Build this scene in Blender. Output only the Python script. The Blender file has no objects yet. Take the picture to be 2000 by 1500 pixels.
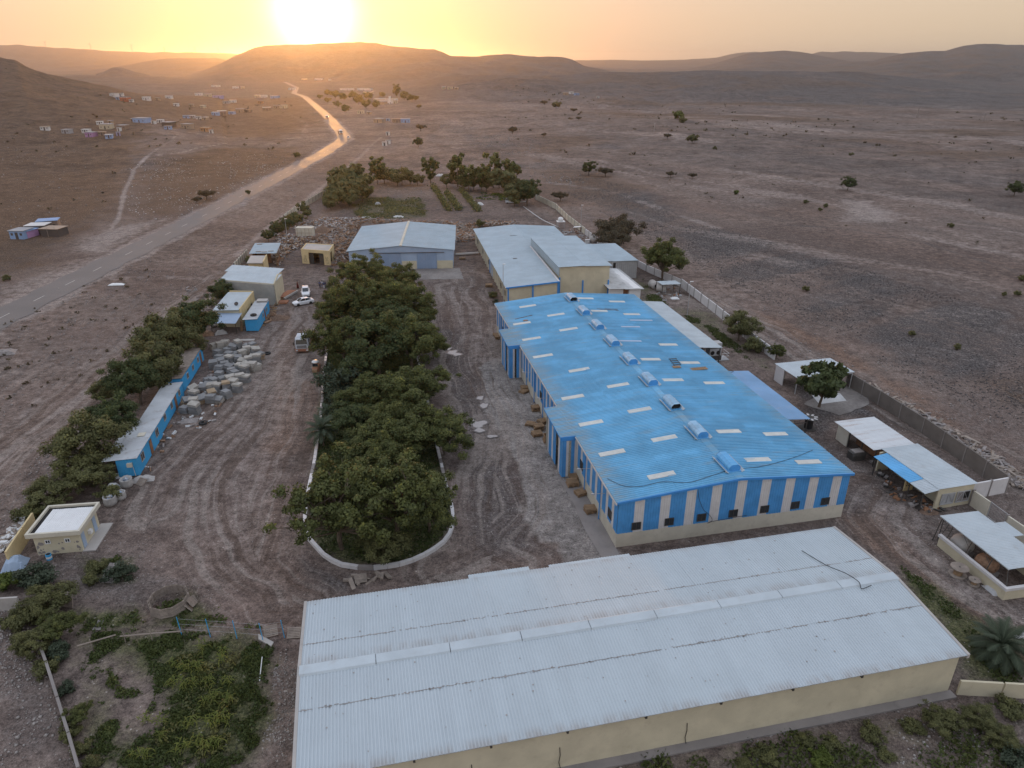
import bpy, bmesh, math, random
import numpy as np
from mathutils import Vector, Matrix
R = math.radians
rnd = random.Random(7)
rng = np.random.default_rng(7)
sc = bpy.context.scene
col = sc.collection

# ---------------------------------------------------------------- camera
CAM_H, FPX, PITCH = 48.0, 1386.0, R(24.5)
cam = bpy.data.cameras.new('camera'); cam.sensor_width = 36.0
cam.lens = 36.0 * FPX / 2000.0
cam.clip_start = 0.5; cam.clip_end = 60000
co = bpy.data.objects.new('camera', cam); col.objects.link(co)
co.location = (0, 0, CAM_H); co.rotation_euler = (R(90) - PITCH, 0, 0)
sc.camera = co

# ---------------------------------------------------------------- sky, sun, exposure
SUN_AZ, SUN_EL = R(-13.9), R(3.0)          # azimuth from +Y towards +X
sdir = Vector((math.sin(SUN_AZ)*math.cos(SUN_EL), math.cos(SUN_AZ)*math.cos(SUN_EL), math.sin(SUN_EL)))
W = bpy.data.worlds.new('World'); sc.world = W; W.use_nodes = True
nt = W.node_tree; nt.nodes.clear()
def wn(t, **k):
    n = nt.nodes.new(t)
    for a, b in k.items(): setattr(n, a, b)
    return n
def wl(a, b): nt.links.new(a, b)
sky = wn('ShaderNodeTexSky', sky_type='NISHITA', sun_disc=False, sun_elevation=SUN_EL, sun_rotation=SUN_AZ,
         altitude=100, air_density=1.3, dust_density=2.5, ozone_density=2.0)
bg1 = wn('ShaderNodeBackground'); bg1.inputs['Strength'].default_value = 0.05
tint = wn('ShaderNodeMix', data_type='RGBA', blend_type='MULTIPLY'); tint.inputs[0].default_value = 1.0; tint.inputs[7].default_value = (0.70, 0.54, 1.0, 1)   # colour grade that weakens the sky's red and green glow
wl(sky.outputs[0], tint.inputs[6]); wl(tint.outputs[2], bg1.inputs[0])
# the glow of the hazy sun, round the sun's own direction
tc = wn('ShaderNodeTexCoord')
dot = wn('ShaderNodeVectorMath', operation='DOT_PRODUCT'); dot.inputs[1].default_value = sdir
wl(tc.outputs['Generated'], dot.inputs[0])
ac = wn('ShaderNodeMath', operation='ARCCOSINE'); wl(dot.outputs['Value'], ac.inputs[0])
def lobe(width, power, strength, color):
    d = wn('ShaderNodeMath', operation='DIVIDE'); d.inputs[1].default_value = width; wl(ac.outputs[0], d.inputs[0])
    p = wn('ShaderNodeMath', operation='POWER'); p.inputs[1].default_value = power; wl(d.outputs[0], p.inputs[0])
    m = wn('ShaderNodeMath', operation='MULTIPLY'); m.inputs[1].default_value = -1; wl(p.outputs[0], m.inputs[0])
    e = wn('ShaderNodeMath', operation='EXPONENT'); wl(m.outputs[0], e.inputs[0])
    s = wn('ShaderNodeMath', operation='MULTIPLY'); s.inputs[1].default_value = strength; wl(e.outputs[0], s.inputs[0])
    b = wn('ShaderNodeBackground'); b.inputs[0].default_value = (*color, 1); wl(s.outputs[0], b.inputs[1])
    return b
def addsh(a, b):
    n = wn('ShaderNodeAddShader'); wl(a.outputs[0], n.inputs[0]); wl(b.outputs[0], n.inputs[1]); return n
# added sky fill: warm pale towards the horizon, raised cool overhead to brighten roofs
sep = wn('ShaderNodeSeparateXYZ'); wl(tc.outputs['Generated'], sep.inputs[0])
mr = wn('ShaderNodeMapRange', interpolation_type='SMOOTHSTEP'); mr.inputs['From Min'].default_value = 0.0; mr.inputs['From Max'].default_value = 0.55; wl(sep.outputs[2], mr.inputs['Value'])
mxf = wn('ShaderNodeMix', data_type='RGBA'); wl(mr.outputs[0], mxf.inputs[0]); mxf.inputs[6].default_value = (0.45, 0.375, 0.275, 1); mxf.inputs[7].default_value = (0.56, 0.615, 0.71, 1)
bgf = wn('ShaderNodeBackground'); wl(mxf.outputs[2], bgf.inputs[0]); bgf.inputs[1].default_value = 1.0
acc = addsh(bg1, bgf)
for a in ((0.036, 2.0, 2.4, (1.0, 0.86, 0.66)), (0.10, 1.0, 0.05, (1.0, 0.66, 0.16)), (0.60, 1.0, 0.06, (1.0, 0.58, 0.26))):
    acc = addsh(acc, lobe(*a))
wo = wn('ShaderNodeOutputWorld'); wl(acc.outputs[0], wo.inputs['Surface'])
sun = bpy.data.lights.new('sun', 'SUN'); sun.energy = 1.1; sun.angle = R(3.0); sun.color = (1.0, 0.46, 0.12)
so = bpy.data.objects.new('sun', sun); col.objects.link(so)
so.rotation_euler = sdir.to_track_quat('Z', 'Y').to_euler()
sc.view_settings.view_transform = 'Standard'; sc.view_settings.look = 'None'
sc.view_settings.gamma = 1; sc.view_settings.use_curve_mapping = False
sc.view_settings.exposure = 0.5
sc.render.engine = 'CYCLES'
sc.cycles.use_denoising = True
sc.cycles.max_bounces = 6; sc.cycles.diffuse_bounces = 3; sc.cycles.glossy_bounces = 3
sc.cycles.transmission_bounces = 3; sc.cycles.volume_bounces = 0; sc.cycles.transparent_max_bounces = 8
HAZE_DENSITY, HAZE_ANISO = 0.62e-4, 0.845
HAZE_COLOR = (0.94, 0.88, 0.85)

# ---------------------------------------------------------------- geometry helpers
cs, sn = math.cos(PITCH), math.sin(PITCH)
def at(px, py, z=0.0):
    """where the ray through photo pixel (px, py) meets the level z"""
    t = (CAM_H - z) / (FPX*sn + (py-750)*cs)
    return Vector(((px-1000)*t, (FPX*cs - (py-750)*sn)*t, z))
def smooth(t): t = np.clip(t, 0, 1); return t*t*(3-2*t)

class MB:
    def __init__(s): s.v = []; s.f = []; s.m = []
    def add(s, vs, fs, mi=0):
        n = len(s.v); s.v += [tuple(p) for p in vs]; s.f += [tuple(i+n for i in f) for f in fs]; s.m += [mi]*len(fs); return s
    def box(s, x0, x1, y0, y1, z0, z1, F=None, mi=0):
        P = [(x, y, z) for z in (z0, z1) for x, y in ((x0, y0), (x1, y0), (x1, y1), (x0, y1))]
        if F: P = [F(*p) for p in P]
        return s.add(P, [(0,3,2,1),(4,5,6,7),(0,1,5,4),(1,2,6,5),(2,3,7,6),(3,0,4,7)], mi)
    def hexa(s, P, mi=0): return s.add(P, [(0,3,2,1),(4,5,6,7),(0,1,5,4),(1,2,6,5),(2,3,7,6),(3,0,4,7)], mi)
    def slab(s, P, t, mi=0):   # P: 4 top corners, thickness t downwards
        Q = [Vector(p) - Vector((0,0,t)) for p in P]
        return s.hexa(list(Q)+[Vector(p) for p in P], mi)
    def poly(s, pts, mi=0): return s.add(pts, [tuple(range(len(pts)))], mi)
    def prism(s, pts, z0, z1, mi=0):
        n = len(pts)
        vs = [(p[0], p[1], z0) for p in pts] + [(p[0], p[1], z1) for p in pts]
        fs = [tuple(range(n-1, -1, -1)), tuple(range(n, 2*n))] + [(i, (i+1)%n, n+(i+1)%n, n+i) for i in range(n)]
        return s.add(vs, fs, mi)
    def tube(s, pts, r, n=6, r2=None, cap=True, mi=0):
        pts = [Vector(p) for p in pts]; k = len(pts); r2 = r if r2 is None else r2
        vs = []; 
        for i, p in enumerate(pts):
            d = (pts[min(i+1, k-1)] - pts[max(i-1, 0)]).normalized()
            u = d.cross(Vector((0,0,1)));
            if u.length < 1e-3: u = d.cross(Vector((1,0,0)))
            u.normalize(); w = d.cross(u); rr = r + (r2-r)*i/max(1, k-1)
            for j in range(n):
                a = 2*math.pi*j/n; vs.append(p + u*math.cos(a)*rr + w*math.sin(a)*rr)
        fs = [(i*n+j, i*n+(j+1)%n, (i+1)*n+(j+1)%n, (i+1)*n+j) for i in range(k-1) for j in range(n)]
        if cap: fs += [tuple(range(n-1,-1,-1)), tuple((k-1)*n+j for j in range(n))]
        return s.add(vs, fs, mi)
    def cyl(s, c, r, h, n=16, ax='z', mi=0, r2=None):
        c = Vector(c); d = {'z': Vector((0,0,1)), 'x': Vector((1,0,0)), 'y': Vector((0,1,0))}[ax]
        return s.tube([c, c+d*h], r, n, r2, True, mi)
    def lathe(s, prof, n=12, c=(0,0,0), mi=0):
        vs = [(c[0]+r*math.cos(2*math.pi*j/n), c[1]+r*math.sin(2*math.pi*j/n), c[2]+z) for r, z in prof for j in range(n)]
        fs = [(i*n+j, i*n+(j+1)%n, (i+1)*n+(j+1)%n, (i+1)*n+j) for i in range(len(prof)-1) for j in range(n)]
        fs += [tuple(range(n-1,-1,-1)), tuple((len(prof)-1)*n+j for j in range(n))]
        return s.add(vs, fs, mi)
    def corr(s, p0, p1, q0, q1, n, h, duty=.5, mi=0):
        """ribbed sheet: p0->p1 runs across the ribs, q0->q1 is the other end of the ribs; n ribs, height h"""
        p0, p1, q0, q1 = map(Vector, (p0, p1, q0, q1))
        nn = (p1-p0).cross(q0-p0).normalized()
        if nn.z < -1e-6: nn = -nn
        vs = []
        for k in range(n):
            for t, hh in ((0, 0), (1-duty-.1, 0), (1-duty, 1), (.95, 1)):
                u = (k+t)/n; vs += [p0.lerp(p1, u) + nn*h*hh, q0.lerp(q1, u) + nn*h*hh]
        vs += [p1, q1]
        m = len(vs)//2
        return s.add(vs, [(2*i, 2*i+2, 2*i+3, 2*i+1) for i in range(m-1)], mi)
    def mesh(s, name, mats, off=(0,0,0), smoothf=False):
        me = bpy.data.meshes.new(name); o = Vector(off)
        me.from_pydata([tuple(Vector(p)-o) for p in s.v], [], s.f)
        for m in (mats if isinstance(mats, (list, tuple)) else [mats]): me.materials.append(m)
        if any(s.m): me.polygons.foreach_set('material_index', s.m)
        if smoothf: me.polygons.foreach_set('use_smooth', [True]*len(me.polygons))
        me.update(); return me

def link(name, me, parent=None, loc=(0,0,0), rot=(0,0,0), scale=(1,1,1)):
    o = bpy.data.objects.new(name, me); col.objects.link(o)
    o.location = loc; o.rotation_euler = rot; o.scale = scale
    if parent: o.parent = parent
    return o
def tag(o, label=None, cat=None, group=None, kind=None):
    if label: o['label'] = label
    if cat: o['category'] = cat
    if group: o['group'] = group
    if kind: o['kind'] = kind
    return o
def thing(name, label, cat, loc=(0,0,0), group=None, rz=0.0, scale=(1,1,1)):
    o = bpy.data.objects.new(name, None); col.objects.link(o); o.location = loc; o.rotation_euler = (0,0,rz); o.scale = scale
    o.empty_display_size = .5
    return tag(o, label, cat, group)
def part(parent, name, mb, mats, label=None, kind=None, sm=False):
    """mb in world coordinates when the parent is an unrotated Empty; stored relative to it"""
    top = parent
    off = Vector((0,0,0))
    while top: off += top.location; top = top.parent
    o = link(name, mb.mesh(name, mats, off, sm), parent)
    return tag(o, label, kind=kind)
def solo(name, mb, mats, label, cat, loc=(0,0,0), group=None, kind=None, sm=False):
    return tag(link(name, mb.mesh(name, mats, loc, sm), None, loc), label, cat, group, kind)
def struct(name, mb, mats, kind='structure'):
    return tag(link(name, mb.mesh(name, mats)), kind=kind)
def kids(o):
    return KIDS.get(o.name, [])
KIDS = {}
def freeze(root):
    """remember the children of a template before copying it"""
    for o in [root] + list(root.children_recursive):
        KIDS[o.name] = [c for c in o.children]
def dup(root, loc, rz=0.0, label=None, scale=None, group=None, rot=None):
    def rec(o, parent):
        c = o.copy(); col.objects.link(c)
        if parent: c.parent = parent
        for ch in KIDS.get(o.name, []): rec(ch, c)
        return c
    r = rec(root, None); r.location = loc; r.rotation_euler = rot or (0,0,rz)
    if scale is not None: r.scale = scale if hasattr(scale, '__len__') else (scale,)*3
    if label: r['label'] = label
    if group: r['group'] = group
    return r
class Place:
    """first call moves the template itself, later calls copy it"""
    def __init__(s, root): s.root = root; s.used = False; freeze(root)
    def __call__(s, loc, rz=0.0, label=None, scale=None, group=None, rot=None):
        if not s.used:
            s.used = True; r = s.root; r.location = loc; r.rotation_euler = rot or (0,0,rz)
            if scale is not None: r.scale = scale if hasattr(scale, '__len__') else (scale,)*3
            if label: r['label'] = label
            if group: r['group'] = group
            return r
        return dup(s.root, loc, rz, label, scale, group, rot)
ORD = ['first','second','third','fourth','fifth','sixth','seventh','eighth','ninth','tenth','eleventh','twelfth','thirteenth','fourteenth','fifteenth','sixteenth','seventeenth','eighteenth','nineteenth','twentieth']

# ---------------------------------------------------------------- materials
class NT:
    def __init__(s, name):
        s.m = bpy.data.materials.new(name); s.m.use_nodes = True; s.t = s.m.node_tree
        s.b = s.t.nodes['Principled BSDF']
    def n(s, t, ins=None, **k):
        x = s.t.nodes.new(t)
        for a, b in k.items(): setattr(x, a, b)
        for a, b in (ins or {}).items():
            if isinstance(b, bpy.types.NodeSocket): s.t.links.new(b, x.inputs[a])
            else: x.inputs[a].default_value = b
        return x
    def link(s, a, b): s.t.links.new(a, b)
    def pos(s): return s.n('ShaderNodeNewGeometry').outputs['Position']
    def noise(s, scale, detail=4, vec=None, rough=.55, stretch=None, dist=0.0):
        v = vec or s.pos()
        if stretch is not None: v = s.n('ShaderNodeMapping', {'Vector': v, 'Scale': stretch[1], 'Rotation': (0,0,stretch[0])}, vector_type='TEXTURE').outputs[0]
        return s.n('ShaderNodeTexNoise', {'Vector': v, 'Scale': scale, 'Detail': detail, 'Roughness': rough, 'Distortion': dist}).outputs['Fac']
    def ramp(s, fac, a, b, lo=0.0, hi=1.0):
        return s.n('ShaderNodeMapRange', {'Value': fac, 'From Min': a, 'From Max': b, 'To Min': lo, 'To Max': hi}, interpolation_type='SMOOTHSTEP').outputs[0]
    def mix(s, fac, a, b, bt='MIX'):
        x = s.t.nodes.new('ShaderNodeMix'); x.data_type = 'RGBA'; x.blend_type = bt
        for i, v in ((0, fac), (6, a), (7, b)):
            if isinstance(v, bpy.types.NodeSocket): s.t.links.new(v, x.inputs[i])
            else: x.inputs[i].default_value = (*v, 1) if hasattr(v, '__len__') and len(v) == 3 else v
        return x.outputs[2]
    def math(s, op, a, b=0.0):
        return s.n('ShaderNodeMath', {0: a, 1: b}, operation=op).outputs[0]
    def bump(s, h, strength=.3, dist=.05):
        s.link(s.n('ShaderNodeBump', {'Height': h, 'Strength': strength, 'Distance': dist}).outputs[0], s.b.inputs['Normal'])
    def out(s, colour, rough=.8, metal=0.0, spec=.5):
        if isinstance(colour, bpy.types.NodeSocket): s.link(colour, s.b.inputs['Base Color'])
        else: s.b.inputs['Base Color'].default_value = (*colour, 1)
        if isinstance(rough, bpy.types.NodeSocket): s.link(rough, s.b.inputs['Roughness'])
        else: s.b.inputs['Roughness'].default_value = rough
        s.b.inputs['Metallic'].default_value = metal; s.b.inputs['Specular IOR Level'].default_value = spec
        return s.m
def vmul(c, k): return tuple(min(1.0, x*k) for x in c)
def weathered(name, c, dirt=(.16,.11,.08), rough=.6, amount=.35, scale=.35, var=.12, bump=0.0, spec=.4, rvar=.1, stretch=None, metal=0.0, fine=6.0):
    """plain surface with large and fine tone variation, stains, and a small difference from object to object"""
    t = NT(name)
    n1 = t.noise(scale, 5, stretch=stretch); n2 = t.noise(fine, 3)
    c1 = t.mix(t.ramp(n1, .3, .7), vmul(c, 1-var), vmul(c, 1+var))
    oi = t.n('ShaderNodeObjectInfo').outputs['Random']
    c2 = t.mix(t.math('MULTIPLY', oi, rvar*2), c1, vmul(c, .72))
    st = t.math('MULTIPLY', t.ramp(t.noise(scale*2.3, 6, rough=.7, stretch=stretch), .5, .78), t.ramp(n2, .3, .7, .4, 1.0))
    c3 = t.mix(t.math('MULTIPLY', st, amount), c2, dirt)
    if bump: t.bump(n2, bump, .03)
    return t.out(c3, rough, metal, spec)
# ================================================================ terrain
def crest_pts(pts, Yc):
    out = []
    for px, py in pts:
        t = Yc / (FPX*cs - (py-750)*sn)
        out.append((px, CAM_H - t*(FPX*sn + (py-750)*cs)))
    return out
RIDGES = [  # crest pixels, distance, front width, back width, ruggedness, front power
 ([(-700,95),(-200,84),(0,87),(40,86),(100,92),(200,98),(330,102),(450,104),(520,112),(620,118)], 7000, 2300, 2000, .25, 1.3),
 ([(-400,128),(0,138),(100,140),(200,134),(300,116),(330,112),(420,112),(450,118),(520,126)], 4300, 1500, 900, .25, 1.2),
 ([(-300,158),(60,160),(100,149),(150,146),(250,148),(330,150),(390,155),(430,160),(470,168)], 1900, 500, 500, .25, 1.2),
 ([(180,146),(200,139),(215,131),(235,131),(262,141),(285,148)], 2300, 300, 300, .1, 1.2),
 ([(330,150),(380,140),(430,121),(460,106),(500,90),(560,85),(600,85),(630,83),(700,82),(740,83),(765,89),(790,91),(850,94),(862,99),(880,108),(930,109),(960,105),(1000,104),(1050,109),(1070,108),(1100,109),(1118,114),(1140,126),(1180,136),(1240,150)], 2900, 1100, 1500, .35, 1.35),
 ([(770,168),(850,152),(900,148),(1000,146),(1100,147),(1180,141),(1300,139),(1400,138),(1500,140),(1680,141),(1720,147),(1800,156),(1900,164),(2000,176),(2300,190)], 1500, 560, 700, .3, 1.15),
 ([(780,176),(850,164),(920,155),(1000,153),(1080,157),(1160,168),(1240,180)], 1230, 260, 250, .3, 1.2),
 ([(1250,180),(1330,166),(1420,160),(1520,166),(1600,178)], 1150, 200, 250, .3, 1.2),
 ([(1340,135),(1400,122),(1430,113),(1460,103),(1490,101),(1530,98),(1560,101),(1600,108),(1650,118),(1700,126)], 5000, 1700, 900, .45, 1.3),
 ([(1560,135),(1640,122),(1700,118),(1760,103),(1800,98),(1840,98),(1880,87),(1920,85),(1960,88),(2010,88),(2200,78),(2600,84)], 3800, 1900, 1800, .5, 1.3),
 ([(1000,121),(1100,118),(1200,117),(1300,117.5),(1340,116),(1400,112),(1450,102),(1480,101),(1540,112)], 8500, 2000, 1500, .2, 1.2),
 ([(1540,116),(1600,101),(1650,101),(1740,103),(1800,110)], 7500, 1500, 1500, .2, 1.2),
 ([(-1500,0),(-700,40),(-400,66),(-150,88),(0,113),(30,120),(50,133),(70,140),(100,148),(150,160),(200,170),(260,184),(330,197),(420,210)], 800, 470, 500, .3, 1.55),
]
RIDGES = [(np.array(crest_pts(p, Y)), Y, wf, wb, rg, pw) for p, Y, wf, wb, rg, pw in RIDGES]
_g = np.random.default_rng(3)
_perm = _g.random((256, 256))
def vnoise(x, y):
    xi = np.floor(x).astype(int); yi = np.floor(y).astype(int); fx = x-xi; fy = y-yi
    fx = fx*fx*(3-2*fx); fy = fy*fy*(3-2*fy)
    a = _perm[xi % 256, yi % 256]; b = _perm[(xi+1) % 256, yi % 256]; c = _perm[xi % 256, (yi+1) % 256]; d = _perm[(xi+1) % 256, (yi+1) % 256]
    return (a*(1-fx)+b*fx)*(1-fy) + (c*(1-fx)+d*fx)*fy
def fbm(x, y, o=5, g=.5):
    s = 0; a = 1; n = 0
    for i in range(o):
        s = s + a*(vnoise(x+17.3*i, y+9.1*i)-.5); n += a; a *= g; x = x*2.03; y = y*2.03
    return s/n*2
def polydist(X, Y, pts):
    """distance to a polyline and signed lateral offset"""
    best = np.full(X.shape, 1e9); sg = np.zeros(X.shape)
    for (ax, ay), (bx, by) in zip(pts[:-1], pts[1:]):
        dx, dy = bx-ax, by-ay; L2 = dx*dx+dy*dy+1e-9
        t = np.clip(((X-ax)*dx+(Y-ay)*dy)/L2, 0, 1)
        d = np.hypot(X-ax-t*dx, Y-ay-t*dy); side = (X-ax)*dy-(Y-ay)*dx
        m = d < best; best[m] = d[m]; sg[m] = np.sign(side[m])*d[m]
    return best, sg
def inpoly(X, Y, pts):
    r = np.zeros(X.shape, bool); n = len(pts)
    for i in range(n):
        x0, y0 = pts[i]; x1, y1 = pts[(i+1) % n]
        if y0 == y1: continue
        c = ((y0 > Y) != (y1 > Y)) & (X < (x1-x0)*(Y-y0)/(y1-y0)+x0); r ^= c
    return r
def P2(*p): return [tuple(at(*q)[:2]) for q in p]
ROAD = [(-104.5,-200),(-104.8,60),(-104.8,250),(-105.8,320),(-106.9,418),(-113.1,508),(-128.4,562),(-173,711),(-228,884),(-302,1115),(-353,1240),(-420,1500),(-560,1900)]
def hgt(X, Y):
    X = np.asarray(X, float); Y = np.asarray(Y, float)
    Ys = np.maximum(Y, 1.0); px = 1000 + 1523*X/Ys
    z = np.zeros(X.shape)
    for c, Yc, wf, wb, rg, pw in RIDGES:
        cz = np.interp(px, c[:, 0], c[:, 1], left=-40, right=-40)
        cz = cz*(1+0*X)
        rug = fbm(X/(wf*.22)+Yc, Y/(wf*.45), 5, .55)
        t = (Y-Yc)/np.where(Y < Yc, wf, wb)
        sh = np.where(Y < Yc, np.clip(1+t*(1+rg*rug*1.6*np.clip(-t*3, 0, 1)), 0, 1)**pw, np.clip(1-t, 0, 1)**1.2)
        h = cz*sh + np.where(sh > 0, np.minimum(sh, .9)*(1-sh)*rug*cz*rg*.9, 0)
        h = np.where(Y > 40, h, 0)
        h = h + np.where(sh > 0, sh*(1.15-sh)*np.clip(cz, 0, 90)*.24*fbm(X/(wf*.07), Y/(wf*.10), 4, .6), 0)
        z = np.maximum(z, h)
    # rolling ground, flat within the compound and along the road
    dq = np.maximum(np.maximum(-112-X, X-75), 0); dy = np.maximum(np.maximum(Y-320, -100-Y), 0)
    w = smooth(np.hypot(dq, dy)/150)
    rd, _ = polydist(X, Y, ROAD)
    w = w*smooth((rd-8)/60)
    roll = 3.2*fbm(X/150, Y/150, 4) + 1.0*fbm(X/28+5, Y/28, 3)
    roll = roll + np.clip((np.hypot(X, Y)-500)/2500, 0, 1)*10*fbm(X/500, Y/500, 4)
    z = z*smooth((rd-6)/90+.0) + w*roll
    return z
def hz(x, y): return float(hgt(np.array([x]), np.array([y]))[0])
def gp(px, py):
    """where the ray through photo pixel (px, py) meets the terrain"""
    d = at(px, py, 0)-Vector((0,0,CAM_H)); d = (at(px, max(py, 122), 0)-Vector((0,0,CAM_H))) if py < 122 else d
    d = d/d.y
    ys = np.geomspace(30, 12000, 1500); z = CAM_H + d.z*ys - hgt(d.x*ys, ys)
    i = int(np.argmax(z < 0)) if (z < 0).any() else len(ys)-1
    y = ys[i]
    if i > 0:
        a, b = ys[i-1], ys[i]; za, zb = z[i-1], z[i]; y = a + (b-a)*za/(za-zb+1e-9)
    return Vector((d.x*y, y, hz(d.x*y, y)))

azs = np.concatenate([np.arange(-180, -46, 3.0), np.arange(-45, 45.01, .16), np.arange(48, 180, 3.0)])
rs = np.concatenate([np.array([4., 14., 24.]), np.exp(np.arange(math.log(32), math.log(260), .0065)), np.exp(np.arange(math.log(262), math.log(16000), .0125))])
AZ, RR = np.meshgrid(np.radians(azs), rs); GX = RR*np.sin(AZ); GY = RR*np.cos(AZ)
GZ = hgt(GX, GY)
# broad relief of stones and ruts
near = np.clip(1-RR/900, 0, 1)
GZ = GZ + np.where(polydist(GX, GY, ROAD)[0] > 7, 1, 0)*near*.05*fbm(GX/1.2, GY/1.2, 3)
nr, na = GX.shape
verts = np.stack([GX.ravel(), GY.ravel(), GZ.ravel()], 1)
verts = np.vstack([verts, [[0, 0, 0]]])
idx = np.arange(nr*na).reshape(nr, na)
a = idx[:-1, :]; b = np.roll(idx, -1, 1)[:-1, :]; c = np.roll(idx, -1, 1)[1:, :]; d = idx[1:, :]
quads = np.stack([a.ravel(), d.ravel(), c.ravel(), b.ravel()], 1)
tris = np.stack([np.full(na, nr*na), idx[0], np.roll(idx[0], -1)], 1)
me = bpy.data.meshes.new('ground')
me.vertices.add(len(verts)); me.vertices.foreach_set('co', verts.ravel())
nl = quads.size + tris.size
me.loops.add(nl); me.loops.foreach_set('vertex_index', np.concatenate([quads.ravel(), tris.ravel()]))
me.polygons.add(len(quads)+len(tris))
me.polygons.foreach_set('loop_start', np.concatenate([np.arange(len(quads))*4, len(quads)*4+np.arange(len(tris))*3]))
me.update(calc_edges=True)
me.polygons.foreach_set('use_smooth', np.ones(len(me.polygons), bool))
if me.polygons[0].normal.z < 0: me.flip_normals()

# what covers the ground where: soil kinds, tracks, vegetation
X, Y = GX, GY
wob = lambda s, k: k*fbm(X/s, Y/s, 3)
def band(pts, w, soft=1.0, k=1.0):
    d, _ = polydist(X, Y, P2(*pts) if pts[0][1] > 125 else pts)
    return smooth((w + wob(6, k) - d)/(w*soft))
def area(pts, soft=4., k=2.5, px=True):
    q = P2(*pts) if px else pts
    ins = inpoly(X, Y, q); d, _ = polydist(X, Y, q+[q[0]])
    return smooth(.5+(np.where(ins, d, -d)+wob(5, k))/soft*.5)
dust = np.zeros(X.shape); dark = dust.copy(); red = dust.copy(); green = dust.copy()
mx = np.maximum
# verges and dirt tracks on the left
dust = mx(dust, .95*band([(-60,960),(60,850),(150,780),(250,700),(330,625),(390,575),(440,540)], 1.7, 1.5))
dust = mx(dust, .55*band([(-60,900),(100,760),(260,640),(360,560)], 1.5, 1.5))
dust = mx(dust, .9*band([(460,500),(540,430),(610,380),(660,340),(700,310),(730,280),(745,268)], 3.0, 1.4))
dust = mx(dust, .7*band([(200,545),(300,540),(400,545),(470,540)], 4, 1.5))
dust = mx(dust, .8*area([(170,460),(240,440),(330,425),(200,500),(140,490)], 8))
dust = mx(dust, 1.0*band([(205,465),(232,425),(243,375),(262,330),(290,312),(340,305),(440,282)], 2.0, 1.2, .6))
dust = mx(dust, .9*band([(290,312),(320,292),(350,272)], 1.8, 1.4, .6))
dust = mx(dust, .8*band([(300,262),(400,270),(500,272),(590,270),(650,258)], 2.5, 1.4, .6))
dust = mx(dust, .8*band([(240,265),(330,268)], 2.5, 1.4, .6))
dust = mx(dust, .5*band([(610,270),(590,262),(600,240),(560,222)], 5, 1.4, .6))
dust = mx(dust, .7*smooth((9.0+wob(9, 2.0)-polydist(X, Y, ROAD)[0])/4.0)*(RR < 700))
dust = mx(dust, .6*area([(0,560),(130,520),(260,460),(200,520),(100,570),(0,620)], 6))
# slopes of the left hill and its foot: dark stony soil
red = mx(red, .45*area([(-200,140),(0,150),(200,200),(330,225),(270,280),(240,330),(230,400),(190,440),(120,470),(0,540),(-200,640)], 25, 8))
dark = mx(dark, .95*area([(-200,140),(0,150),(200,200),(330,225),(270,280),(240,330),(230,400),(190,440),(120,470),(0,540),(-200,640)], 25, 8))
dark = mx(dark, .6*area([(260,330),(420,285),(600,280),(560,320),(430,380),(330,420),(260,430)], 16, 6))
dust = mx(dust, .45*area([(260,330),(360,330),(400,390),(300,430),(240,420)], 14, 8)*(.5+.5*smooth(fbm(X/3, Y/3, 3))))
red = mx(red, .35*area([(200,180),(560,190),(620,230),(560,270),(330,262),(200,250)], 30, 20))
# compound yard: pale compacted dust with wheel ruts
dust = mx(dust, .35*area([(640,560),(550,540),(480,640),(420,800),(330,930),(300,1000),(430,1180),(560,1160),(600,1000),(640,800)], 5))
red = mx(red, .75*area([(575,740),(640,735),(632,790),(618,880),(600,900),(560,900),(500,880),(545,800)], 3.0, 3))
red = mx(red, .45*area([(530,960),(600,900),(590,1000),(560,1100),(520,1140),(500,1050)], 3.0, 3))
red = mx(red, .30*area([(480,960),(600,1090),(660,1130),(560,1170),(470,1130)], 3.0, 3))
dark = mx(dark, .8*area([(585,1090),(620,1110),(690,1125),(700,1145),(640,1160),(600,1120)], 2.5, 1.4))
dark = mx(dark, .5*area([(200,1060),(420,1150),(460,1240),(300,1200),(120,1180),(60,1100)], 3, 2))
# lane between island and factory
dark = mx(dark, .55*area([(820,640),(905,640),(990,820),(1040,960),(1090,1085),(900,1090),(905,980),(885,860),(840,740)], 3, 2))
dark = mx(dark, .6*band([(870,690),(930,780),(955,850),(935,900)], 2.0, 1.2))
dust = mx(dust, .45*area([(850,560),(920,560),(965,680),(1000,760),(930,730),(880,640)], 4, 2))
red = mx(red, .35*area([(590,440),(690,430),(690,520),(640,540),(560,500)], 8, 4))
red = mx(red, .30*area([(880,440),(930,440),(935,500),(950,560),(890,560)], 5, 3))
# yard right of the factory
dark = mx(dark, .75*area([(1545,745),(1680,770),(1800,850),(1640,810),(1600,860),(1560,790)], 3, 1.5))
red = mx(red, .8*area([(1650,1010),(1720,1000),(1800,1080),(1900,1180),(2050,1260),(2050,1330),(1900,1240),(1780,1130),(1700,1080)], 3, 1.5))
dust = mx(dust, .55*area([(1700,960),(1790,1000),(1870,1110),(1960,1180),(1880,1190),(1760,1060),(1690,1000)], 3, 1.5))
dark = mx(dark, .5*area([(1660,960),(1700,1000),(1720,1090),(1660,1060),(1640,1030)], 2, 1))
green = mx(green, .9*area([(1740,1090),(1830,1150),(1990,1290),(2000,1360),(1890,1330),(1880,1270),(1800,1180)], 2.5, 1.5))
green = mx(green, .5*area([(1300,600),(1370,600),(1440,650),(1500,720),(1460,700),(1330,640)], 3, 3))
green = mx(green, .6*area([(1240,540),(1270,560),(1330,640),(1250,590)], 2, 2))
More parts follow.
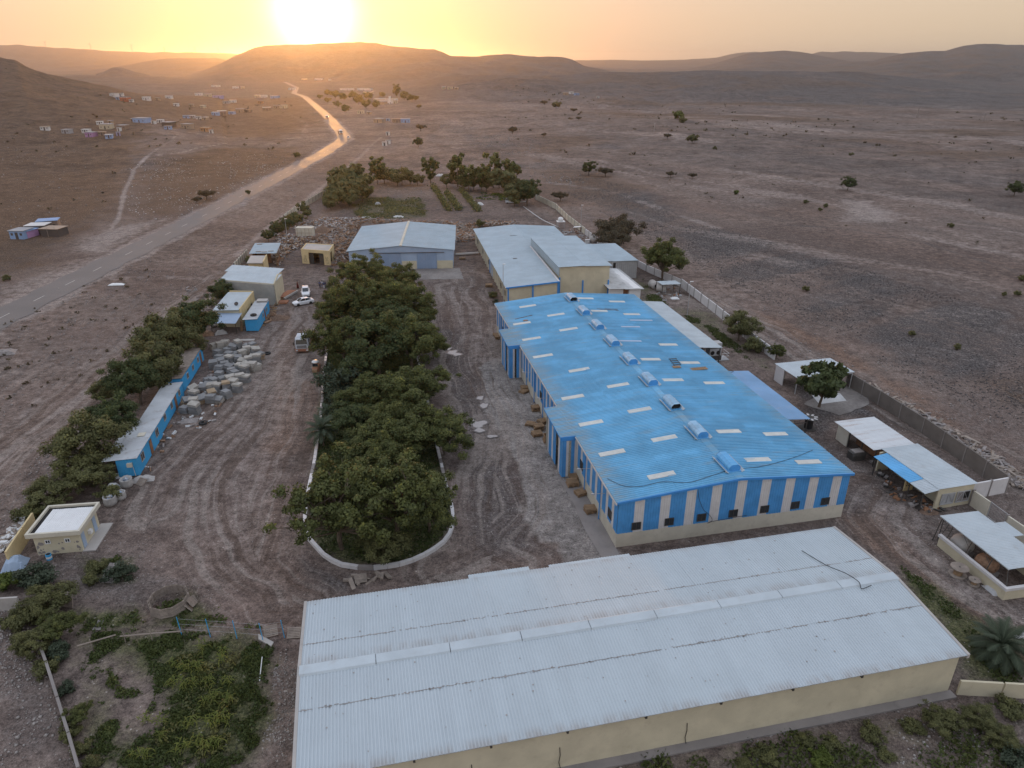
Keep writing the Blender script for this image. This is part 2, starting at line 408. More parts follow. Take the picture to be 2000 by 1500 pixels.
# bottom-left garden and planted island
green = mx(green, .95*area([(150,1240),(300,1230),(470,1245),(540,1270),(530,1400),(480,1500),(180,1500),(160,1350)], 2.5, 1.2)*(1-.8*area([(150,1270),(250,1260),(330,1330),(340,1440),(240,1440),(170,1350)], 2.5, 1.5)))
green = mx(green, .8*area([(130,1180),(260,1190),(290,1215),(370,1150),(420,1190),(430,1230),(150,1240)], 2, 1.2))
green = mx(green, .7*area([(155,1085),(260,1090),(265,1135),(200,1150),(150,1120)], 1.5, .8))
green = mx(green, .95*area([(640,680),(800,690),(850,860),(880,1000),(865,1060),(780,1100),(680,1105),(600,1050),(600,1000),(615,880)], 1.5, .6))
dark = mx(dark, .4*area([(0,1130),(60,1180),(130,1400),(150,1500),(0,1500)], 2, 1.5))
green = mx(green, .30*area([(1080,1480),(1450,1430),(1700,1400),(1870,1360),(2050,1380),(2050,1560),(1000,1560)], 2, 2.0))
dark = mx(dark, .6*area([(1080,1480),(1500,1410),(1870,1350),(1890,1370),(1500,1440),(1080,1510)], 1.5, .8))
# field behind
green = mx(green, .55*area([(690,385),(830,385),(840,425),(700,430),(680,405)], 4, 3))
red = mx(red, .25*area([(700,350),(960,355),(1040,400),(930,440),(670,440),(690,380)], 8, 4))
# riverbed plain on the right: dark cobbles with sandy threads
grav = area([(1090,330),(1250,370),(1340,430),(1500,470),(1700,530),(2100,640),(2100,860),(1990,810),(1800,720),(1600,620),(1450,560),(1340,490),(1240,440),(1100,370),(1040,330),(1020,300)], 14, 8)
grav = mx(grav, .8*area([(870,250),(960,260),(1050,310),(1090,370),(1010,350),(930,300)], 14, 10))
dark = mx(dark, .95*grav*smooth(.72+.9*fbm((X*.83+Y*.56)/60, (Y*.83-X*.56)/9, 4)))
ang = math.atan2(-123, 84)
U = X*math.cos(ang)+Y*math.sin(ang); V = -X*math.sin(ang)+Y*math.cos(ang)
fld = area([(1000,300),(1150,200),(2200,200),(2200,860),(1990,830),(1700,680),(1500,590),(1340,500),(1150,400),(1060,380)], 20, 10)
thread = smooth((fbm(U/120+.6*fbm(X/60, Y/60, 3), V/16+1.3*fbm(X/80, Y/80, 3), 5, .6)-.14)*3.0)
dust = mx(dust, .5*fld*thread); dark = mx(dark, .48*fld*(1-.8*thread)*smooth(.75+1.2*fbm(U/90+4, V/25, 4)))
red = mx(red, .3*fld*smooth((fbm(U/110+9, V/14, 4)+.05)*2.2))
dust = mx(dust, .8*band([(1060,355),(1140,365),(1210,378),(1300,412),(1400,445)], 4.0, 1.5, 3))
dust = mx(dust, .45*band([(1330,345),(1450,375),(1560,410),(1700,440),(2100,520)], 2.0, 1.5, 2))
dust = mx(dust, .35*band([(1480,300),(1600,330),(1800,385),(2100,470)], 4.0, 1.5, 2))
dust = mx(dust, .3*band([(1300,270),(1500,262),(1700,268),(2050,290)], 6.0, 1.5, 2))
dust = mx(dust, .75*area([(1640,385),(1700,388),(1760,415),(1750,432),(1650,430)], 8, 3))
dark = mx(dark, .7*band([(1540,440),(1650,445),(1800,470),(2100,560)], 2.2, 1.2, 1))
dust = mx(dust, .5*band([(1300,560),(1350,575),(1500,650),(1640,740),(1800,830),(2050,950)], 3.2, 1.3, 1))
red = mx(red, .75*band([(1380,580),(1560,650),(1720,740),(1850,830),(2050,960)], 5.5, 1.2, 3))
dust = mx(dust, .5*area([(850,185),(1040,175),(1130,190),(1200,230),(1000,300),(900,330),(820,260)], 40, 30)*smooth(.3+fbm(X/60, Y/60, 4)))
dust = mx(dust, .30*smooth((fbm(X/45, Y/45, 4)-.05)*2.5)*(1-smooth((GZ-3)/10))); dark = mx(dark, .4*smooth((fbm(X/70+40, Y/70, 4)-.1)*3))
farm = smooth((RR-750)/400); dark = mx(dark, .80*farm)
ridge_ = smooth((GZ-3)/10)*(RR > 300); dark = mx(dark, 1.0*ridge_); dust = dust*(1-.8*ridge_)
red = mx(red, .4*smooth((fbm(X/90+3, Y/60, 4)-.0)*2.5)*(RR > 260))
# wheel-rut coordinate: signed distance from the nearest line of travel
TR = [P2((300,1000),(330,930),(470,800),(560,680),(600,600)),
      P2((600,1175),(500,1120),(430,1040),(425,940),(500,830),(560,740),(590,640)),
      P2((560,1170),(520,1100),(540,960),(590,840),(612,740)),
      P2((1010,1100),(940,1060),(925,980),(950,900),(945,820),(900,700),(880,560)),
      P2((880,1110),(960,1075),(1000,1000),(985,900),(960,800),(930,680),(910,540)),
      P2((1700,960),(1690,1010),(1750,1070),(1850,1160),(2050,1290)),
      P2((-60,960),(60,850),(150,780),(250,700),(330,625),(440,540)),
      P2((1300,560),(1350,575),(1500,650),(1640,740),(1800,830),(2050,950))]
rut = np.zeros(X.shape); rutm = np.zeros(X.shape); bd = np.full(X.shape, 1e9)
for k, p in enumerate(TR):
    d_, s_ = polydist(X, Y, p); m_ = d_ < bd; bd[m_] = d_[m_]; rut[m_] = s_[m_] + 0*k
rutm = smooth((6.5-bd)/3.5)*(RR < 330)
def attr(name, arr):
    at_ = me.attributes.new(name, 'FLOAT', 'POINT'); at_.data.foreach_set('value', np.concatenate([arr.ravel(), [0]]).astype(np.float32))
_fo, _fa = np.array([11.3, 62.75]), math.radians(12.0)
_F = lambda u, v: (_fo[0]+u*math.cos(_fa)-v*math.sin(_fa), _fo[1]+u*math.sin(_fa)+v*math.cos(_fa))
conc = area([_F(0,-4.5),_F(-6.3,-4.8),_F(-6.0,2.0),_F(-7.9,2.6),_F(-8.6,9.0),_F(-6.6,15),_F(-7.0,28),_F(-8.4,36),_F(-6.9,44),_F(-6.4,52),_F(-3.2,55),_F(0,56)], .9, .5, False)
brown = .95*area([(-200,140),(0,150),(200,200),(330,225),(280,280),(250,330),(232,400),(190,440),(120,470),(0,540),(-300,640)], 25, 10)
brown = mx(brown, .75*area([(260,335),(420,290),(600,285),(570,320),(430,385),(330,420),(262,425)], 16, 8))
brown = mx(brown, .6*area([(200,190),(600,190),(630,240),(560,280),(330,262),(200,250)], 30, 20))
brown = mx(brown, .45*fld*smooth((fbm(X/130+7, Y/70, 4)+.05)*2.2))
brown = mx(brown, .38*ridge_*smooth(.6+1.5*fbm(X/60, Y/90, 4)))
brown = brown*(1-np.clip(dust, 0, 1)*.9)
for n_, a_ in (('brown', brown), ('conc', conc), ('dust', dust), ('dark', dark), ('red', red), ('green', green), ('rut', rut), ('rutm', rutm)): attr(n_, np.clip(a_, -20, 20))

t = NT('stony_soil')
A_ = lambda n: t.n('ShaderNodeAttribute', attribute_name=n).outputs['Fac']
n_big = t.noise(.05, 6, rough=.6); n_mid = t.noise(.55, 5, rough=.62); n_fine = t.noise(3.0, 4, rough=.7); n_grit = t.noise(11, 2, rough=.7)
base = t.mix(t.ramp(n_mid, .3, .7), (.122,.094,.081), (.215,.168,.143))
base = t.mix(t.ramp(n_big, .35, .65, 0, .5), base, (.165,.118,.10))
edge = t.math('MULTIPLY', t.math('SUBTRACT', n_mid, .5), .9)
def m_(a): return t.ramp(t.math('ADD', A_(a), edge), .15, .85)
dustc = t.mix(t.ramp(n_fine, .3, .7), (.235,.197,.177), (.31,.265,.24))
darkc = t.mix(t.ramp(n_fine, .38, .64), (.036,.032,.031), (.148,.133,.128))
redc = t.mix(t.ramp(n_fine, .3, .7), (.13,.078,.055), (.22,.14,.10))
greenc = t.mix(t.ramp(n_fine, .35, .65), (.045,.052,.022), (.12,.115,.055))
patch = t.ramp(t.noise(.016, 7, rough=.68, dist=.6), .44, .60)
base = t.mix(t.math('MULTIPLY', patch, .55), base, (.062,.046,.041))
scrubn = t.ramp(t.noise(.35, 3, rough=.8), .60, .68, 0, .55)
far_ = t.ramp(t.n('ShaderNodeVectorMath', {0: t.pos()}, operation='LENGTH').outputs['Value'], 230, 420)
base = t.mix(t.math('MULTIPLY', scrubn, far_), base, (.055,.046,.034))
c_ = t.mix(m_('dark'), base, darkc)
c_ = t.mix(t.math('MULTIPLY', m_('red'), .8), c_, redc)
c_ = t.mix(t.math('MULTIPLY', m_('dust'), .85), c_, dustc)
ru = t.math('ADD', A_('rut'), t.math('MULTIPLY', t.noise(.06, 2), 5.0))
sp_ = t.n('ShaderNodeSeparateXYZ', {0: t.pos()})
rv = t.n('ShaderNodeCombineXYZ', {0: t.math('MULTIPLY', ru, 2.1), 1: t.math('MULTIPLY', sp_.outputs[0], .05), 2: t.math('MULTIPLY', sp_.outputs[1], .05)}).outputs[0]
rl = t.math('MULTIPLY', t.math('SUBTRACT', t.n('ShaderNodeTexNoise', {'Vector': rv, 'Scale': 1.0, 'Detail': 4, 'Roughness': .7}).outputs['Fac'], .5), 4.0)
rmask = t.math('MULTIPLY', A_('rutm'), t.ramp(t.noise(.12, 3), .26, .42))
c_ = t.mix(t.math('MULTIPLY', t.math('MULTIPLY', t.ramp(rl, .15, .7), rmask), .45), c_, (.30,.255,.225))
c_ = t.mix(t.math('MULTIPLY', t.math('MULTIPLY', t.ramp(rl, -.15, -.7), rmask), .5), c_, (.10,.078,.068))
brownc = t.mix(t.ramp(n_fine, .35, .66), (.058,.034,.021), (.150,.100,.068))
c_ = t.mix(m_('brown'), c_, brownc)
concc = t.mix(t.ramp(t.noise(.25, 6, rough=.7), .35, .65), (.185,.166,.153), (.30,.272,.25)); brownc = t.mix(t.ramp(n_fine, .35, .66), (.058,.034,.021), (.150,.100,.068))
c_ = t.mix(m_('brown'), c_, brownc)
concc = t.mix(t.ramp(n_fine, .5, .7, 0, .5), concc, (.10,.088,.08))
c_ = t.mix(m_('conc'), c_, concc)
rv2 = t.n('ShaderNodeCombineXYZ', {0: t.math('MULTIPLY', ru, .75), 1: t.math('MULTIPLY', sp_.outputs[0], .03), 2: t.math('MULTIPLY', sp_.outputs[1], .03)}).outputs[0]
rb = t.n('ShaderNodeTexNoise', {'Vector': rv2, 'Scale': 1.0, 'Detail': 3, 'Roughness': .5}).outputs['Fac']
c_ = t.mix(t.math('MULTIPLY', t.ramp(rb, .50, .62), t.math('MULTIPLY', A_('rutm'), .65)), c_, (.255,.215,.188))
c_ = t.mix(t.math('MULTIPLY', t.ramp(rb, .48, .36), t.math('MULTIPLY', A_('rutm'), .75)), c_, (.105,.075,.060))
c_ = t.mix(m_('green'), c_, greenc)
c_ = t.mix(t.ramp(n_grit, .60, .72, 0, .45), c_, (.36,.32,.29))
c_ = t.mix(t.ramp(n_grit, .42, .30, 0, .5), c_, (.06,.05,.047))
vor = t.n('ShaderNodeTexVoronoi', {'Vector': t.pos(), 'Scale': 1.6, 'Randomness': 1.0})
c_ = t.mix(t.ramp(vor.outputs['Distance'], .16, .08, 0, .6), c_, t.mix(t.ramp(n_mid, .4, .6), (.10,.085,.08), (.45,.40,.36)))
vv_ = None
for sc_, wt in ((14.0, .42), (5.0, .50), (1.7, .42), (.55, .22), (.16, .16)):
    q_ = t.math('MULTIPLY', t.math('SUBTRACT', t.noise(sc_, 2, rough=.6), .5), wt); vv_ = q_ if vv_ is None else t.math('ADD', vv_, q_)
for sc_, wt in ((.16, .34), (.045, .34)): vv_ = t.math('ADD', vv_, t.math('MULTIPLY', t.math('MULTIPLY', t.math('SUBTRACT', t.noise(sc_, 3, rough=.7), .5), wt), far_))
fac_ = t.n('ShaderNodeClamp', {0: t.math('ADD', t.math('MULTIPLY', vv_, 3.4), 1.0), 1: .35, 2: 1.9}).outputs[0]
c_ = t.n('ShaderNodeVectorMath', {0: c_, 1: t.n('ShaderNodeCombineXYZ', {0: fac_, 1: fac_, 2: fac_}).outputs[0]}, operation='MULTIPLY').outputs[0]
hh = t.math('ADD', t.math('MULTIPLY', n_fine, .7), t.math('MULTIPLY', n_grit, .3))
t.bump(hh, .7, .25)
GROUND = t.out(c_, .95, 0, .15)
me.materials.append(GROUND)
tag(link('ground', me), kind='structure')

# haze: one closed box of even density
box = MB().box(-17000, 17000, -1500, 16500, -12, 190)
t = NT('haze'); t.t.nodes.remove(t.b)
pv = t.n('ShaderNodeVolumePrincipled', {'Color': (*HAZE_COLOR, 1), 'Density': HAZE_DENSITY, 'Anisotropy': HAZE_ANISO})
t.link(pv.outputs[0], t.t.nodes['Material Output'].inputs['Volume'])
hb = struct('haze', box, t.m, 'stuff')
# ================================================================ shared materials
M = {}
M['white_sheet'] = weathered('white_painted_sheet', (.47,.52,.545), (.34,.29,.25), .65, .45, .5, .06, 0, .2, .08)
M['blue_sheet'] = weathered('blue_painted_sheet', (.125,.40,.69), (.34,.40,.44), .55, .35, .3, .10, 0, .35, .12)
M['grey_sheet'] = weathered('pale_grey_sheet', (.38,.455,.50), (.30,.26,.23), .75, .35, .3, .06, 0, .12, .06)
M['blue_wall'] = weathered('blue_wall_sheet', (.075,.29,.60), (.12,.18,.26), .5, .3, .8, .10, 0, .4, .06)
M['white_wall'] = weathered('white_wall_sheet', (.60,.58,.57), (.33,.28,.25), .5, .3, .8, .06, 0, .4, .05)
M['cream'] = weathered('cream_render', (.56,.50,.36), (.28,.22,.16), .9, .35, .45, .08, .2, .2, .04)
M['cream_pale'] = weathered('pale_cream_render', (.55,.51,.42), (.26,.21,.17), .9, .45, .6, .07, .2, .2, .03)
M['yellow'] = weathered('yellow_render', (.60,.47,.26), (.22,.19,.17), .9, .5, .7, .08, .2, .2, .04)
M['render_grey'] = weathered('stained_grey_render', (.33,.33,.31), (.16,.17,.17), .9, .7, .35, .12, .3, .2, .04)
M['concrete'] = weathered('grey_concrete', (.25,.225,.21), (.12,.10,.09), .9, .55, .3, .1, .3, .2, .05)
M['concrete_pale'] = weathered('pale_concrete', (.42,.39,.36), (.20,.17,.15), .9, .4, .4, .08, .2, .2, .05)
M['wall_dark'] = weathered('dark_block_wall', (.16,.14,.125), (.08,.07,.06), .95, .4, .5, .12, .3, .1, .05)
M['blue_paint'] = weathered('bright_blue_paint', (.05,.25,.60), (.06,.12,.2), .5, .2, 1, .06, 0, .4, .04)
M['caravan_blue'] = weathered('sky_blue_cabin_paint', (.06,.36,.66), (.20,.25,.28), .6, .35, .6, .08, 0, .3, .06)
M['slate_blue'] = weathered('slate_blue_sheet', (.34,.43,.55), (.2,.2,.22), .6, .2, .4, .06, 0, .4, .04)
M['door_blue'] = weathered('door_blue_sheet', (.25,.33,.45), (.2,.2,.22), .6, .3, .4, .06, 0, .3, .06)
M['rust'] = weathered('rusty_sheet', (.26,.13,.07), (.40,.36,.32), .75, .4, .8, .2, 0, .2, .1)
M['dark'] = weathered('dark_interior', (.02,.018,.016), (.04,.03,.03), .9, .2, .5, .2)
M['glass'] = NT('dusty_glass').out((.035,.04,.045), .18, 0, .6)
M['wood'] = weathered('weathered_wood', (.30,.20,.12), (.14,.10,.075), .85, .5, 1.5, .2, .2, .2, .3)
M['wood_grey'] = weathered('grey_wood', (.30,.25,.21), (.14,.11,.09), .9, .5, 1.5, .2, .2, .2, .25)
M['metal'] = weathered('galvanised_steel', (.38,.38,.38), (.2,.15,.12), .45, .3, 1, .1, 0, .5, .1)
M['metal_dark'] = weathered('dark_steel', (.06,.055,.05), (.14,.08,.05), .6, .4, 1, .15)
M['cable'] = NT('black_rubber').out((.012,.012,.013), .6)
M['white'] = weathered('white_paint', (.72,.72,.71), (.4,.36,.33), .4, .25, .8, .04, 0, .4, .04)
M['plastic'] = weathered('white_plastic', (.66,.66,.65), (.42,.37,.33), .6, .45, 1.2, .06, 0, .4, .1)
M['rubber'] = NT('tyre_rubber').out((.02,.02,.02), .85)
M['tile_red'] = weathered('terracotta_boards', (.33,.15,.09), (.18,.11,.08), .85, .3, 1, .12)
M['debris_brown'] = weathered('broken_timber', (.27,.165,.105), (.12,.085,.065), .9, .6, 2.2, .3)
M['debris_grey'] = weathered('broken_concrete', (.27,.24,.225), (.13,.105,.095), .9, .5, 2.2, .25, .2)
M['seam'] = weathered('stained_lap_line', (.30,.27,.25), (.17,.10,.06), .8, .8, .9, .2)
M['translucent'] = weathered('dusty_translucent_sheet', (.60,.60,.56), (.40,.36,.28), .5, .4, 1.0, .08, 0, .4, .1)

def roof_mat(name, c, dirt, org, ang, stains, rvar=.12, amount=.5, stretch=None, var=.12):
    """painted sheet with grime that gathers along given lines: stains = (axis 0/1, from, to, strength)"""
    t = NT(name); n1 = t.noise(.22, 6, rough=.65); n2 = t.noise(6, 3); n3 = t.noise(.8, 5, rough=.7, stretch=(ang, stretch))
    c1 = t.mix(t.ramp(n1, .32, .68), vmul(c, 1-var), vmul(c, 1+var))
    oi = t.n('ShaderNodeObjectInfo').outputs['Random']
    c2 = t.mix(t.math('MULTIPLY', oi, rvar*2), c1, vmul(c, .70))
    c3 = t.mix(t.math('MULTIPLY', t.ramp(n3, .52, .78), amount), c2, dirt)
    p = t.n('ShaderNodeVectorMath', {0: t.pos(), 1: (org[0], org[1], 0)}, operation='SUBTRACT').outputs[0]
    ax = [t.n('ShaderNodeVectorMath', {0: p, 1: v}, operation='DOT_PRODUCT').outputs['Value'] for v in ((math.cos(ang), math.sin(ang), 0), (-math.sin(ang), math.cos(ang), 0))]
    for i, a, b, s in stains:
        if a == 'line': g0 = t.ramp(t.math('ABSOLUTE', t.math('SUBTRACT', ax[i], b[0])), b[1], 0.0, 0.0, s)
        else: g0 = t.ramp(ax[i], a, b, 0.0, s)
        g = t.math('MULTIPLY', g0, t.ramp(t.noise(1.6, 4, rough=.7, stretch=(ang, stretch)), .38, .62, .15, 1.0))
        c3 = t.mix(g, c3, dirt)
    c3 = t.mix(t.ramp(n2, .62, .75, 0, .25), c3, vmul(dirt, .8))
    return t.out(c3, .62, 0, .22)
class Frame:
    """local frame of a building: u along the front, v to the back"""
    def __init__(s, o, ang): s.o = Vector((o[0], o[1], 0)); s.a = ang; s.ex = Vector((math.cos(ang), math.sin(ang), 0)); s.ey = Vector((-math.sin(ang), math.cos(ang), 0))
    def __call__(s, u, v, z=0.0): return s.o + s.ex*u + s.ey*v + Vector((0,0,z))
    def loc(s, p): d = Vector((p[0], p[1], 0))-s.o; return d.dot(s.ex), d.dot(s.ey)
def frame_px(nl, nr, z, ang=None):
    a, b = at(*nl, z), at(*nr, z)
    return Frame(a, math.atan2(b.y-a.y, b.x-a.x) if ang is None else R(ang))

SHEETS = {}; PAN = {}
def sheet_mesh(w, L, n, h, m, lip=0.0):
    pan = PAN.get(m.name)
    """one ribbed sheet: w across the ribs (local x), L along them (local y), top surface near z=0"""
    k = (round(w,2), round(L,2), n, h, m.name)
    if k not in SHEETS:
        mb = MB().corr((0,0,0), (w,0,0), (0,L,0), (w,L,0), n, h)
        mb.add([(0,0,0),(w,0,0),(w,0,-.03),(0,0,-.03),(0,L,0),(w,L,0),(w,L,-.03),(0,L,-.03)], [(3,2,1,0),(4,5,6,7),(0,4,7,3),(2,6,5,1),(3,7,6,2)])
        if pan:  # darker pans: valley dirt plus rib shading put into the colour
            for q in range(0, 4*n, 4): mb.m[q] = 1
        SHEETS[k] = mb.mesh('roof_sheet', [m, pan] if pan else m)
    return SHEETS[k]
def lay_sheets(root, F, u0, u1, zf, eave, rows, across, w, n, h, m, skip=None, name='roof_sheet', jit=.012, off=(0,0)):
    """cover one roof slope. across='u': sheets march along u, ribs run along v (rows = list of v breaks); 'v': the reverse. zf(u,v)=height"""
    rl = Vector(root.location)
    lo, hi = (u0, u1) if across == 'u' else eave
    cnt = max(1, round((hi-lo)/w)); w = (hi-lo)/cnt
    for a, b in zip(rows[:-1], rows[1:]):
        for k in range(cnt):
            s0 = lo+k*w
            if skip and skip(s0, a, b): continue
            if across == 'u': p0, p1, q0 = F(s0, a, zf(s0, a)), F(s0+w, a, zf(s0+w, a)), F(s0, b, zf(s0, b))
            else: p0, p1, q0 = F(b, s0, zf(b, s0)), F(b, s0+w, zf(b, s0+w)), F(a, s0, zf(a, s0))
            ax = (p1-p0).normalized(); ay = (q0-p0); L = ay.length; ay.normalize(); az = ax.cross(ay).normalized()
            if az.z < 0: p0, p1 = p1, p0; ax = -ax; az = -az
            me_ = sheet_mesh(w, L+.08, n, h, m)
            o = bpy.data.objects.new(name, me_); col.objects.link(o); o.parent = root
            dz = .02+rnd.uniform(0, jit) + (.012 if (rows.index(a) % 2) else 0)
            mat = Matrix((( ax.x, ay.x, az.x, 0), (ax.y, ay.y, az.y, 0), (ax.z, ay.z, az.z, 0), (0,0,0,1)))
            mat = mat @ Matrix.Rotation(rnd.uniform(-.002,.002), 4, 'X') @ Matrix.Rotation(rnd.uniform(-.004,.004), 4, 'Y')
            p = p0 - rl + az*dz
            o.matrix_local = Matrix.Translation(p) @ mat
def wall_strip(mb, F, axis, const, s0, s1, z0, zt, n, h, outw, mi=0):
    """vertical ribbed cladding strip along u ('u', v=const) or v ('v', u=const), top height zt(s), ribs proud towards outw"""
    vs = []
    for k in range(n):
        for t_, hh in ((0,0),(.45,0),(.55,1),(.95,1)):
            s = s0+(s1-s0)*(k+t_)/n; c = const+outw*h*hh
            for z in (z0, zt(s)): vs.append(F(s, c, z) if axis == 'u' else F(c, s, z))
    for z in (z0, zt(s1)): vs.append(F(s1, const, z) if axis == 'u' else F(const, s1, z))
    m_ = len(vs)//2
    mb.add(vs, [(2*i, 2*i+2, 2*i+3, 2*i+1) for i in range(m_-1)], mi)
def win(root, F, axis, const, s, z, w, h, outw, frame_m='metal_dark', name='window', pane='glass'):
    """window: frame proud of the wall, recessed pane as its child; axis 'u' or 'v'"""
    G_ = (lambda a, c, zz: F(a, c, zz)) if axis == 'u' else (lambda a, c, zz: F(c, a, zz))
    fr = MB(); d0, d1 = const, const+outw*.06
    for x0, x1, z0, z1 in ((s-w/2, s+w/2, z, z+.07), (s-w/2, s+w/2, z+h-.07, z+h), (s-w/2, s-w/2+.07, z+.07, z+h-.07), (s+w/2-.07, s+w/2, z+.07, z+h-.07), (s-.025, s+.025, z+.07, z+h-.07)):
        fr.hexa([G_(x0,d0,z0), G_(x1,d0,z0), G_(x1,d1,z0), G_(x0,d1,z0), G_(x0,d0,z1), G_(x1,d0,z1), G_(x1,d1,z1), G_(x0,d1,z1)])
    f = part(root, name, fr, M[frame_m])
    pn = MB(); e = const+outw*.02
    pn.hexa([G_(s-w/2+.03,const+outw*.004,z+.03), G_(s+w/2-.03,const+outw*.004,z+.03), G_(s+w/2-.03,e,z+.03), G_(s-w/2+.03,e,z+.03), G_(s-w/2+.03,const+outw*.004,z+h-.03), G_(s+w/2-.03,const+outw*.004,z+h-.03), G_(s+w/2-.03,e,z+h-.03), G_(s-w/2+.03,e,z+h-.03)])
    part(f, 'pane', pn, M[pane])
    return f
def fbox(mb, F, u0, u1, v0, v1, z0, z1, mi=0): return mb.hexa([F(u0,v0,z0),F(u1,v0,z0),F(u1,v1,z0),F(u0,v1,z0),F(u0,v0,z1),F(u1,v0,z1),F(u1,v1,z1),F(u0,v1,z1)], mi)
def gable_body(F, w, L, z, zr, ur, mi=0, mb=None, z0=0, inset=0):
    """solid body with a ridge along v at u=ur"""
    mb = mb or MB()
    i = inset
    P = [F(i,i,z0),F(w-i,i,z0),F(w-i,L-i,z0),F(i,L-i,z0),F(i,i,z),F(ur,i,zr),F(w-i,i,z),F(w-i,L-i,z),F(ur,L-i,zr),F(i,L-i,z)]
    return mb.add(P, [(0,1,6,5,4),(3,9,8,7,2),(0,4,9,3),(1,2,7,6),(4,5,8,9),(5,6,7,8),(0,3,2,1)], mi)

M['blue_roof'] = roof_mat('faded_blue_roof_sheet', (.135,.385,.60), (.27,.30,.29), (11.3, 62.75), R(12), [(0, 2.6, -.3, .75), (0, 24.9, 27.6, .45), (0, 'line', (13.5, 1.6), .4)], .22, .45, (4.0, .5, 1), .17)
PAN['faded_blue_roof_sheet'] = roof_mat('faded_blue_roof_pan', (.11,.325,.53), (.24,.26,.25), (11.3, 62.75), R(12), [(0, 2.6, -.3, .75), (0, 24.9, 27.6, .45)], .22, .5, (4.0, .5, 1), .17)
M['ware_roof'] = roof_mat('aged_white_roof_sheet', (.47,.52,.545), (.31,.26,.225), (-14.55, 32.0), R(12.2), [(1, .9, -.2, .5), (1, 16.6, 17.6, .3), (1, 'line', (9.5, 1.0), .3)], .07, .06, (1.6, 6.0, 1), .03)
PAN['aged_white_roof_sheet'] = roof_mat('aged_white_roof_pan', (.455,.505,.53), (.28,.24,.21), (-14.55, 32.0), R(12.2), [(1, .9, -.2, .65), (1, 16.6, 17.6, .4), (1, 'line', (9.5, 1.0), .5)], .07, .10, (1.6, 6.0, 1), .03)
# ================================================================ blue-roofed factory
FB = Frame((11.3, 62.75), R(12.0)); BW, BL, BZ, BR, BU = 27.2, 68.0, 5.9, 7.05, 13.55
bf = thing('factory_building', 'long factory with ribbed bright blue roof and blue and white striped walls', 'factory', FB(0,0))
zroof = lambda u, v=0: BZ + (BR-BZ)*(u/BU if u < BU else (BW-u)/(BW-BU))
part(bf, 'core', gable_body(FB, BW, BL, BZ-.12, BR-.12, BU, inset=.05), M['cream_pale'])
pl = MB(); 
fbox(pl, FB, -.12, BW+.12, -.12, .04, 0, 1.75); fbox(pl, FB, -.12, .04, .04, BL, 0, 1.75); fbox(pl, FB, BW-.04, BW+.12, .04, BL, 0, 1.75)
part(bf, 'plinth', pl, M['cream_pale'])
# striped cladding: each stripe a part
def stripes(axis, const, s0, s1, outw, zt, period, wfrac, phase):
    s = s0; k = 0
    edges = []
    pos = s0 - phase*period
    while pos < s1:
        edges += [(pos, pos+period*(1-wfrac), 'blue_wall'), (pos+period*(1-wfrac), pos+period, 'white_wall')]; pos += period
    for a, b, mm in edges:
        a, b = max(a, s0), min(b, s1)
        if b-a < .15: continue
        mb = MB(); wall_strip(mb, FB, axis, const + (outw*.012 if mm == 'white_wall' else 0), a, b, 1.75, zt, max(1, round((b-a)/.28)), .035, outw)
        part(bf, 'wall_strip', mb, M[mm], 'bright blue wall strip' if mm == 'blue_wall' else 'white wall strip')
stripes('u', -.10, -.1, BW+.1, -1, lambda s: zroof(min(max(s,0),BW))-.05, 2.93, .38, 0.0)
stripes('v', -.10, 0, BL, -1, lambda s: BZ-.05, 1.9, .36, .1)
mb = MB(); wall_strip(mb, FB, 'v', BW+.10, 0, BL, 1.75, lambda s: BZ-.05, 200, .035, 1); part(bf, 'side_wall', mb, M['blue_wall'])
for k in range(7): win(bf, FB, 'u', -.15, 2.05+3.78*k, 2.05, 1.05, .95, -1)
for s in (2.1, 12.6, 27.5, 33.0, 56.0, 61.5): win(bf, FB, 'v', -.15, s, 2.3, 1.1, 1.15, -1)
for s in (5.2, 10.8, 26.0, 31.4, 36.7, 42.0, 57.5, 63.0):
    part(bf, 'drainpipe', MB().tube([FB(-.28,s,0), FB(-.28,s,BZ-.1)], .07, 6), M['blue_paint'])
for s in (4.0, 9.4, 29.0, 38.5): part(bf, 'lamp_bracket', MB().tube([FB(-.15,s,4.3), FB(-1.6,s,4.4)], .035, 5).box(-.15,.15,-.1,.1,-.06,.06, F=lambda x,y,z,s=s: FB(-1.6+x,s+y,4.4+z)), M['metal'])
OV = .35
skyl = [(2.0,55.5),(1.9,47.8),(1.9,40.1),(8.6,57.1),(8.7,49.4),(5.0,63.8),(5.6,33.0),(2.2,24.8),(9.1,26.0),(2.3,17.0),(9.2,18.1),(2.4,9.3),(9.3,10.3),(5.9,3.0),
        (16.5,64.7),(22.2,63.0),(16.7,57.1),(22.3,55.4),(22.7,40.1),(17.1,33.8),(22.9,32.4),(17.3,26.0),(23.1,24.8),(17.7,10.3),(23.5,9.3),(17.7,3.4),(23.6,2.5)]
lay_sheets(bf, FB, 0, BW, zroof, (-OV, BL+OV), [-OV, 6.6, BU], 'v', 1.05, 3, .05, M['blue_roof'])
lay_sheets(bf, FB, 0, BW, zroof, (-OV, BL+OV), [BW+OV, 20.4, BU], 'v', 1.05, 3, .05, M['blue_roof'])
for u, v in skyl:
    mb = MB(); d = .09
    P = [FB(u-1.55, v-.42, zroof(u-1.55)+d), FB(u+1.55, v-.42, zroof(u+1.55)+d), FB(u-1.55, v+.42, zroof(u-1.55)+d), FB(u+1.55, v+.42, zroof(u+1.55)+d)]
    mb.corr(P[0], P[2], P[1], P[3], 3, .035); mb.slab([P[0]-Vector((0,0,.002)), P[1]-Vector((0,0,.002)), P[3]-Vector((0,0,.002)), P[2]-Vector((0,0,.002))], .05)
    part(bf, 'skylight', mb, M['translucent'], 'dusty pale translucent skylight strip')
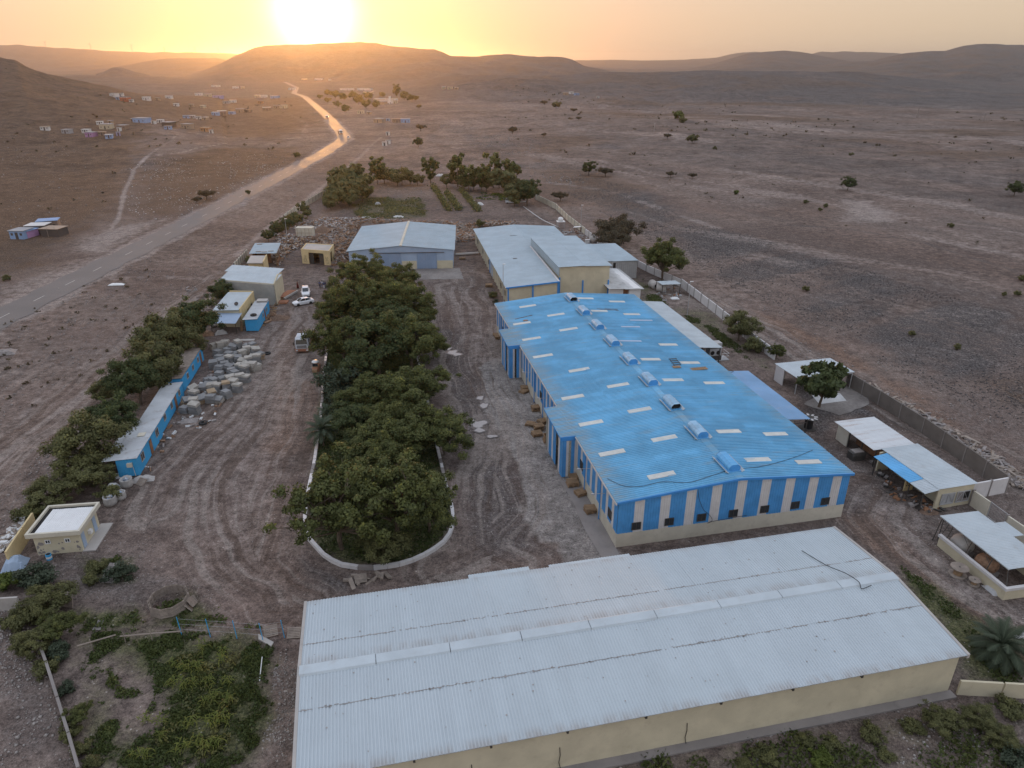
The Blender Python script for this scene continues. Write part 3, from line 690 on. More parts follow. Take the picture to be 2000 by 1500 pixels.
for k in range(9):
    v0 = -OV+k*(BL+2*OV)/9; v1 = v0+(BL+2*OV)/9-.02
    mb = MB()
    for s_, e_ in ((BU-.42, BU), (BU, BU+.42)):
        mb.slab([FB(s_, v0, zroof(s_)+.09), FB(e_, v0, zroof(e_)+.09), FB(e_, v1, zroof(e_)+.09), FB(s_, v1, zroof(s_)+.09)], .02)
    part(bf, 'ridge_cap', mb, M['blue_roof'])
# gable flashings, eaves gutter
mb = MB()
for u0, u1 in ((-OV, BU), (BU, BW+OV)): mb.hexa([FB(u0,-OV-.1,zroof(u0)-.14),FB(u1,-OV-.1,zroof(u1)-.14),FB(u1,-OV,zroof(u1)-.14),FB(u0,-OV,zroof(u0)-.14),FB(u0,-OV-.1,zroof(u0)+.12),FB(u1,-OV-.1,zroof(u1)+.12),FB(u1,-OV,zroof(u1)+.12),FB(u0,-OV,zroof(u0)+.12)])
part(bf, 'gable_flashing', mb, M['blue_paint'])
mb = MB()
for a, b in ((-OV, 14.6), (23.0, 46.1), (54.0, BL+OV)): fbox(mb, FB, -OV-.16, -OV-.02, a, b, BZ-.28, BZ-.10)
part(bf, 'gutter', mb, M['white_wall'])
# two porch canopies on the yard side
for (a, b, outw) in ((14.7, 23.0, 2.25), (46.1, 54.0, 2.35)):
    zf = lambda u, v: BZ + .085*u + 0.02
    lay_sheets(bf, FB, -outw, -OV, zf, (a, b), [-outw, -OV+.03], 'v', 1.05, 3, .05, M['blue_roof'], name='canopy_sheet')
    mb = MB(); fbox(mb, FB, -outw-.06, -OV, a-.08, a, zf(-outw,0)-.42, BZ-.02); fbox(mb, FB, -outw-.08, -outw, a-.08, b+.08, zf(-outw,0)-.18, zf(-outw,0)+.03); fbox(mb, FB, -outw, -OV, b, b+.08, zf(-outw,0)-.42, BZ-.02)
    part(bf, 'canopy_fascia', mb, M['blue_paint'])
    s = a
    for k, (ww, mm) in enumerate([(1.2,'blue_wall'),(.7,'white_wall'),(1.2,'dark'),(1.3,'blue_wall'),(.7,'white_wall'),(1.4,'blue_wall'),(.6,'white_wall')]):
        mb = MB(); s1 = min(s+ww, b)
        if mm != 'dark' : wall_strip(mb, FB, 'v', -outw+.25, s, s1, .05, lambda q: zf(-outw,0)-.15, max(2, round(ww/.28)), .03, -1); part(bf, 'porch_wall_strip', mb, M[mm])
        s = s1
    mb = MB(); fbox(mb, FB, -outw+.25, -.13, a+.1, a+.16, .02, BZ-.5); fbox(mb, FB, -outw+.30, -.13, b-.1, b-.04, .02, BZ-.5); part(bf, 'porch_side', mb, M['cream_pale'])
    q0 = -outw+.25
    for ww, mm in ((.5,'blue_wall'),(.3,'white_wall'),(.32,'dark'),(.45,'blue_wall'),(.35,'white_wall')):
        if mm != 'dark': mb = MB(); wall_strip(mb, FB, 'u', a+.08, q0, q0+ww, .05, lambda q: zf(-outw,0)-.2, 2, .03, -1); part(bf, 'porch_end_strip', mb, M[mm])
        else: mb = MB(); fbox(mb, FB, q0, q0+ww, a+.1, a+.14, .05, BZ-.7); part(bf, 'doorway', mb, M['dark'])
        q0 += ww
# ridge ventilators
def vent(v, open_end, faded):
    t_ = MB(); w = .66; z0 = BR+.1; L = 1.5
    prof = [(-w*.85,0),(-w*1.05,.28),(-w*1.0,.52),(-w*.55,.80),(w*.55,.80),(w*1.0,.52),(w*1.05,.28),(w*.85,0)]
    vs = [FB(BU+x, v+yy, z0+z) for yy in (-L, L) for x, z in prof]
    n = len(prof)
    m0 = M['vent_faded'] if faded else M['blue_sheet']
    t_.add(vs, [(i, i+1, n+i+1, n+i) for i in range(n-1)])
    for k in range(1, 5):   # raised seams over the hood
        yy = -L+2*L*k/5
        pr = [(x*1.03, z*1.02+.01) for x, z in prof]
        sv = [FB(BU+x, v+yy+o, z0+z) for o in (-.04, .04) for x, z in pr]
        t_.add(sv, [(i, i+1, n+i+1, n+i) for i in range(n-1)])
    h = part(bf, 'roof_ventilator', t_, m0, 'roof ventilator with dark open end' if open_end else 'closed roof ventilator hood')
    for yy, op in ((-L, open_end), (L, False)):
        e = MB(); yo = yy+(.35 if op else 0); e.add([FB(BU+x, v+yo, z0+z) for x, z in prof]+[FB(BU+x, v+yo+.03, z0+z) for x, z in prof], [tuple(range(n)), tuple(range(2*n-1, n-1, -1))])
        part(h, 'end_plate', e, M['dark'] if op else M['blue_wall'])
    for s_ in (-1, 1):
        e = MB(); e.slab([FB(BU+s_*(w+.10), v-L-.25, z0-.02), FB(BU+s_*(w+.42), v-L-.25, z0+.16), FB(BU+s_*(w+.42), v+L+.25, z0+.16), FB(BU+s_*(w+.10), v+L+.25, z0-.02)], .03)
        for q in (-1, 1): e.box(-.05, .05, -.05, .05, -.25, .1, F=lambda x,y,z,q=q,s_=s_: FB(BU+s_*(w+.3)+x, v+q*(L-.1)+y, z0+z))
        part(h, 'side_wing', e, M['white_sheet'])
    b = MB(); fbox(b, FB, BU-w-.1, BU+w+.1, v-L-.12, v+L+.12, z0-.14, z0+.02); part(h, 'base_flashing', b, M['blue_sheet'])
M['vent_faded'] = weathered('faded_blue_hood', (.27,.47,.64), (.22,.17,.13), .5, .5, 1.2, .14, 0, .4, .1)
for k in range(9): vent(2.6+7.68*k, k in (2, 8), k >= 1)

# ================================================================ white warehouse in the foreground
FW = Frame((-14.55, 32.0), R(12.2)); WW, WL, WZ, WR = 52.5, 17.4, 4.4, 5.25
ww = thing('warehouse', 'long cream warehouse with weathered white ribbed gable roof filling the foreground', 'warehouse', FW(0,0))
zw = lambda u, v: WZ + (WR-WZ)*(v/(WL/2) if v < WL/2 else (WL-v)/(WL/2))
mb = MB(); i = .3
mb.add([FW(i,i,0),FW(WW-i,i,0),FW(WW-i,WL-i,0),FW(i,WL-i,0),FW(i,i,WZ-.1),FW(WW-i,i,WZ-.1),FW(WW-i,WL/2,WR-.12),FW(WW-i,WL-i,WZ-.1),FW(i,WL-i,WZ-.1),FW(i,WL/2,WR-.12)],
       [(0,1,5,4),(1,2,7,6,5),(2,3,8,7),(3,0,4,9,8),(4,5,6,9),(9,6,7,8)])
part(ww, 'wall', mb, M['cream'])
mb = MB(); fbox(mb, FW, -.1, WW-.1, -.45, i-.01, -.1, .16); part(ww, 'footing', mb, M['concrete'])
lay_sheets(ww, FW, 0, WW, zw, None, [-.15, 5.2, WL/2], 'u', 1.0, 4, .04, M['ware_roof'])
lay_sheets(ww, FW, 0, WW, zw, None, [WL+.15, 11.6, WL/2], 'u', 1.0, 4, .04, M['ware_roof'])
mb = MB()
for (u0, u1) in ((12.9, 19.0), (13.3, 18.7)): pass
mb = MB(); mb.corr(FW(14.6, WL+.12, WZ-.02), FW(20.4, WL+.12, WZ-.02), FW(14.6, WL+.75, WZ-.06), FW(20.4, WL+.75, WZ-.06), 24, .035); part(ww, 'eaves_extension', mb, M['white_sheet'])
mb = MB(); mb.corr(FW(22.3, WL+.12, WZ-.02), FW(30.4, WL+.12, WZ-.02), FW(22.3, WL+.55, WZ-.05), FW(30.4, WL+.55, WZ-.05), 30, .035); part(ww, 'eaves_extension', mb, M['white_sheet'])
nseg = 9
for k in range(nseg):      # raised ridge box in segments with dark joints
    u0 = k*WW/nseg+.03; u1 = (k+1)*WW/nseg-.03; c = WL/2; z = WR
    mb = MB(); jj = rnd.uniform(-.02, .02)
    P = [(c-.62, z-.02), (c-.50, z+.16), (c+.34, z+.21), (c+.62, z-.02)]
    vs = [FW(u, v, zz+jj) for u in (u0, u1) for v, zz in P]
    mb.add(vs, [(0,1,5,4),(1,2,6,5),(2,3,7,6),(3,2,1,0),(4,5,6,7)])
    part(ww, 'ridge_cap', mb, M['white_sheet'])
mb = MB(); fbox(mb, FW, .1, WW-.1, WL/2-.5, WL/2+.5, WR-.05, WR+.03); part(ww, 'ridge_core', mb, M['metal_dark'])
for s_, u in ((-1, 0), (1, WW)):
    for v0, v1 in ((-.15, WL/2), (WL/2, WL+.15)):
        mb = MB(); mb.hexa([FW(u-.12,v0,zw(0,v0)-.28),FW(u+.12,v0,zw(0,v0)-.28),FW(u+.12,v1,zw(0,v1)-.28),FW(u-.12,v1,zw(0,v1)-.28),FW(u-.12,v0,zw(0,v0)+.12),FW(u+.12,v0,zw(0,v0)+.12),FW(u+.12,v1,zw(0,v1)+.12),FW(u-.12,v1,zw(0,v1)+.12)])
        part(ww, 'verge_trim', mb, M['concrete_pale'])
for v in (2.6, 8.0, 13.4, 19, 25, 31, 37, 43): part(ww, 'rafter_end', MB().box(-.08,.08,-.12,.1,-.12,.1, F=lambda x,y,z,v=v: FW(v+x,.12+y,WZ-.35+z)), M['metal_dark'])
# rusty screws and drips along the laps
mb = MB()
for vv in (5.15, 11.65):
    for k in range(150):
        u = rnd.uniform(.3, WW-.3); p = FW(u, vv+rnd.uniform(-.10,.10), zw(u, vv)+.085); s_ = rnd.uniform(.02, .055)
        mb.box(-s_*1.6, s_*1.6, -s_*.6, s_*.6, 0, .015, F=lambda x,y,z,p=p: p+FW.ex*x+FW.ey*y+Vector((0,0,z)))
for k in range(110):
    u = rnd.uniform(.3, WW-.3); vv = rnd.uniform(.4, WL-.4)
    if abs(vv-WL/2) < .8: continue
    p = FW(u, vv, zw(u, vv)+.085); s_ = rnd.uniform(.02, .06); mb.box(-s_, s_, -s_, s_, 0, .015, F=lambda x,y,z,p=p: p+FW.ex*x+FW.ey*y+Vector((0,0,z)))
part(ww, 'rust_spots', mb, M['seam'], kind='stuff')
for vv in (5.15, 11.65):
    mb = MB(); P = [(vv-.03), (vv+.03)]
    for k in range(104):
        u0 = k*WW/104; j_ = rnd.uniform(-.03,.03)
        if rnd.random() < .15: continue
        mb.hexa([FW(u0,vv-.022+j_,zw(0,vv)+.06),FW(u0+WW/104,vv-.022+j_,zw(0,vv)+.06),FW(u0+WW/104,vv+.022+j_,zw(0,vv)+.06),FW(u0,vv+.022+j_,zw(0,vv)+.06),FW(u0,vv-.022+j_,zw(0,vv)+.078),FW(u0+WW/104,vv-.022+j_,zw(0,vv)+.078),FW(u0+WW/104,vv+.022+j_,zw(0,vv)+.078),FW(u0,vv+.022+j_,zw(0,vv)+.078)])
    part(ww, 'lap_seam', mb, M['seam'], 'rust-stained lap line', 'stuff')
for (px, py, nm) in ((1318,1390,'downpipe'),(1080,1440,'downpipe'),(915,1478,'downpipe')):
    p = at(px, py, 1.2); u, _ = FW.loc(p); part(ww, 'hanging_wire', MB().tube([FW(u,.27,2.3), FW(u+.05,.24,1.5), FW(u-.04,.22,.8), FW(u+.1,.2,.1)], .03, 5), M['cable'])

# ================================================================ generic sheds
def zplane(z, zr, ur, w):
    if ur is None: return lambda u, v: z + (zr-z)*u/w
    return lambda u, v: z + (zr-z)*(u/ur if u < ur else (w-u)/(w-ur))

# grey-blue gabled warehouse at the back
F2 = Frame(at(683, 522, 0), R(3.5)); F2.o = Vector(((-40.9), 174.6, 0)); w2, L2, z2, r2 = 26.2, 29.0, 4.8, 6.0
g2 = thing('back_warehouse', 'pale grey-blue gabled warehouse with two tall sliding doors and an orange-lit ridge', 'warehouse', F2(0,0))
zf2 = zplane(z2, r2, w2/2, w2)
part(g2, 'wall', gable_body(F2, w2, L2, z2-.1, r2-.1, w2/2, inset=.15), M['slate_blue'])
lay_sheets(g2, F2, 0, w2, zf2, (-.2, L2+.2), [-.3, 3.2, w2/2-.05], 'v', 1.2, 4, .03, M['grey_sheet'])
lay_sheets(g2, F2, 0, w2, zf2, (-.2, L2+.2), [w2+.3, w2-3.2, w2/2+.05], 'v', 1.2, 4, .03, M['grey_sheet'])
mb = MB(); mb.hexa([F2(w2/2-.35,-.3,r2-.05),F2(w2/2+.35,-.3,r2-.05),F2(w2/2+.35,L2+.3,r2-.05),F2(w2/2-.35,L2+.3,r2-.05),F2(w2/2-.3,-.3,r2+.16),F2(w2/2+.3,-.3,r2+.16),F2(w2/2+.3,L2+.3,r2+.16),F2(w2/2-.3,L2+.3,r2+.16)]); part(g2, 'ridge_cap', mb, M['cream_pale'])
for u0, u1 in ((.2,4.5),(4.5,7.2) if False else (.25,2.2),(13.2,16.9),(22.0,26.0)):
    mb = MB(); fbox(mb, F2, u0, u1, .02, .13, 0, 2.05); part(g2, 'wall_panel', mb, M['cream'], 'cream lower wall panel')
mb = MB(); fbox(mb, F2, 2.25, 6.6, .02, .13, 0, 2.05); part(g2, 'wall_panel', mb, M['cream'], 'cream lower wall panel')
for u0, u1 in ((7.3,13.0),(17.0,21.9)):
    d = MB(); wall_strip(d, F2, 'u', -.02, u0, (u0+u1)/2-.02, .05, lambda s: 4.1, 9, .03, -1); part(g2, 'sliding_door', d, M['door_blue'])
    d = MB(); wall_strip(d, F2, 'u', -.02, (u0+u1)/2+.02, u1, .05, lambda s: 4.1, 9, .03, -1); part(g2, 'sliding_door', d, M['door_blue'])
    d = MB(); fbox(d, F2, u0-2.0, u1+2.0, -.18, 0, 4.12, 4.24); part(g2, 'door_rail', d, M['metal_dark'])

# long low hall beside it
F3 = Frame(Vector((-1.0, 145.4, 0)), R(9.6)); w3, L3, z3, r3 = 23.0, 58.5, 4.2, 5.0
g3 = thing('low_hall', 'long low cream hall with pale grey roof, blue edge trim and blue corner posts', 'hall', F3(0,0))
zf3 = zplane(z3, r3, 11.5, w3)
b3 = MB(); b3.hexa([F3(.15,.15,0),F3(11.2,.15,0),F3(11.2,L3-.15,0),F3(.15,L3-.15,0),F3(.15,.15,z3-.1),F3(11.2,.15,r3-.1),F3(11.2,L3-.15,r3-.1),F3(.15,L3-.15,z3-.1)]); b3.hexa([F3(11.21,31.2,0),F3(w3-.15,31.2,0),F3(w3-.15,L3-.15,0),F3(11.21,L3-.15,0),F3(11.21,31.2,r3-.1),F3(w3-.15,31.2,z3-.1),F3(w3-.15,L3-.15,z3-.1),F3(11.21,L3-.15,r3-.1)]); part(g3, 'wall', b3, M['cream'])
lay_sheets(g3, F3, 0, w3, zf3, (-.1, L3+.1), [-.3, 5.6, 11.5], 'v', 1.2, 3, .025, M['grey_sheet'])
lay_sheets(g3, F3, 0, w3, zf3, (31, L3+.1), [w3+.3, 17, 11.5], 'v', 1.2, 3, .025, M['grey_sheet'])
mb = MB(); mb.hexa([F3(-.35,-.28,z3-.2),F3(11.2,-.28,r3-.2),F3(11.2,-.1,r3-.2),F3(-.35,-.1,z3-.2),F3(-.35,-.28,z3+.08),F3(11.2,-.28,r3+.08),F3(11.2,-.1,r3+.08),F3(-.35,-.1,z3+.08)]); part(g3, 'edge_trim', mb, M['blue_paint'])
for u in (.05, 5.4, 10.9): mb = MB(); fbox(mb, F3, u, u+.3, -.06, .14, 0, zf3(u,0)-.2); part(g3, 'corner_post', mb, M['blue_paint'])
for k in range(20):
    v = 2+k*2.8; mb = MB(); fbox(mb, F3, -.05, .14, v, v+.22, 0, z3-.15); part(g3, 'pilaster', mb, M['cream_pale'] if k not in (9,) else M['blue_paint'])
mb = MB(); wall_strip(mb, F3, 'v', .1, 22, 27, .05, lambda s: 3.4, 16, .03, -1); part(g3, 'roller_door', mb, M['slate_blue'])
for v in (3.4, 6.0, 9.0): win(g3, F3, 'v', .13, v, 1.3, 1.2, 1.2, -1)
for v in (11, 30, 41, 52): win(g3, F3, 'v', .13, v, 1.5, 1.3, 1.1, -1)
mb = MB(); fbox(mb, F3, 11.0, 11.35, 0, 32, r3-.05, r3+.12); part(g3, 'valley_gutter', mb, M['white_wall'])
part(g3, 'roof_patch', MB().box(-.5,.5,-.25,.25,0,.05, F=lambda x,y,z: F3(5.5+x,22+y,zf3(5.5,0)+.06+z)), M['metal_dark'])
part(g3, 'roof_patch', MB().box(-1.3,1.3,-.1,.1,0,.05, F=lambda x,y,z: F3(9.4+x,45+y,zf3(9.4,0)+.06+z)), M['metal_dark'])

# tall block
F4 = Frame(Vector((10.35, 150.6, 0)), R(10.0)); F4 = Frame(at(1092,521,7.2), R(1.5)); F4.a = 0
F4 = Frame(at(1092.5,521,7.2), R(5.0)); w4, L4, z4 = 11.4, 29.5, 7.2
F4.ey = Vector((math.cos(R(100.8)), math.sin(R(100.8)), 0))
g4 = thing('tall_block', 'tall cream block with flat pale grey roof rising above the low hall', 'industrial block', F4(0,0))
mb = MB(); fbox(mb, F4, .1, w4-.2, .15, L4, 0, z4-.1); part(g4, 'wall', mb, M['cream'])
mb = MB(); wall_strip(mb, F4, 'v', .06, .15, L4, 4.9, lambda s: z4-.08, 90, .03, -1); part(g4, 'side_cladding', mb, M['grey_sheet'])
zf4 = lambda u, v: z4 + .02*min(u, w4-u)
lay_sheets(g4, F4, -.15, w4+.2, zf4, (-.15, L4+.1), [-.2, w4/2, w4+.25], 'v', 1.2, 3, .025, M['grey_sheet'])
for u in (0.02, 5.2, 10.9):
    mb = MB(); fbox(mb, F4, u, u+.28, -.02, .16, 0, 4.0 if u > 1 else z4-2.4); part(g4, 'corner_post', mb, M['blue_paint'])

# grey metal shed, stained lean-to
F5 = Frame(at(1188,510,4.4), R(5)); F5.ey = Vector((math.cos(R(100.5)), math.sin(R(100.5)), 0)); w5, L5 = 7.3, 17.8
g5 = thing('metal_shed', 'grey ribbed metal shed with white roof behind the tall block', 'shed', F5(0,0))
mb = MB(); fbox(mb, F5, -4, w5-.15, .2, L5, 0, 4.3); part(g5, 'wall', mb, M['metal'])
mb = MB(); wall_strip(mb, F5, 'u', .15, .1, w5-.15, .02, lambda s: 4.3, 14, .04, -1); part(g5, 'front_cladding', mb, M['metal'])
mb = MB(); fbox(mb, F5, 1.3, 1.9, .08, .13, .1, 3.9); part(g5, 'dark_gap', mb, M['dark'])
lay_sheets(g5, F5, -5.5, w5, lambda u, v: 4.4, (-.1, L5), [-5.5, 1, w5], 'v', 1.2, 3, .025, M['grey_sheet'])
F6 = Frame(at(1190,564,2.9), R(4)); F6.ey = Vector((math.cos(R(101)), math.sin(R(101)), 0)); w6, L6 = 7.6, 17
g6 = thing('lean_to', 'low white-walled lean-to with grimy stained sheet roof beside the tall block', 'lean-to', F6(0,0))
mb = MB(); fbox(mb, F6, 4.6, w6-.5, .4, L6, 0, 2.8); fbox(mb, F6, .2, 3.4, .8, 1.0, 0, 2.8); part(g6, 'wall', mb, M['white'])
mb = MB(); fbox(mb, F6, 3.4, 4.6, 1.2, 1.3, 0, 2.7); part(g6, 'doorway', mb, M['rust'])
M['grimy'] = weathered('grimy_sheet', (.46,.46,.45), (.07,.05,.04), .7, .95, .35, .12, 0, .3, .1)
lay_sheets(g6, F6, 0, w6, lambda u, v: 2.9-.03*u, (-.1, L6), [-.1, 3.4, w6+.1], 'v', 1.0, 3, .03, M['grimy'])
# lean-to roofs along the right side of the factory
F7 = Frame(FB(BW+.1, 40.2), FB.a); g7 = thing('side_canopy', 'white sheet canopy along the far side wall of the blue-roofed factory', 'canopy', F7(0,0))
lay_sheets(g7, F7, 0, 7.2, lambda u, v: 4.7-.10*u, (2.0, 27.5), [.3, 6.3], 'v', 1.0, 3, .04, M['white_sheet'])
for v in (2.3, 8.5, 15, 21, 27): mb = MB(); fbox(mb, F7, 6.0, 6.15, v, v+.15, 0, 4.0); part(g7, 'post', mb, M['metal_dark'])
mb = MB(); fbox(mb, F7, .3, 6.2, 2.1, 2.25, 4.0, 4.14); part(g7, 'beam', mb, M['metal_dark'])
F8 = Frame(FB(BW+.1, 14.9), FB.a); g8 = thing('side_canopy', 'faded blue sheet canopy on a steel frame beside the factory', 'canopy', F8(0,0))
M['blue_faded'] = weathered('faded_blue_sheet', (.20,.36,.56), (.42,.36,.34), .5, .7, .25, .10, 0, .4, .1)
lay_sheets(g8, F8, 0, 6, lambda u, v: 4.5-.08*u, (.9, 17.5), [.3, 5.6], 'v', 1.0, 3, .04, M['blue_faded'])
for v in (1.1, 8.5, 16.5): mb = MB(); fbox(mb, F8, 5.3, 5.42, v, v+.12, 0, 4.0); part(g8, 'post', mb, M['metal_dark'])
for z in (1.2, 2.3, 3.4): mb = MB(); fbox(mb, F8, 2.6, 5.4, 1.1, 1.18, z, z+.08); part(g8, 'rail', mb, M['metal_dark'])
mb = MB(); fbox(mb, F8, 1.6, 4.1, 2.2, 2.4, 0, 3.5); part(g8, 'back_wall', mb, M['concrete_pale'])
mb = MB(); fbox(mb, F8, .4, .55, 1.1, 1.25, 0, 4.2); part(g8, 'post', mb, M['metal_dark'])

# open white-roofed shed by the boundary, behind the broad-leaved tree
F9 = Frame(at(1558,738.5,2.9), R(13)); F9 = Frame((44.6, 101.2), R(13)); w9, L9, z9 = 10.2, 6.2, 2.9
g9 = thing('open_shed', 'open-sided shed with clean white roof standing behind the broad-leaved tree', 'shed', F9(0,0))
mb = MB(); fbox(mb, F9, 0, 2.0, 5.9, 6.0, 0, 2.7); fbox(mb, F9, 0, .12, 3.6, 6.0, 0, 2.75); part(g9, 'wall', mb, M['white_wall'])
lay_sheets(g9, F9, -.1, w9, lambda u, v: z9-.02*v, None, [0, L9], 'u', 1.0, 3, .025, M['white_sheet'])
for u in (.1, 3.4, 6.7, 9.9):
    for v in (.15, 5.8): mb = MB(); fbox(mb, F9, u, u+.12, v, v+.12, 0, 2.75); part(g9, 'post', mb, M['metal'])
mb = MB(); fbox(mb, F9, .1, 10, .12, .22, 2.6, 2.75); part(g9, 'beam', mb, M['metal'])

# two pens with rusty roofs on the right
FA = Frame((46.5, 79.1), R(14.0)); FA.ey = Vector((math.cos(R(102.3)), math.sin(R(102.3)), 0))
ga = thing('animal_shed', 'open-fronted cream shed with rust-streaked white roof, farther of the two', 'shed', FA(0,0))
M['rust_streak'] = weathered('rust_streaked_sheet', (.60,.62,.63), (.34,.16,.08), .5, .95, .22, .06, 0, .4, .1, stretch=(R(14), (3.0,.3,1)))
lay_sheets(ga, FA, 0, 6.2, lambda u, v: 2.6, (0, 8.1), [-.1, 6.1], 'v', .9, 3, .04, M['rust_streak'])
mb = MB(); fbox(mb, FA, .3, 2.0, 7.7, 7.9, 0, 2.5); fbox(mb, FA, 5.7, 5.9, 0, 8, 0, 2.5); fbox(mb, FA, .3, .5, 5.6, 7.7, 0, 2.5); part(ga, 'wall', mb, M['cream_pale'])
mb = MB(); fbox(mb, FA, 1.8, 1.9, .3, 5.6, .3, 2.4); part(ga, 'partition', mb, M['rust'])
for v in (.2, 2.8, 5.4): mb = MB(); fbox(mb, FA, .35, .47, v, v+.12, 0, 2.5); part(ga, 'post', mb, M['metal_dark'])
FC = Frame((49.4, 69.6), R(14.5)); FC.ey = Vector((math.cos(R(103)), math.sin(R(103)), 0))
gc = thing('animal_shed', 'cream shed with dirty white roof, blue sheet awning and boarded end windows', 'shed', FC(0,0))
lay_sheets(gc, FC, 0, 5.3, lambda u, v: 2.9, (-.1, 9.6), [0, 5.4], 'v', .9, 3, .04, M['grimy2'] if 'grimy2' in M else M['white_sheet'])
lay_sheets(gc, FC, -2, 0, lambda u, v: 2.85+.12*(u), (2.4, 8.6), [-1.9, -.02], 'v', .9, 3, .04, M['blue_sheet'], name='awning_sheet')
lay_sheets(gc, FC, -2, 0, lambda u, v: 2.85+.12*(u), (-.1, 2.3), [-1.9, -.02], 'v', .9, 3, .04, M['white_sheet'], name='awning_sheet')
mb = MB(); fbox(mb, FC, .1, 5.2, .1, .3, 0, 2.8); fbox(mb, FC, 5.0, 5.2, .3, 9.3, 0, 2.8); fbox(mb, FC, -.6, 1.2, 9.1, 9.3, 0, 2.7); fbox(mb, FC, 1.4, 1.5, .3, 9.1, 0, 2.7); part(gc, 'wall', mb, M['yellow'] if False else M['cream'])
mb = MB(); fbox(mb, FC, -.5, .8, 4.3, 4.45, 0, 2.2); part(gc, 'screen_wall', mb, M['yellow'])
mb = MB()
for r_ in range(5):
    for c2 in range(4):
        fbox(mb, FC, -.3+c2*.26+(r_%2)*.1, -.18+c2*.26+(r_%2)*.1, 4.27, 4.31, .7+r_*.26, .85+r_*.26)
part(gc, 'vent_holes', mb, M['dark'])
for u0 in (.7, 2.9):
    fr = MB()
    for a, b, c2, d in ((u0,u0+1.9,.55,.65),(u0,u0+1.9,1.95,2.05),(u0,u0+.1,.65,1.95),(u0+1.8,u0+1.9,.65,1.95),(u0+.9,u0+.98,.65,1.95)): fbox(fr, FC, a, b, -.02, .08, c2, d)
    fr.tube([FC(u0+.1,.03,.65), FC(u0+.9,.03,1.95)], .03, 4); fr.tube([FC(u0+1.8,.03,.65), FC(u0+1.0,.03,1.95)], .03, 4)
    f = part(gc, 'window', fr, M['metal']); pn = MB(); fbox(pn, FC, u0+.05, u0+1.85, .05, .09, .6, 2.0); part(f, 'shutter', pn, M['metal'] if u0 < 1 else M['concrete'])
mb = MB(); fbox(mb, FC, 3.9, 4.7, .03, .06, 1.0, 1.9); part(gc, 'dark_opening', mb, M['dark'])
for v in (.3, 2.5, 5.5, 8.4): mb = MB(); fbox(mb, FC, -1.75, -1.65, v, v+.1, 0, 2.6); part(gc, 'post', mb, M['metal_dark'])

# open mess shed bottom right
FD = Frame((48.6, 55.4), R(8)); FD.ex = Vector((math.cos(R(4)), math.sin(R(4)), 0)); FD.ey = Vector((math.cos(R(106.5)), math.sin(R(106.5)), 0))
gd = thing('mess_shed', 'open shed with white roof over tanks and low cream walls, nearest on the right', 'shed', FD(0,0))
zD = 3.0
FD2 = Frame(at(1971,1112,zD), 0); k_ = lambda x, y: at(1560+.22*x, 900+.22*y, zD)
c0, c1, c2_, c3 = k_(1865,962), k_(2330,900), k_(1515,448), k_(1255,487)
FD = Frame(c0, 0); FD.ex = (c1-c0); FD.ex.z = 0; FD.ex.normalize(); FD.ey = (c3-c0); FD.ey.z = 0; LD = FD.ey.length; FD.ey.normalize()
gd.location = FD(0,0)
wD = 4.7
lay_sheets(gd, FD, 0, wD, lambda u, v: zD, (0, LD), [0, wD], 'v', .95, 4, .03, M['white_sheet'])
lay_sheets(gd, FD, wD, wD+1.6, lambda u, v: zD-.15, (4.6, 7.0), [wD, wD+1.5], 'v', .95, 4, .03, M['white_sheet'], name='canopy_sheet')
mb = MB(); fbox(mb, FD, -.55, -.40, -.9, LD-1.2, 0, 1.15); fbox(mb, FD, -.40, wD, -.9, -.75, 0, 1.15); fbox(mb, FD, wD-.1, wD, -.75, LD, 0, 2.2); part(gd, 'low_wall', mb, M['cream'])
mb = MB(); fbox(mb, FD, -.66, -.30, -1.0, LD-1.1, 1.15, 1.45); fbox(mb, FD, -.30, wD, -1.0, -.66, 1.15, 1.45); part(gd, 'wall_coping', mb, M['white_wall'])
for v in (-.8, 1.9, 4.6, 7.2, LD-.3):
    mb = MB(); mb.tube([FD(-.35,max(v,.1) if v > 0 else -.7,1.2 if v < LD-1 else 0), FD(.1,max(v,.15),zD-.05)], .06, 5); part(gd, 'post', mb, M['metal_dark'])
for v in (2.0, 4.7, 7.3): part(gd, 'brace', MB().tube([FD(.0,v,2.0), FD(.0,v+1.0,zD-.1)], .03, 4), M['metal_dark'])
mb = MB(); fbox(mb, FD, .02, .1, 0, LD, zD-.16, zD-.04); part(gd, 'eaves_beam', mb, M['metal'])
mb = MB()
for k in range(3): mb.tube([FD(.3,LD-.3,.2+k*.9), FD(2.5,LD-.3,.2+k*.9)], .035, 4)
mb.tube([FD(.3,LD-.3,0), FD(.3,LD-.3,zD-.1)], .05, 4); mb.tube([FD(.3,LD-.3,0), FD(1.6,LD-.3,zD-.1)], .035, 4); part(gd, 'end_frame', mb, M['metal_dark'])
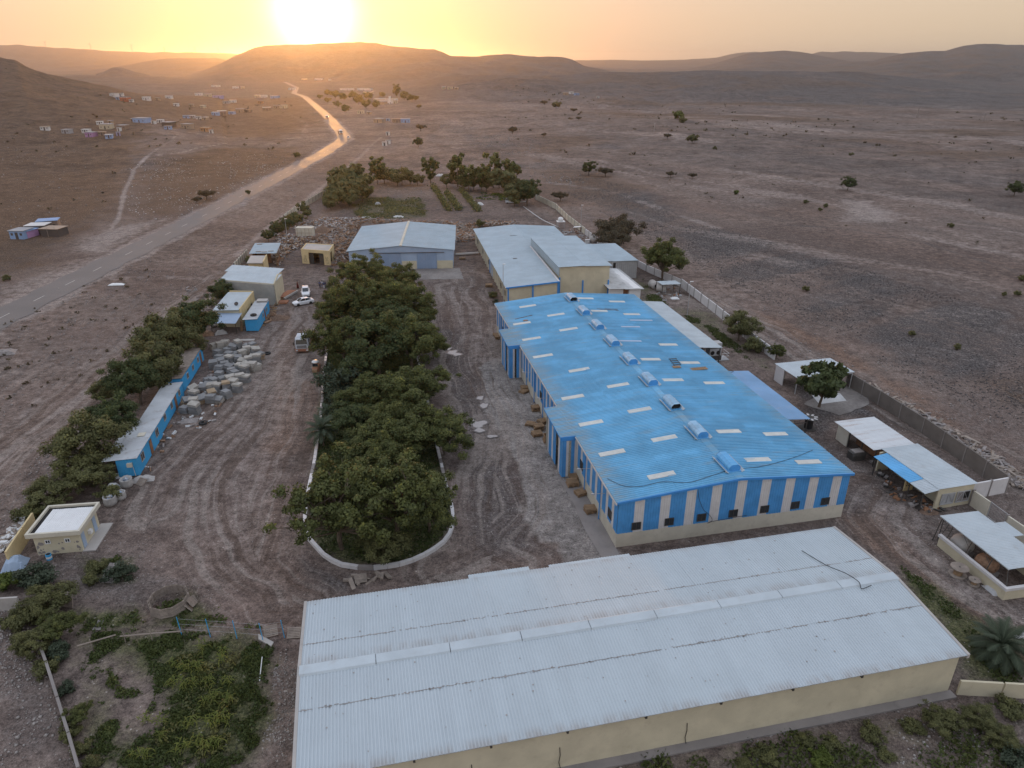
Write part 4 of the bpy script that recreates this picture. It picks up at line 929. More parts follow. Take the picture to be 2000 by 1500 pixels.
for nm, v, r_, L_, m_, lab in (('storage_tank', 6.2, .85, 2.2, 'concrete_pale', 'pale rounded storage tank under the far end of the mess shed roof'), ('storage_tank', 2.9, .8, 2.2, 'debris_brown', 'rusty storage tank under the near end of the mess shed roof')):
    mb = MB(); p = FD(1.2, v, .95); d = FD.ey
    prof = [(0,.1),(.08,.55),(.22,.85),(.4,1),(.4+L_-.8,1),(.4+L_-.62,.85),(.4+L_-.48,.55),(.4+L_-.4,.1)]
    n = 14; vs = []
    for s_, rr in prof:
        for j in range(n):
            a_ = 2*math.pi*j/n; vs.append(p + d*(s_-L_/2+.4) + FD.ex*math.cos(a_)*r_*rr + Vector((0,0,math.sin(a_)*r_*rr)))
    mb.add(vs, [(i*n+j, i*n+(j+1)%n, (i+1)*n+(j+1)%n, (i+1)*n+j) for i in range(len(prof)-1) for j in range(n)])
    tt = thing(nm, lab, 'tank', FD(1.2, v)); part(tt, 'vessel', mb, M[m_], sm=True)
    for q in (-.6, .6):
        b = MB(); b.box(-.6,.6,-.1,.1,0,.5, F=lambda x,y,z,q=q,v=v: FD(1.2+x,v+q+y,z)); part(tt, 'cradle', b, M['concrete'])

# ================================================================ buildings on the left side
def c1_(x, y): return (400+.14*x, 480+.14*y)
# grey-rendered building with parapet, lit orange on its far slope
FE = Frame((-63.2, 147.0), R(0)); a0, b0 = at(*c1_(190,470), 4.8), at(*c1_(945,530), 4.8)
FE = Frame(a0, math.atan2(b0.y-a0.y, b0.x-a0.x)); wE = (b0-a0).length+.4; FE.ey = Vector((math.cos(R(97)), math.sin(R(97)), 0)); LE, zE = 9.4, 4.8
ge = thing('store_building', 'stained grey store with white parapeted roof, tallest building on the left', 'store', FE(0,0))
mb = MB(); fbox(mb, FE, 0, wE-.02, 0, LE, 0, zE-.3); part(ge, 'wall', mb, M['render_grey'])
mb = MB(); mb.add([FE(wE,0,0),FE(wE,LE,0),FE(wE,LE,zE-.1),FE(wE,LE/2,zE+.75),FE(wE,0,zE),FE(wE-.25,0,0),FE(wE-.25,LE,0),FE(wE-.25,LE,zE-.1),FE(wE-.25,LE/2,zE+.75),FE(wE-.25,0,zE)], [(0,1,2,3,4),(9,8,7,6,5),(4,3,8,9),(3,2,7,8),(0,4,9,5),(1,6,7,2)]); part(ge, 'end_wall', mb, M['cream'])
mb = MB(); fbox(mb, FE, 0, wE-.28, .02, .12, zE-.3, zE); part(ge, 'parapet', mb, M['cream_pale'])
lay_sheets(ge, FE, .1, wE-.3, lambda u, v: zE-.2+.12*v, None, [.15, LE*.55], 'u', 1.1, 3, .03, M['white_sheet'])
lay_sheets(ge, FE, .1, wE-.3, lambda u, v: zE-.2+.12*LE*.55+.06*(v-LE*.55), None, [LE*.55+.02, LE], 'u', 1.1, 3, .03, M['white_sheet'])
# cream house with mono roof and blue lean-to awning
FF = Frame(at(*c1_(130,890), 3.6), R(-3)); FF.ey = Vector((math.cos(R(96)), math.sin(R(96)), 0)); wF, LF, zF = 5.2, 11.8, 3.6
gf = thing('office_house', 'cream house with white sheet roof, raised side wall and blue lean-to awning', 'house', FF(0,0))
mb = MB(); fbox(mb, FF, 0, wF-.25, .05, LF, 0, zF-.15); part(gf, 'wall', mb, M['cream'])
mb = MB(); fbox(mb, FF, wF-.22, wF, 0, LF, 0, zF+.25); fbox(mb, FF, 0, wF-.24, LF+.01, LF+.25, 0, zF+.2); part(gf, 'parapet', mb, M['yellow'])
lay_sheets(gf, FF, 0, wF-.25, lambda u, v: zF, (-.15, LF), [-.1, wF-.25], 'v', 1.0, 4, .03, M['white_sheet'])
zz = lambda u, v: 2.9 + .16*v
lay_sheets(gf, FF, -.4, wF-.1, zz, None, [-4.2, -.05], 'u', 1.0, 4, .03, M['slate_blue'], name='awning_sheet')
for u in (.1, 4.9): mb = MB(); fbox(mb, FF, u, u+.1, -3.9, -3.8, 0, 2.25); part(gf, 'awning_post', mb, M['metal_dark'])
mb = MB(); mb.box(-.5,.5,-.03,.03,0,2.0, F=lambda x,y,z: FF(wF+.25+x*.6+ z*.12, -2.1+y-x*.3, z)); part(gf, 'loose_board', mb, M['wood'])
mb = MB(); mb.lathe([(.05,0),(.30,.08),(.42,.2)], 14, (0,0,0)); mb.v = [tuple(FF(3.9,2.6,zF+.35)+Matrix.Rotation(R(50),3,'X')@Vector(p)) for p in mb.v]; mb.tube([FF(3.9,2.6,zF), FF(3.9,2.6,zF+.4)], .03, 5); part(gf, 'satellite_dish', mb, M['metal_dark'])
mb = MB(); fbox(mb, FF, wF+.01, wF+.06, 5, 6, 0, 2.1); part(gf, 'door', mb, M['wood'])
win(gf, FF, 'v', wF+.005, 8.6, 1.2, 1.2, 1.0, 1)
# blue site cabins
def cabin(F, w, L, z, label, roof='concrete_pale', wins=((2.5,1.0),(8.5,1.0)), doors=(5.4,), over=.15, group=None):
    g = thing('site_cabin', label, 'site cabin', F(0,0), group)
    mb = MB(); fbox(mb, F, .05, w-.05, .05, L-.05, .18, z-.1); part(g, 'body', mb, M['caravan_blue'])
    mb = MB(); wall_strip(mb, F, 'u', .04, .05, w-.05, .15, lambda s: z-.08, 8, .03, -1); part(g, 'end_panel', mb, M['caravan_blue'])
    nP = max(2, round(L/2.4))
    for k in range(nP):
        mb = MB(); wall_strip(mb, F, 'v', w-.04, .05+k*(L-.1)/nP, .05+(k+1)*(L-.1)/nP-.03, .15, lambda s: z-.08, 8, .02, 1); part(g, 'side_panel', mb, M['caravan_blue'])
    mb = MB(); fbox(mb, F, .2, w-.2, .3, L-.3, 0, .2); part(g, 'base_frame', mb, M['metal_dark'])
    lay_sheets(g, F, 0, w, lambda u, v: z+.03*u, (-over, L+over), [-over-.25, w+over], 'v', 1.0, 4, .03, M[roof])
    for v, s_ in wins: win(g, F, 'v', w-.01, v, 1.15, 1.0*s_, .95*s_, 1, 'concrete_pale')
    for v in doors: mb = MB(); fbox(mb, F, w-.02, w+.04, v-.45, v+.45, .2, 2.2); part(g, 'door', mb, M['rust'])
    return g
M['cabin_roof'] = weathered('rust_edged_cabin_roof', (.48,.50,.515), (.17,.105,.06), .6, .95, .30, .1, 0, .4, .12)
FG = Frame((-49.6, 76.6), R(11)); FG.ey = Vector((math.cos(R(99.5)), math.sin(R(99.5)), 0))
g = cabin(FG, 2.5, 10.8, 2.65, 'sky blue site cabin with rust-edged white roof and open door, nearest of the cabin row', 'cabin_roof', ((2.1,1.2),(8.6,1.2)), (5.6,), .2)
FG2 = Frame(FG.o, 0); FG2.ex = FG.ex; FG2.ey = FG.ey
mb = MB(); fbox(mb, FG, -1.5, -.25, -.05, 10.6, 2.55, 2.6); part(g, 'roof_overhang', mb, M['cabin_roof'])
mb = MB(); fbox(mb, FG, -.05, .45, 5.0, 5.9, 2.78, 2.84); mb = MB(); fbox(mb, FG, 1.0, 1.9, 5.7, 6.7, 2.80, 2.86); part(g, 'roof_hatch', mb, M['cream_pale'])
mb = MB(); fbox(mb, FG, 1.35, 1.95, -.35, .0, 1.6, 2.1); part(g, 'air_conditioner', mb, M['cream_pale'])
part(g, 'drainpipe', MB().tube([FG(2.0,-.2,1.6), FG(2.05,-.15,.2)], .035, 5), M['cream_pale'])
FH = Frame(FG(-.15, 11.3), FG.a); FH.ey = Vector((math.cos(R(100)), math.sin(R(100)), 0)); cabin(FH, 2.4, 13.0, 2.2, 'middle sky blue site cabin of the row, beside the front slab stacks', 'cabin_roof', ((2.2,1),(6.0,1),(10.5,1)), (8.2,), .1)
FI = Frame(FH(-.3, 14.2), FG.a); FI.ey = Vector((math.cos(R(99)), math.sin(R(99)), 0)); gi = cabin(FI, 2.4, 13.5, 2.4, 'sky blue site cabin at the far end of the row, its roof littered with boards', 'wood_grey', ((3.0,1),(6.4,1),(9.8,1)), (11.6,), 0)
part(gi, 'roof_board', MB().box(-1.2,1.2,-.12,.12,0,.08, F=lambda x,y,z: FI(1+x*.8,4+x*.5+y,2.55+z)), M['wood_grey'])
for q in range(7): part(gi, 'roof_board', MB().box(-1,1,-.08,.08,0,.06, F=lambda x,y,z,q=q: FI(1.1+x*.9,1.0+q*.6+x*.3*((q%3)-1)+y,2.56+z+q*.01)), M['wood_grey'])
FJ = Frame(at(*c1_(550,1030), 2.5), R(1)); FJ.ey = Vector((math.cos(R(97)), math.sin(R(97)), 0))
gj = cabin(FJ, 2.45, 12.0, 2.5, 'blue site cabin with an old tyre on its roof, beside the cream house', 'cabin_roof', ((5.3,.9),(9.0,.9)), (7.2,), .02)
part(gj, 'cover_board', MB().box(-1.1,1.1,-.8,.8,0,.06, F=lambda x,y,z: FJ(1.4+x,11.0+y,2.95+z)).box(-1,1,-.7,.7,-.3,0, F=lambda x,y,z: FJ(1.4+x,11.0+y,2.95+z)), M['concrete_pale'])
# garage with open front and yellow walls
FK = Frame(at(590,519,0), R(-2)); p1, p2 = at(591,514.5,0), at(646,518.5,0)
FK = Frame(p1, math.atan2(p2.y-p1.y, p2.x-p1.x)); wK = (p2-p1).length; FK.ey = Vector((math.cos(R(94)), math.sin(R(94)), 0)); LK, zK = 7.2, 3.7
gk = thing('garage', 'yellow flat-roofed garage with wide dark open front', 'garage', FK(0,0))
mb = MB(); fbox(mb, FK, 0, 2.0, 0, .25, 0, 3.0); fbox(mb, FK, wK-1.75, wK, 0, .25, 0, 3.0); fbox(mb, FK, 0, wK, 0, .25, 3.0, zK+.1); fbox(mb, FK, 0, .25, .25, LK, 0, zK); fbox(mb, FK, .25, wK-.25, LK-.25, LK, 0, zK); fbox(mb, FK, wK-.25, wK, .25, 1.2, 0, zK+.1); fbox(mb, FK, wK-.25, wK, 3.6, LK, 0, zK+.1); fbox(mb, FK, wK-.25, wK, 1.2, 3.6, 3.0, zK+.1); part(gk, 'wall', mb, M['yellow'])
mb = MB(); fbox(mb, FK, .26, wK-.26, .26, LK-.26, zK-.35, zK-.1); part(gk, 'roof', mb, M['concrete_pale'])
for u0 in (2.05, wK-3.1): mb = MB(); wall_strip(mb, FK, 'u', .35, u0, u0+1.3, .02, lambda s: 2.95, 5, .03, -1); part(gk, 'door_leaf', mb, M['metal_dark'])
mb = MB()
for s0 in (.6, wK-1.3):
    for r_ in range(6):
        for c2 in range(4):
            if rnd.random() < .75: fbox(mb, FK, s0+c2*.22, s0+c2*.22+.12, -.012, .02, .5+r_*.3, .63+r_*.3)
part(gk, 'vent_holes', mb, M['dark'])
# open pole shed with grey sheet roof
p1 = at(*c1_(640,95), 3.5); FL = Frame(p1, R(-6)); FL.ey = Vector((math.cos(R(101)), math.sin(R(101)), 0)); wL, LL = 6.7, 11.4
gl = thing('pole_shed', 'open pole shed with grey sheet roof weighed down by tyres and boards', 'shed', FL(0,0))
lay_sheets(gl, FL, 0, wL, lambda u, v: 3.5, (0, LL), [0, wL], 'v', 1.0, 4, .03, M['grey_sheet'])
for u in (.1, wL/2, wL-.2):
    for v in (.1, LL/2, LL-.2): mb = MB(); fbox(mb, FL, u, u+.12, v, v+.12, 0, 3.48); part(gl, 'post', mb, M['wood'])
mb = MB(); fbox(mb, FL, .3, .4, .4, LL, 0, 3.0); fbox(mb, FL, .5, wL-2, 3.9, 4.0, 0, 3.0); part(gl, 'back_sheet', mb, M['rust'])
mb = MB(); fbox(mb, FL, wL, wL+.1, .5, 6.5, 0, 1.6); part(gl, 'side_panel', mb, M['rust'])
for u, v in ((1.2,8.6),(1.6,10.5),(5.2,1.6),(2.0,.6),(3.6,.5)): part(gl, 'roof_weight', MB().box(-.7,.7,-.12,.12,0,.14, F=lambda x,y,z,u=u,v=v: FL(u+x,v+y+x*.2,3.58+z)), M['wood_grey'])
# small yellow guard hut
p1 = at(*c1_(590,240), 3.4); FM = Frame(p1, R(1)); FM.ey = Vector((math.cos(R(101)), math.sin(R(101)), 0)); wM, LM = 3.9, 7.2
gm = thing('small_hut', 'small yellow hut with flat grey roof beside the pole shed', 'hut', FM(0,0))
mb = MB(); fbox(mb, FM, .2, wM-.3, .4, LM, 0, 3.25); part(gm, 'wall', mb, M['yellow'])
mb = MB(); fbox(mb, FM, -.1, wM-.2, -.1, LM, 3.25, 3.42); part(gm, 'roof', mb, M['concrete_pale'])
mb = MB(); fbox(mb, FM, wM-.18, wM+.1, .2, LM, 0, 3.7); part(gm, 'side_wall', mb, M['yellow'])
mb = MB(); fbox(mb, FM, 1.7, 2.5, .34, .42, 0, 2.2); part(gm, 'door', mb, M['dark'])
# gatehouse bottom left
FN = Frame(at(75,1086,0), 0); p1, p2 = at(75,1084,0), at(163,1077,0)
FN = Frame(p1, math.atan2(p2.y-p1.y, p2.x-p1.x)); wN = (p2-p1).length; FN.ey = FN.ex.cross(Vector((0,0,-1))); FN.ey = Vector((-FN.ex.y, FN.ex.x, 0)); LN, zN = 4.6, 2.95
gn = thing('gatehouse', 'small cream gatehouse with white speckled flat roof and peeling walls, bottom left', 'gatehouse', FN(0,0))
mb = MB(); fbox(mb, FN, 0, wN, 0, LN, 0, zN-.5)
part(gn, 'wall', mb, M['peeling'] if 'peeling' in M else M['cream'])
mb = MB()
for q in ((-.45, wN+.45, -.45, -.2), (-.45, wN+.45, LN+.2, LN+.45), (-.45, -.2, -.2, LN+.2), (wN+.2, wN+.45, -.2, LN+.2)): fbox(mb, FN, *q, zN-.5, zN)
part(gn, 'roof_parapet', mb, M['cream_pale'])
mb = MB(); fbox(mb, FN, -.2, wN+.2, -.2, LN+.2, zN-.5, zN-.25); part(gn, 'roof_slab', mb, M['dark'])
lay_sheets(gn, FN, .3, wN+.1, lambda u, v: zN-.2, None, [-.05, LN-.3], 'u', .6, 3, .03, M['white'])
for u in (1.35, 3.3): win(gn, FN, 'u', -.005, u, 1.35, .55, .5, -1, 'white')
for v in (.7, 3.6): mb = MB(); fbox(mb, FN, wN, wN+.06, v-.35, v+.35, .1, 2.1); part(gn, 'door', mb, M['slate_blue'])
mb = MB(); fbox(mb, FN, wN+.02, wN+.35, 1.8, 2.3, .9, 1.35); part(gn, 'air_conditioner', mb, M['white'])
mb = MB(); fbox(mb, FN, wN, wN+1.3, -.1, LN+.3, 0, .14); part(gn, 'step', mb, M['concrete_pale'])
mb = MB()
for k in range(26):
    u = rnd.choice([rnd.uniform(.1,.7), rnd.uniform(1.6,2.8), rnd.uniform(3.6,4.4)]); z = rnd.uniform(.1,1.5); s_ = rnd.uniform(.06,.24)
    pts_ = [FN(u+math.cos(a_)*s_*rnd.uniform(.6,1.2), -.006-.0004*k, z+math.sin(a_)*s_*rnd.uniform(.6,1.3)) for a_ in np.linspace(0, 5.4, 7)]
    pts_ = [Vector((p.x, p.y, max(.05, p.z))) for p in pts_]; mb.poly(pts_)
part(gn, 'peeled_patches', mb, M['concrete'])
# small shelter and tanks near the big tree on the right
p1 = at(1294,556.5,2.3); FO = Frame(p1, R(8)); FO.ey = Vector((math.cos(R(112)), math.sin(R(112)), 0))
go = thing('small_shelter', 'small white sheet shelter on posts beside the old boiler tank', 'shelter', FO(0,0))
lay_sheets(go, FO, 0, 4.4, lambda u, v: 2.3, None, [0, 2.8], 'u', 1.1, 3, .03, M['white_sheet'])
for u, v in ((.1,.1),(4.2,.1),(.1,2.6),(4.2,2.6)): mb = MB(); fbox(mb, FO, u, u+.1, v, v+.1, 0, 2.3); part(go, 'post', mb, M['metal_dark'])
# pale box store in the scrap yard
p1 = at(579,463,0); FP = Frame(p1, R(-1)); gq = thing('crate_store', 'pinkish panelled box store among the scrap piles', 'store', FP(0,0))
mb = MB(); fbox(mb, FP, 0, 4.9, 0, 2.6, 0, 2.6); part(gq, 'body', mb, M['cream_pale'])
mb = MB(); fbox(mb, FP, -.1, 5.0, -.1, 2.7, 2.6, 2.7); part(gq, 'roof', mb, M['cream_pale'])
for u in (.4, 1.6, 2.7, 3.9): mb = MB(); fbox(mb, FP, u, u+.07, -.05, -.01, .1, 2.5); part(gq, 'batten', mb, M['wood'])
mb = MB(); fbox(mb, FP, 0, 4.9, -.05, -.01, 1.2, 1.28); part(gq, 'rail', mb, M['wood'])
# water tanks on a frame behind the hall
p1 = at(1089,446,0); FQ = Frame(p1, R(8)); gt = thing('tank_stand', 'steel stand carrying a white water tank behind the low hall', 'tank stand', FQ(0,0))
mb = MB(); fbox(mb, FQ, -.1, 2.4, -.1, 2.1, 1.9, 2.05); part(gt, 'platform', mb, M['white'])
for u, v in ((0,0),(2.2,0),(0,1.9),(2.2,1.9)): mb = MB(); fbox(mb, FQ, u, u+.1, v, v+.1, 0, 1.9); part(gt, 'leg', mb, M['metal'])
tw = thing('water_tank', 'white water tank on top of the steel stand', 'tank', FQ(1.1,1,2.05)); part(tw, 'vessel', MB().lathe([(.8,0),(.85,.5),(.82,.9),(.5,1.15),(.2,1.2)], 14, FQ(1.1,1,2.06)), M['white'], sm=True); part(tw, 'lid', MB().cyl(FQ(1.1,1,3.25), .22, .08, 10), M['white'])
for k_i, (px, py, lab) in enumerate(((1147,475,'small white cabinet by the boundary wall behind the tall block'),(1171,481,'second white cabinet, next to the white ball tank'))):
    p = at(px, py, 0); q = thing('cabinet', lab, 'cabinet', p); part(q, 'body', MB().box(-.6,.6,-.5,.5,0,1.0, F=lambda x,y,z,p=p: p+Vector((x,y,z))), M['white']); part(q, 'lid', MB().box(-.65,.65,-.55,.55,1.0,1.08, F=lambda x,y,z,p=p: p+Vector((x,y,z))), M['white_wall'])
p = at(1158,474,0); q = thing('ball_tank', 'rounded white tank standing against the boundary wall', 'tank', p); part(q, 'vessel', MB().lathe([(.5,0),(1.0,.4),(1.15,1.0),(.95,1.6),(.4,1.95),(.1,2.0)], 14, p), M['concrete_pale'], sm=True); part(q, 'base', MB().box(-.7,.7,-.7,.7,-.02,.15, F=lambda x,y,z,p=p: p+Vector((x,y,z))), M['concrete'])
for px, py, lab in ((1128,452,'white lid board on legs behind the low hall'),(1019,402,'white board on a rusty stand beside the parked silver car')):
    p = at(px, py, 0); q = thing('board_table', lab, 'board', p); part(q, 'top', MB().hexa([p+Vector(v) for v in ((-1.4,-.6,1.3),(1.2,-.6,1.5),(1.5,.6,1.5),(-1.1,.6,1.3),(-1.4,-.6,1.38),(1.2,-.6,1.58),(1.5,.6,1.58),(-1.1,.6,1.38))]), M['white'])
    for a_, b_ in ((-.9,-.3),(.9,-.3),(.9,.3),(-.9,.3)): part(q, 'leg', MB().tube([p+Vector((a_,b_,0)), p+Vector((a_,b_,1.33))], .05, 4), M['rust'])
# ================================================================ roads, slabs, kerb, walls
t = NT('asphalt'); nA = t.noise(.12, 5); nB = t.noise(5, 3)
cA = t.mix(t.ramp(nA, .3, .7), (.12,.108,.10), (.18,.158,.145)); cA = t.mix(t.ramp(nB, .35, .65, 0, .35), cA, (.09,.08,.075)); t.bump(nB, .2, .02)
M['asphalt'] = t.out(cA, t.ramp(nA, .3, .7, .56, .68), 0, .28)
def ribbon(name, pts, w, z, m, kind='structure', jag=0.0):
    pts = [Vector((p[0], p[1], 0)) for p in pts]
    fine = []
    for a, b in zip(pts[:-1], pts[1:]):
        n = max(1, int((b-a).length/4)); fine += [a.lerp(b, k/n) for k in range(n)]
    fine.append(pts[-1])
    for _ in range(6): fine = [fine[0]] + [(fine[i-1]+fine[i]*2+fine[i+1])/4 for i in range(1, len(fine)-1)] + [fine[-1]]
    L_, R_ = [], []
    for i, p in enumerate(fine):
        d = (fine[min(i+1, len(fine)-1)]-fine[max(i-1, 0)]).normalized(); nrm = Vector((-d.y, d.x, 0))
        a = p + nrm*(w/2+rnd.uniform(-jag, jag)); b = p - nrm*(w/2+rnd.uniform(-jag, jag))
        zc = max(hz(p.x, p.y), 0)+z if p.length > 330 else z
        L_.append((a.x, a.y, zc)); R_.append((b.x, b.y, zc))
    n = len(fine); me_ = bpy.data.meshes.new(name); me_.from_pydata(L_+R_, [], [(i, n+i, n+i+1, i+1) for i in range(n-1)]); me_.materials.append(m)
    return tag(link(name, me_), kind=kind), fine
_, roadf = ribbon('road', ROAD, 9.0, .07, M['asphalt'], jag=.6)
M['roadpaint'] = weathered('worn_road_paint', (.50,.47,.42), (.2,.18,.16), .7, .6, 1)
mb = MB(); acc_ = 0
for i in range(len(roadf)-1):
    a, b = roadf[i], roadf[i+1]; acc_ += (b-a).length
    if acc_ % 13 < 4.2 and a.y > 60 and a.y < 460 and rnd.random() < .9:
        d = (b-a).normalized(); nrm = Vector((-d.y, d.x, 0))*.09
        z_ = Vector((0,0,.078+ (max(hz(a.x,a.y),0) if a.length > 330 else 0)))
        mb.add([a-nrm+z_, b-nrm+z_, b+nrm+z_, a+nrm+z_], [(0,1,2,3)])
struct('road_marking', mb, M['roadpaint'])
# concrete aprons as flush sheets
t = NT('yard_concrete'); n1 = t.noise(.25, 6, rough=.65); n2 = t.noise(2.2, 5, rough=.7); n3 = t.noise(9, 2)
cC = t.mix(t.ramp(n1, .32, .68), (.175,.155,.142), (.27,.245,.225)); cC = t.mix(t.ramp(n2, .45, .72, 0, .6), cC, (.115,.098,.088)); cC = t.mix(t.ramp(n3, .6, .75, 0, .35), cC, (.36,.33,.30)); t.bump(n2, .25, .03)
M['yard_concrete'] = t.out(cC, .85, 0, .25)
def pad(name, px, z, m, cell=None, px_z=0):
    pts = [at(*p) for p in px]
    mb = MB(); mb.poly([Vector((p.x, p.y, z)) for p in pts]); return struct(name, mb, m)
def jag(pts, k=.35, step=1.2):
    out = []
    for a, b in zip(pts, pts[1:]+pts[:1]):
        n = max(1, int((b-a).length/step)); dd = (b-a).normalized(); nr_ = Vector((-dd.y, dd.x, 0))
        out += [a.lerp(b, i/n) + nr_*rnd.uniform(-k, k) for i in range(n)]
    return out
LANE = [FB(-.15,-4.5), FB(-6.3,-4.8), FB(-6.0,2.0), FB(-7.9,2.6), FB(-8.6,9.0), FB(-6.6,15), FB(-7.0,28), FB(-8.0,36), FB(-6.5,44), FB(-6.0,52), FB(-2.7,55), FB(-2.3,46), FB(-.15,44)]
mb = MB(); mb.poly([p+Vector((0,0,.055)) for p in jag([F2(-.3,-9), F2(w2+2.5,-10.2), F2(w2+1.6,-.1), F2(6,-.1), F2(4,-8)], .25)]); struct('concrete_apron', mb, M['yard_concrete'])
mb = MB(); mb.poly([FB(-.12,-4.2,.06)]+[FB(-2.3+.12*math.sin(k*.9), -4.2+k*1.5, .06) for k in range(13)]+[FB(-.12,14.5,.06)]); struct('wall_footway', mb, M['concrete'])
for k, P_ in enumerate([[(1685,755),(1640,745),(1570,790),(1640,812),(1700,790)], [(400,560),(440,540),(480,548),(470,570)]]):
    if k == 0: mb = MB(); mb.poly([p+Vector((0,0,.052)) for p in jag([at(*q) for q in P_], .2)]); struct('concrete_floor', mb, M['yard_concrete'])
M['white_floor'] = weathered('whitewashed_slab', (.55,.55,.54), (.25,.22,.2), .8, .4, .8)
mb = MB(); mb.poly([at(*q)+Vector((0,0,.06)) for q in ((1585,772),(1640,768),(1653,783),(1600,790))]); struct('white_slab', mb, M['white_floor'])
# puddles with dark wet rims
t = NT('muddy_water'); M['water'] = t.out((.24,.21,.19), .05, 0, 1.0)
M['wet'] = weathered('wet_mud', (.055,.045,.04), (.03,.025,.02), .35, .5, 1.5)
def blob(cx, cy, rx, ry, seed, z):
    r_ = random.Random(seed); ph = [r_.uniform(0, 6.28) for _ in range(4)]
    c = at(cx, cy)
    return [c+Vector((rx*math.cos(a)*(1+.22*math.sin(2*a+ph[0])+.15*math.sin(3*a+ph[1])+.08*math.sin(5*a+ph[2])), ry*math.sin(a)*(1+.2*math.sin(2*a+ph[3])+.15*math.sin(3*a+ph[0])), z)) for a in np.linspace(0, 2*math.pi, 29)[:-1]]
for k, (cx, cy, rx, ry) in enumerate(((938,778,.55,.75),(946,793,.5,1.0),(936,829,1.0,1.1),(937,841,.6,.6),(961,853,.6,.45),(912,862,.55,.5),(884,689,.9,1.1),(893,693,.6,.7),(877,681,.35,.7),(925,826,.6,.7))):
    mb = MB(); mb.poly(blob(cx, cy, rx*1.45, ry*1.5, k, .066+.0012*k)); struct('wet_rim', mb, M['wet'])
    mb = MB(); mb.poly(blob(cx, cy, rx, ry, k, .082+.0006*k)); struct('puddle', mb, M['water'])
mb = MB(); mb.poly(blob(1795,905+85-0, .9, .6, 30, .066)); struct('puddle', mb, M['wet'])

# planter kerb round the wooded island, each stone a part
KP = [(640,676),(633,731),(629,792),(622,850),(615,902),(603,960),(596,1010),(597,1040),(604,1055),(612,1064),(632,1086),(650,1098),(668,1106),(700,1111),(730,1112),(757,1109),(780,1105),(806,1097),(830,1086),(850,1074),(867,1061),(878,1046),(884,1030),(885,1015),(884,1001),(882,990),(878,980),(870,945),(864,918),(854,874),(839,804),(830,756),(816,700),(800,640),(780,560),(700,550),(660,600)]
kb = thing('planter_kerb', 'low white-painted kerb running round the wooded island', 'kerb', at(740,900))
kpts = [at(*p) for p in KP]
for a, b in zip(kpts, kpts[1:]+kpts[:1]):
    n = max(1, round((b-a).length/1.15))
    for i in range(n):
        p, q = a.lerp(b, i/n), a.lerp(b, (i+1)/n-.015); d = (q-p).normalized(); nr_ = Vector((-d.y, d.x, 0))*.19
        worn = rnd.random() < (.30 if p.y > 66 else .05)
        mb = MB().hexa([p-nr_, q-nr_, q+nr_, p+nr_]+[v+Vector((0,0,.42)) for v in (p-nr_, q-nr_, q+nr_, p+nr_)])
        part(kb, 'kerb_stone', mb, M['concrete'] if worn else M['kerb'] if 'kerb' in M else M['white_wall'])
# boundary walls of panels between piers
def bwall(label, pts, h, m, pier=3.2, th=.2, cop='concrete', piers=True, px=True, extra=.12):
    P_ = [at(*p) if px else Vector((p[0], p[1], 0)) for p in pts]
    w_ = thing('boundary_wall', label, 'wall', P_[0])
    for a, b in zip(P_[:-1], P_[1:]):
        n = max(1, round((b-a).length/pier)); d = (b-a).normalized(); nr_ = Vector((-d.y, d.x, 0))
        for i in range(n):
            p, q = a.lerp(b, i/n), a.lerp(b, (i+1)/n); p = p + d*.15; q = q-d*.001; k = nr_*th/2; hh = h+rnd.uniform(-.03,.03)
            up = Vector((0,0,hh)); dn = Vector((0,0,-.3))
            part(w_, 'wall_panel', MB().hexa([p-k+dn, q-k+dn, q+k+dn, p+k+dn, p-k+up, q-k+up, q+k+up, p+k+up]), M[m])
            if piers:
                o = a.lerp(b, i/n); k2 = nr_*(th/2+.07); up2 = Vector((0,0,h+extra))
                part(w_, 'pier', MB().hexa([o-k2+dn, o+d*.149-k2+dn, o+d*.149+k2+dn, o+k2+dn, o-k2+up2, o+d*.149-k2+up2, o+d*.149+k2+up2, o+k2+up2]), M[cop])
    return w_
bwall('low cream boundary wall along the riverbed, from the orchard to the water tanks', [(1046,389),(1085,408),(1110,432),(1143,458)], 1.9, 'cream_pale', 4)
bwall('whitewashed wall between the water tanks and the boiler shelter', [(1143,458),(1165,474),(1215,505),(1262,530),(1330,560)], 1.7, 'white_wall', 4)
bwall('pale wall along the lane to the white shed', [(1330,560),(1398,613),(1455,660),(1512,703)], 1.9, 'white_wall', 4)
bwall('dark grey block wall behind the animal sheds on the right', [(1652,752),(1715,790),(1800,845),(1880,902),(1962,962)], 2.3, 'wall_dark', 4.4, .22, 'concrete')
bwall('short whitewashed wall closing the corner behind the near animal shed', [(1962,962),(1893,975)], 2.2, 'white_wall', 3)
bwall('cream wall beside the lattice gate on the right', [(1893,985),(1925,1008)], 2.0, 'cream_pale', 2)
bwall('cream boundary wall running off the right edge past the mess shed', [(1958,1035),(2020,1078),(2100,1130)], 2.0, 'cream_pale', 3)
bwall('cream boundary wall from the warehouse corner to the right edge', [(1864,1355),(1950,1360),(2050,1366),(2150,1372)], 1.5, 'cream', 4, piers=False)
bwall('grey concrete wall running down the lower left edge of the garden', [(78,1262),(96,1310),(118,1380),(140,1450),(160,1520),(175,1570)], 1.2, 'concrete', 3.5, .22, piers=False)
bwall('yellow wall joining the gatehouse on its left', [(20,1110),(52,1060),(72,1030)], 2.0, 'yellow', 5, piers=False)
bwall('pale green-white wall at the left edge below the gatehouse', [(-120,1200),(-40,1195),(42,1190)], 1.5, 'concrete_pale', 5, piers=False)
bwall('pale boundary wall along the road side of the orchard', [(555,432),(582,412),(610,396),(650,372)], 2.0, 'cream_pale', 4)
bwall('ruined pale wall stub beside the small hut', [(458,528),(470,515),(484,500)], 1.8, 'cream_pale', 2.2)
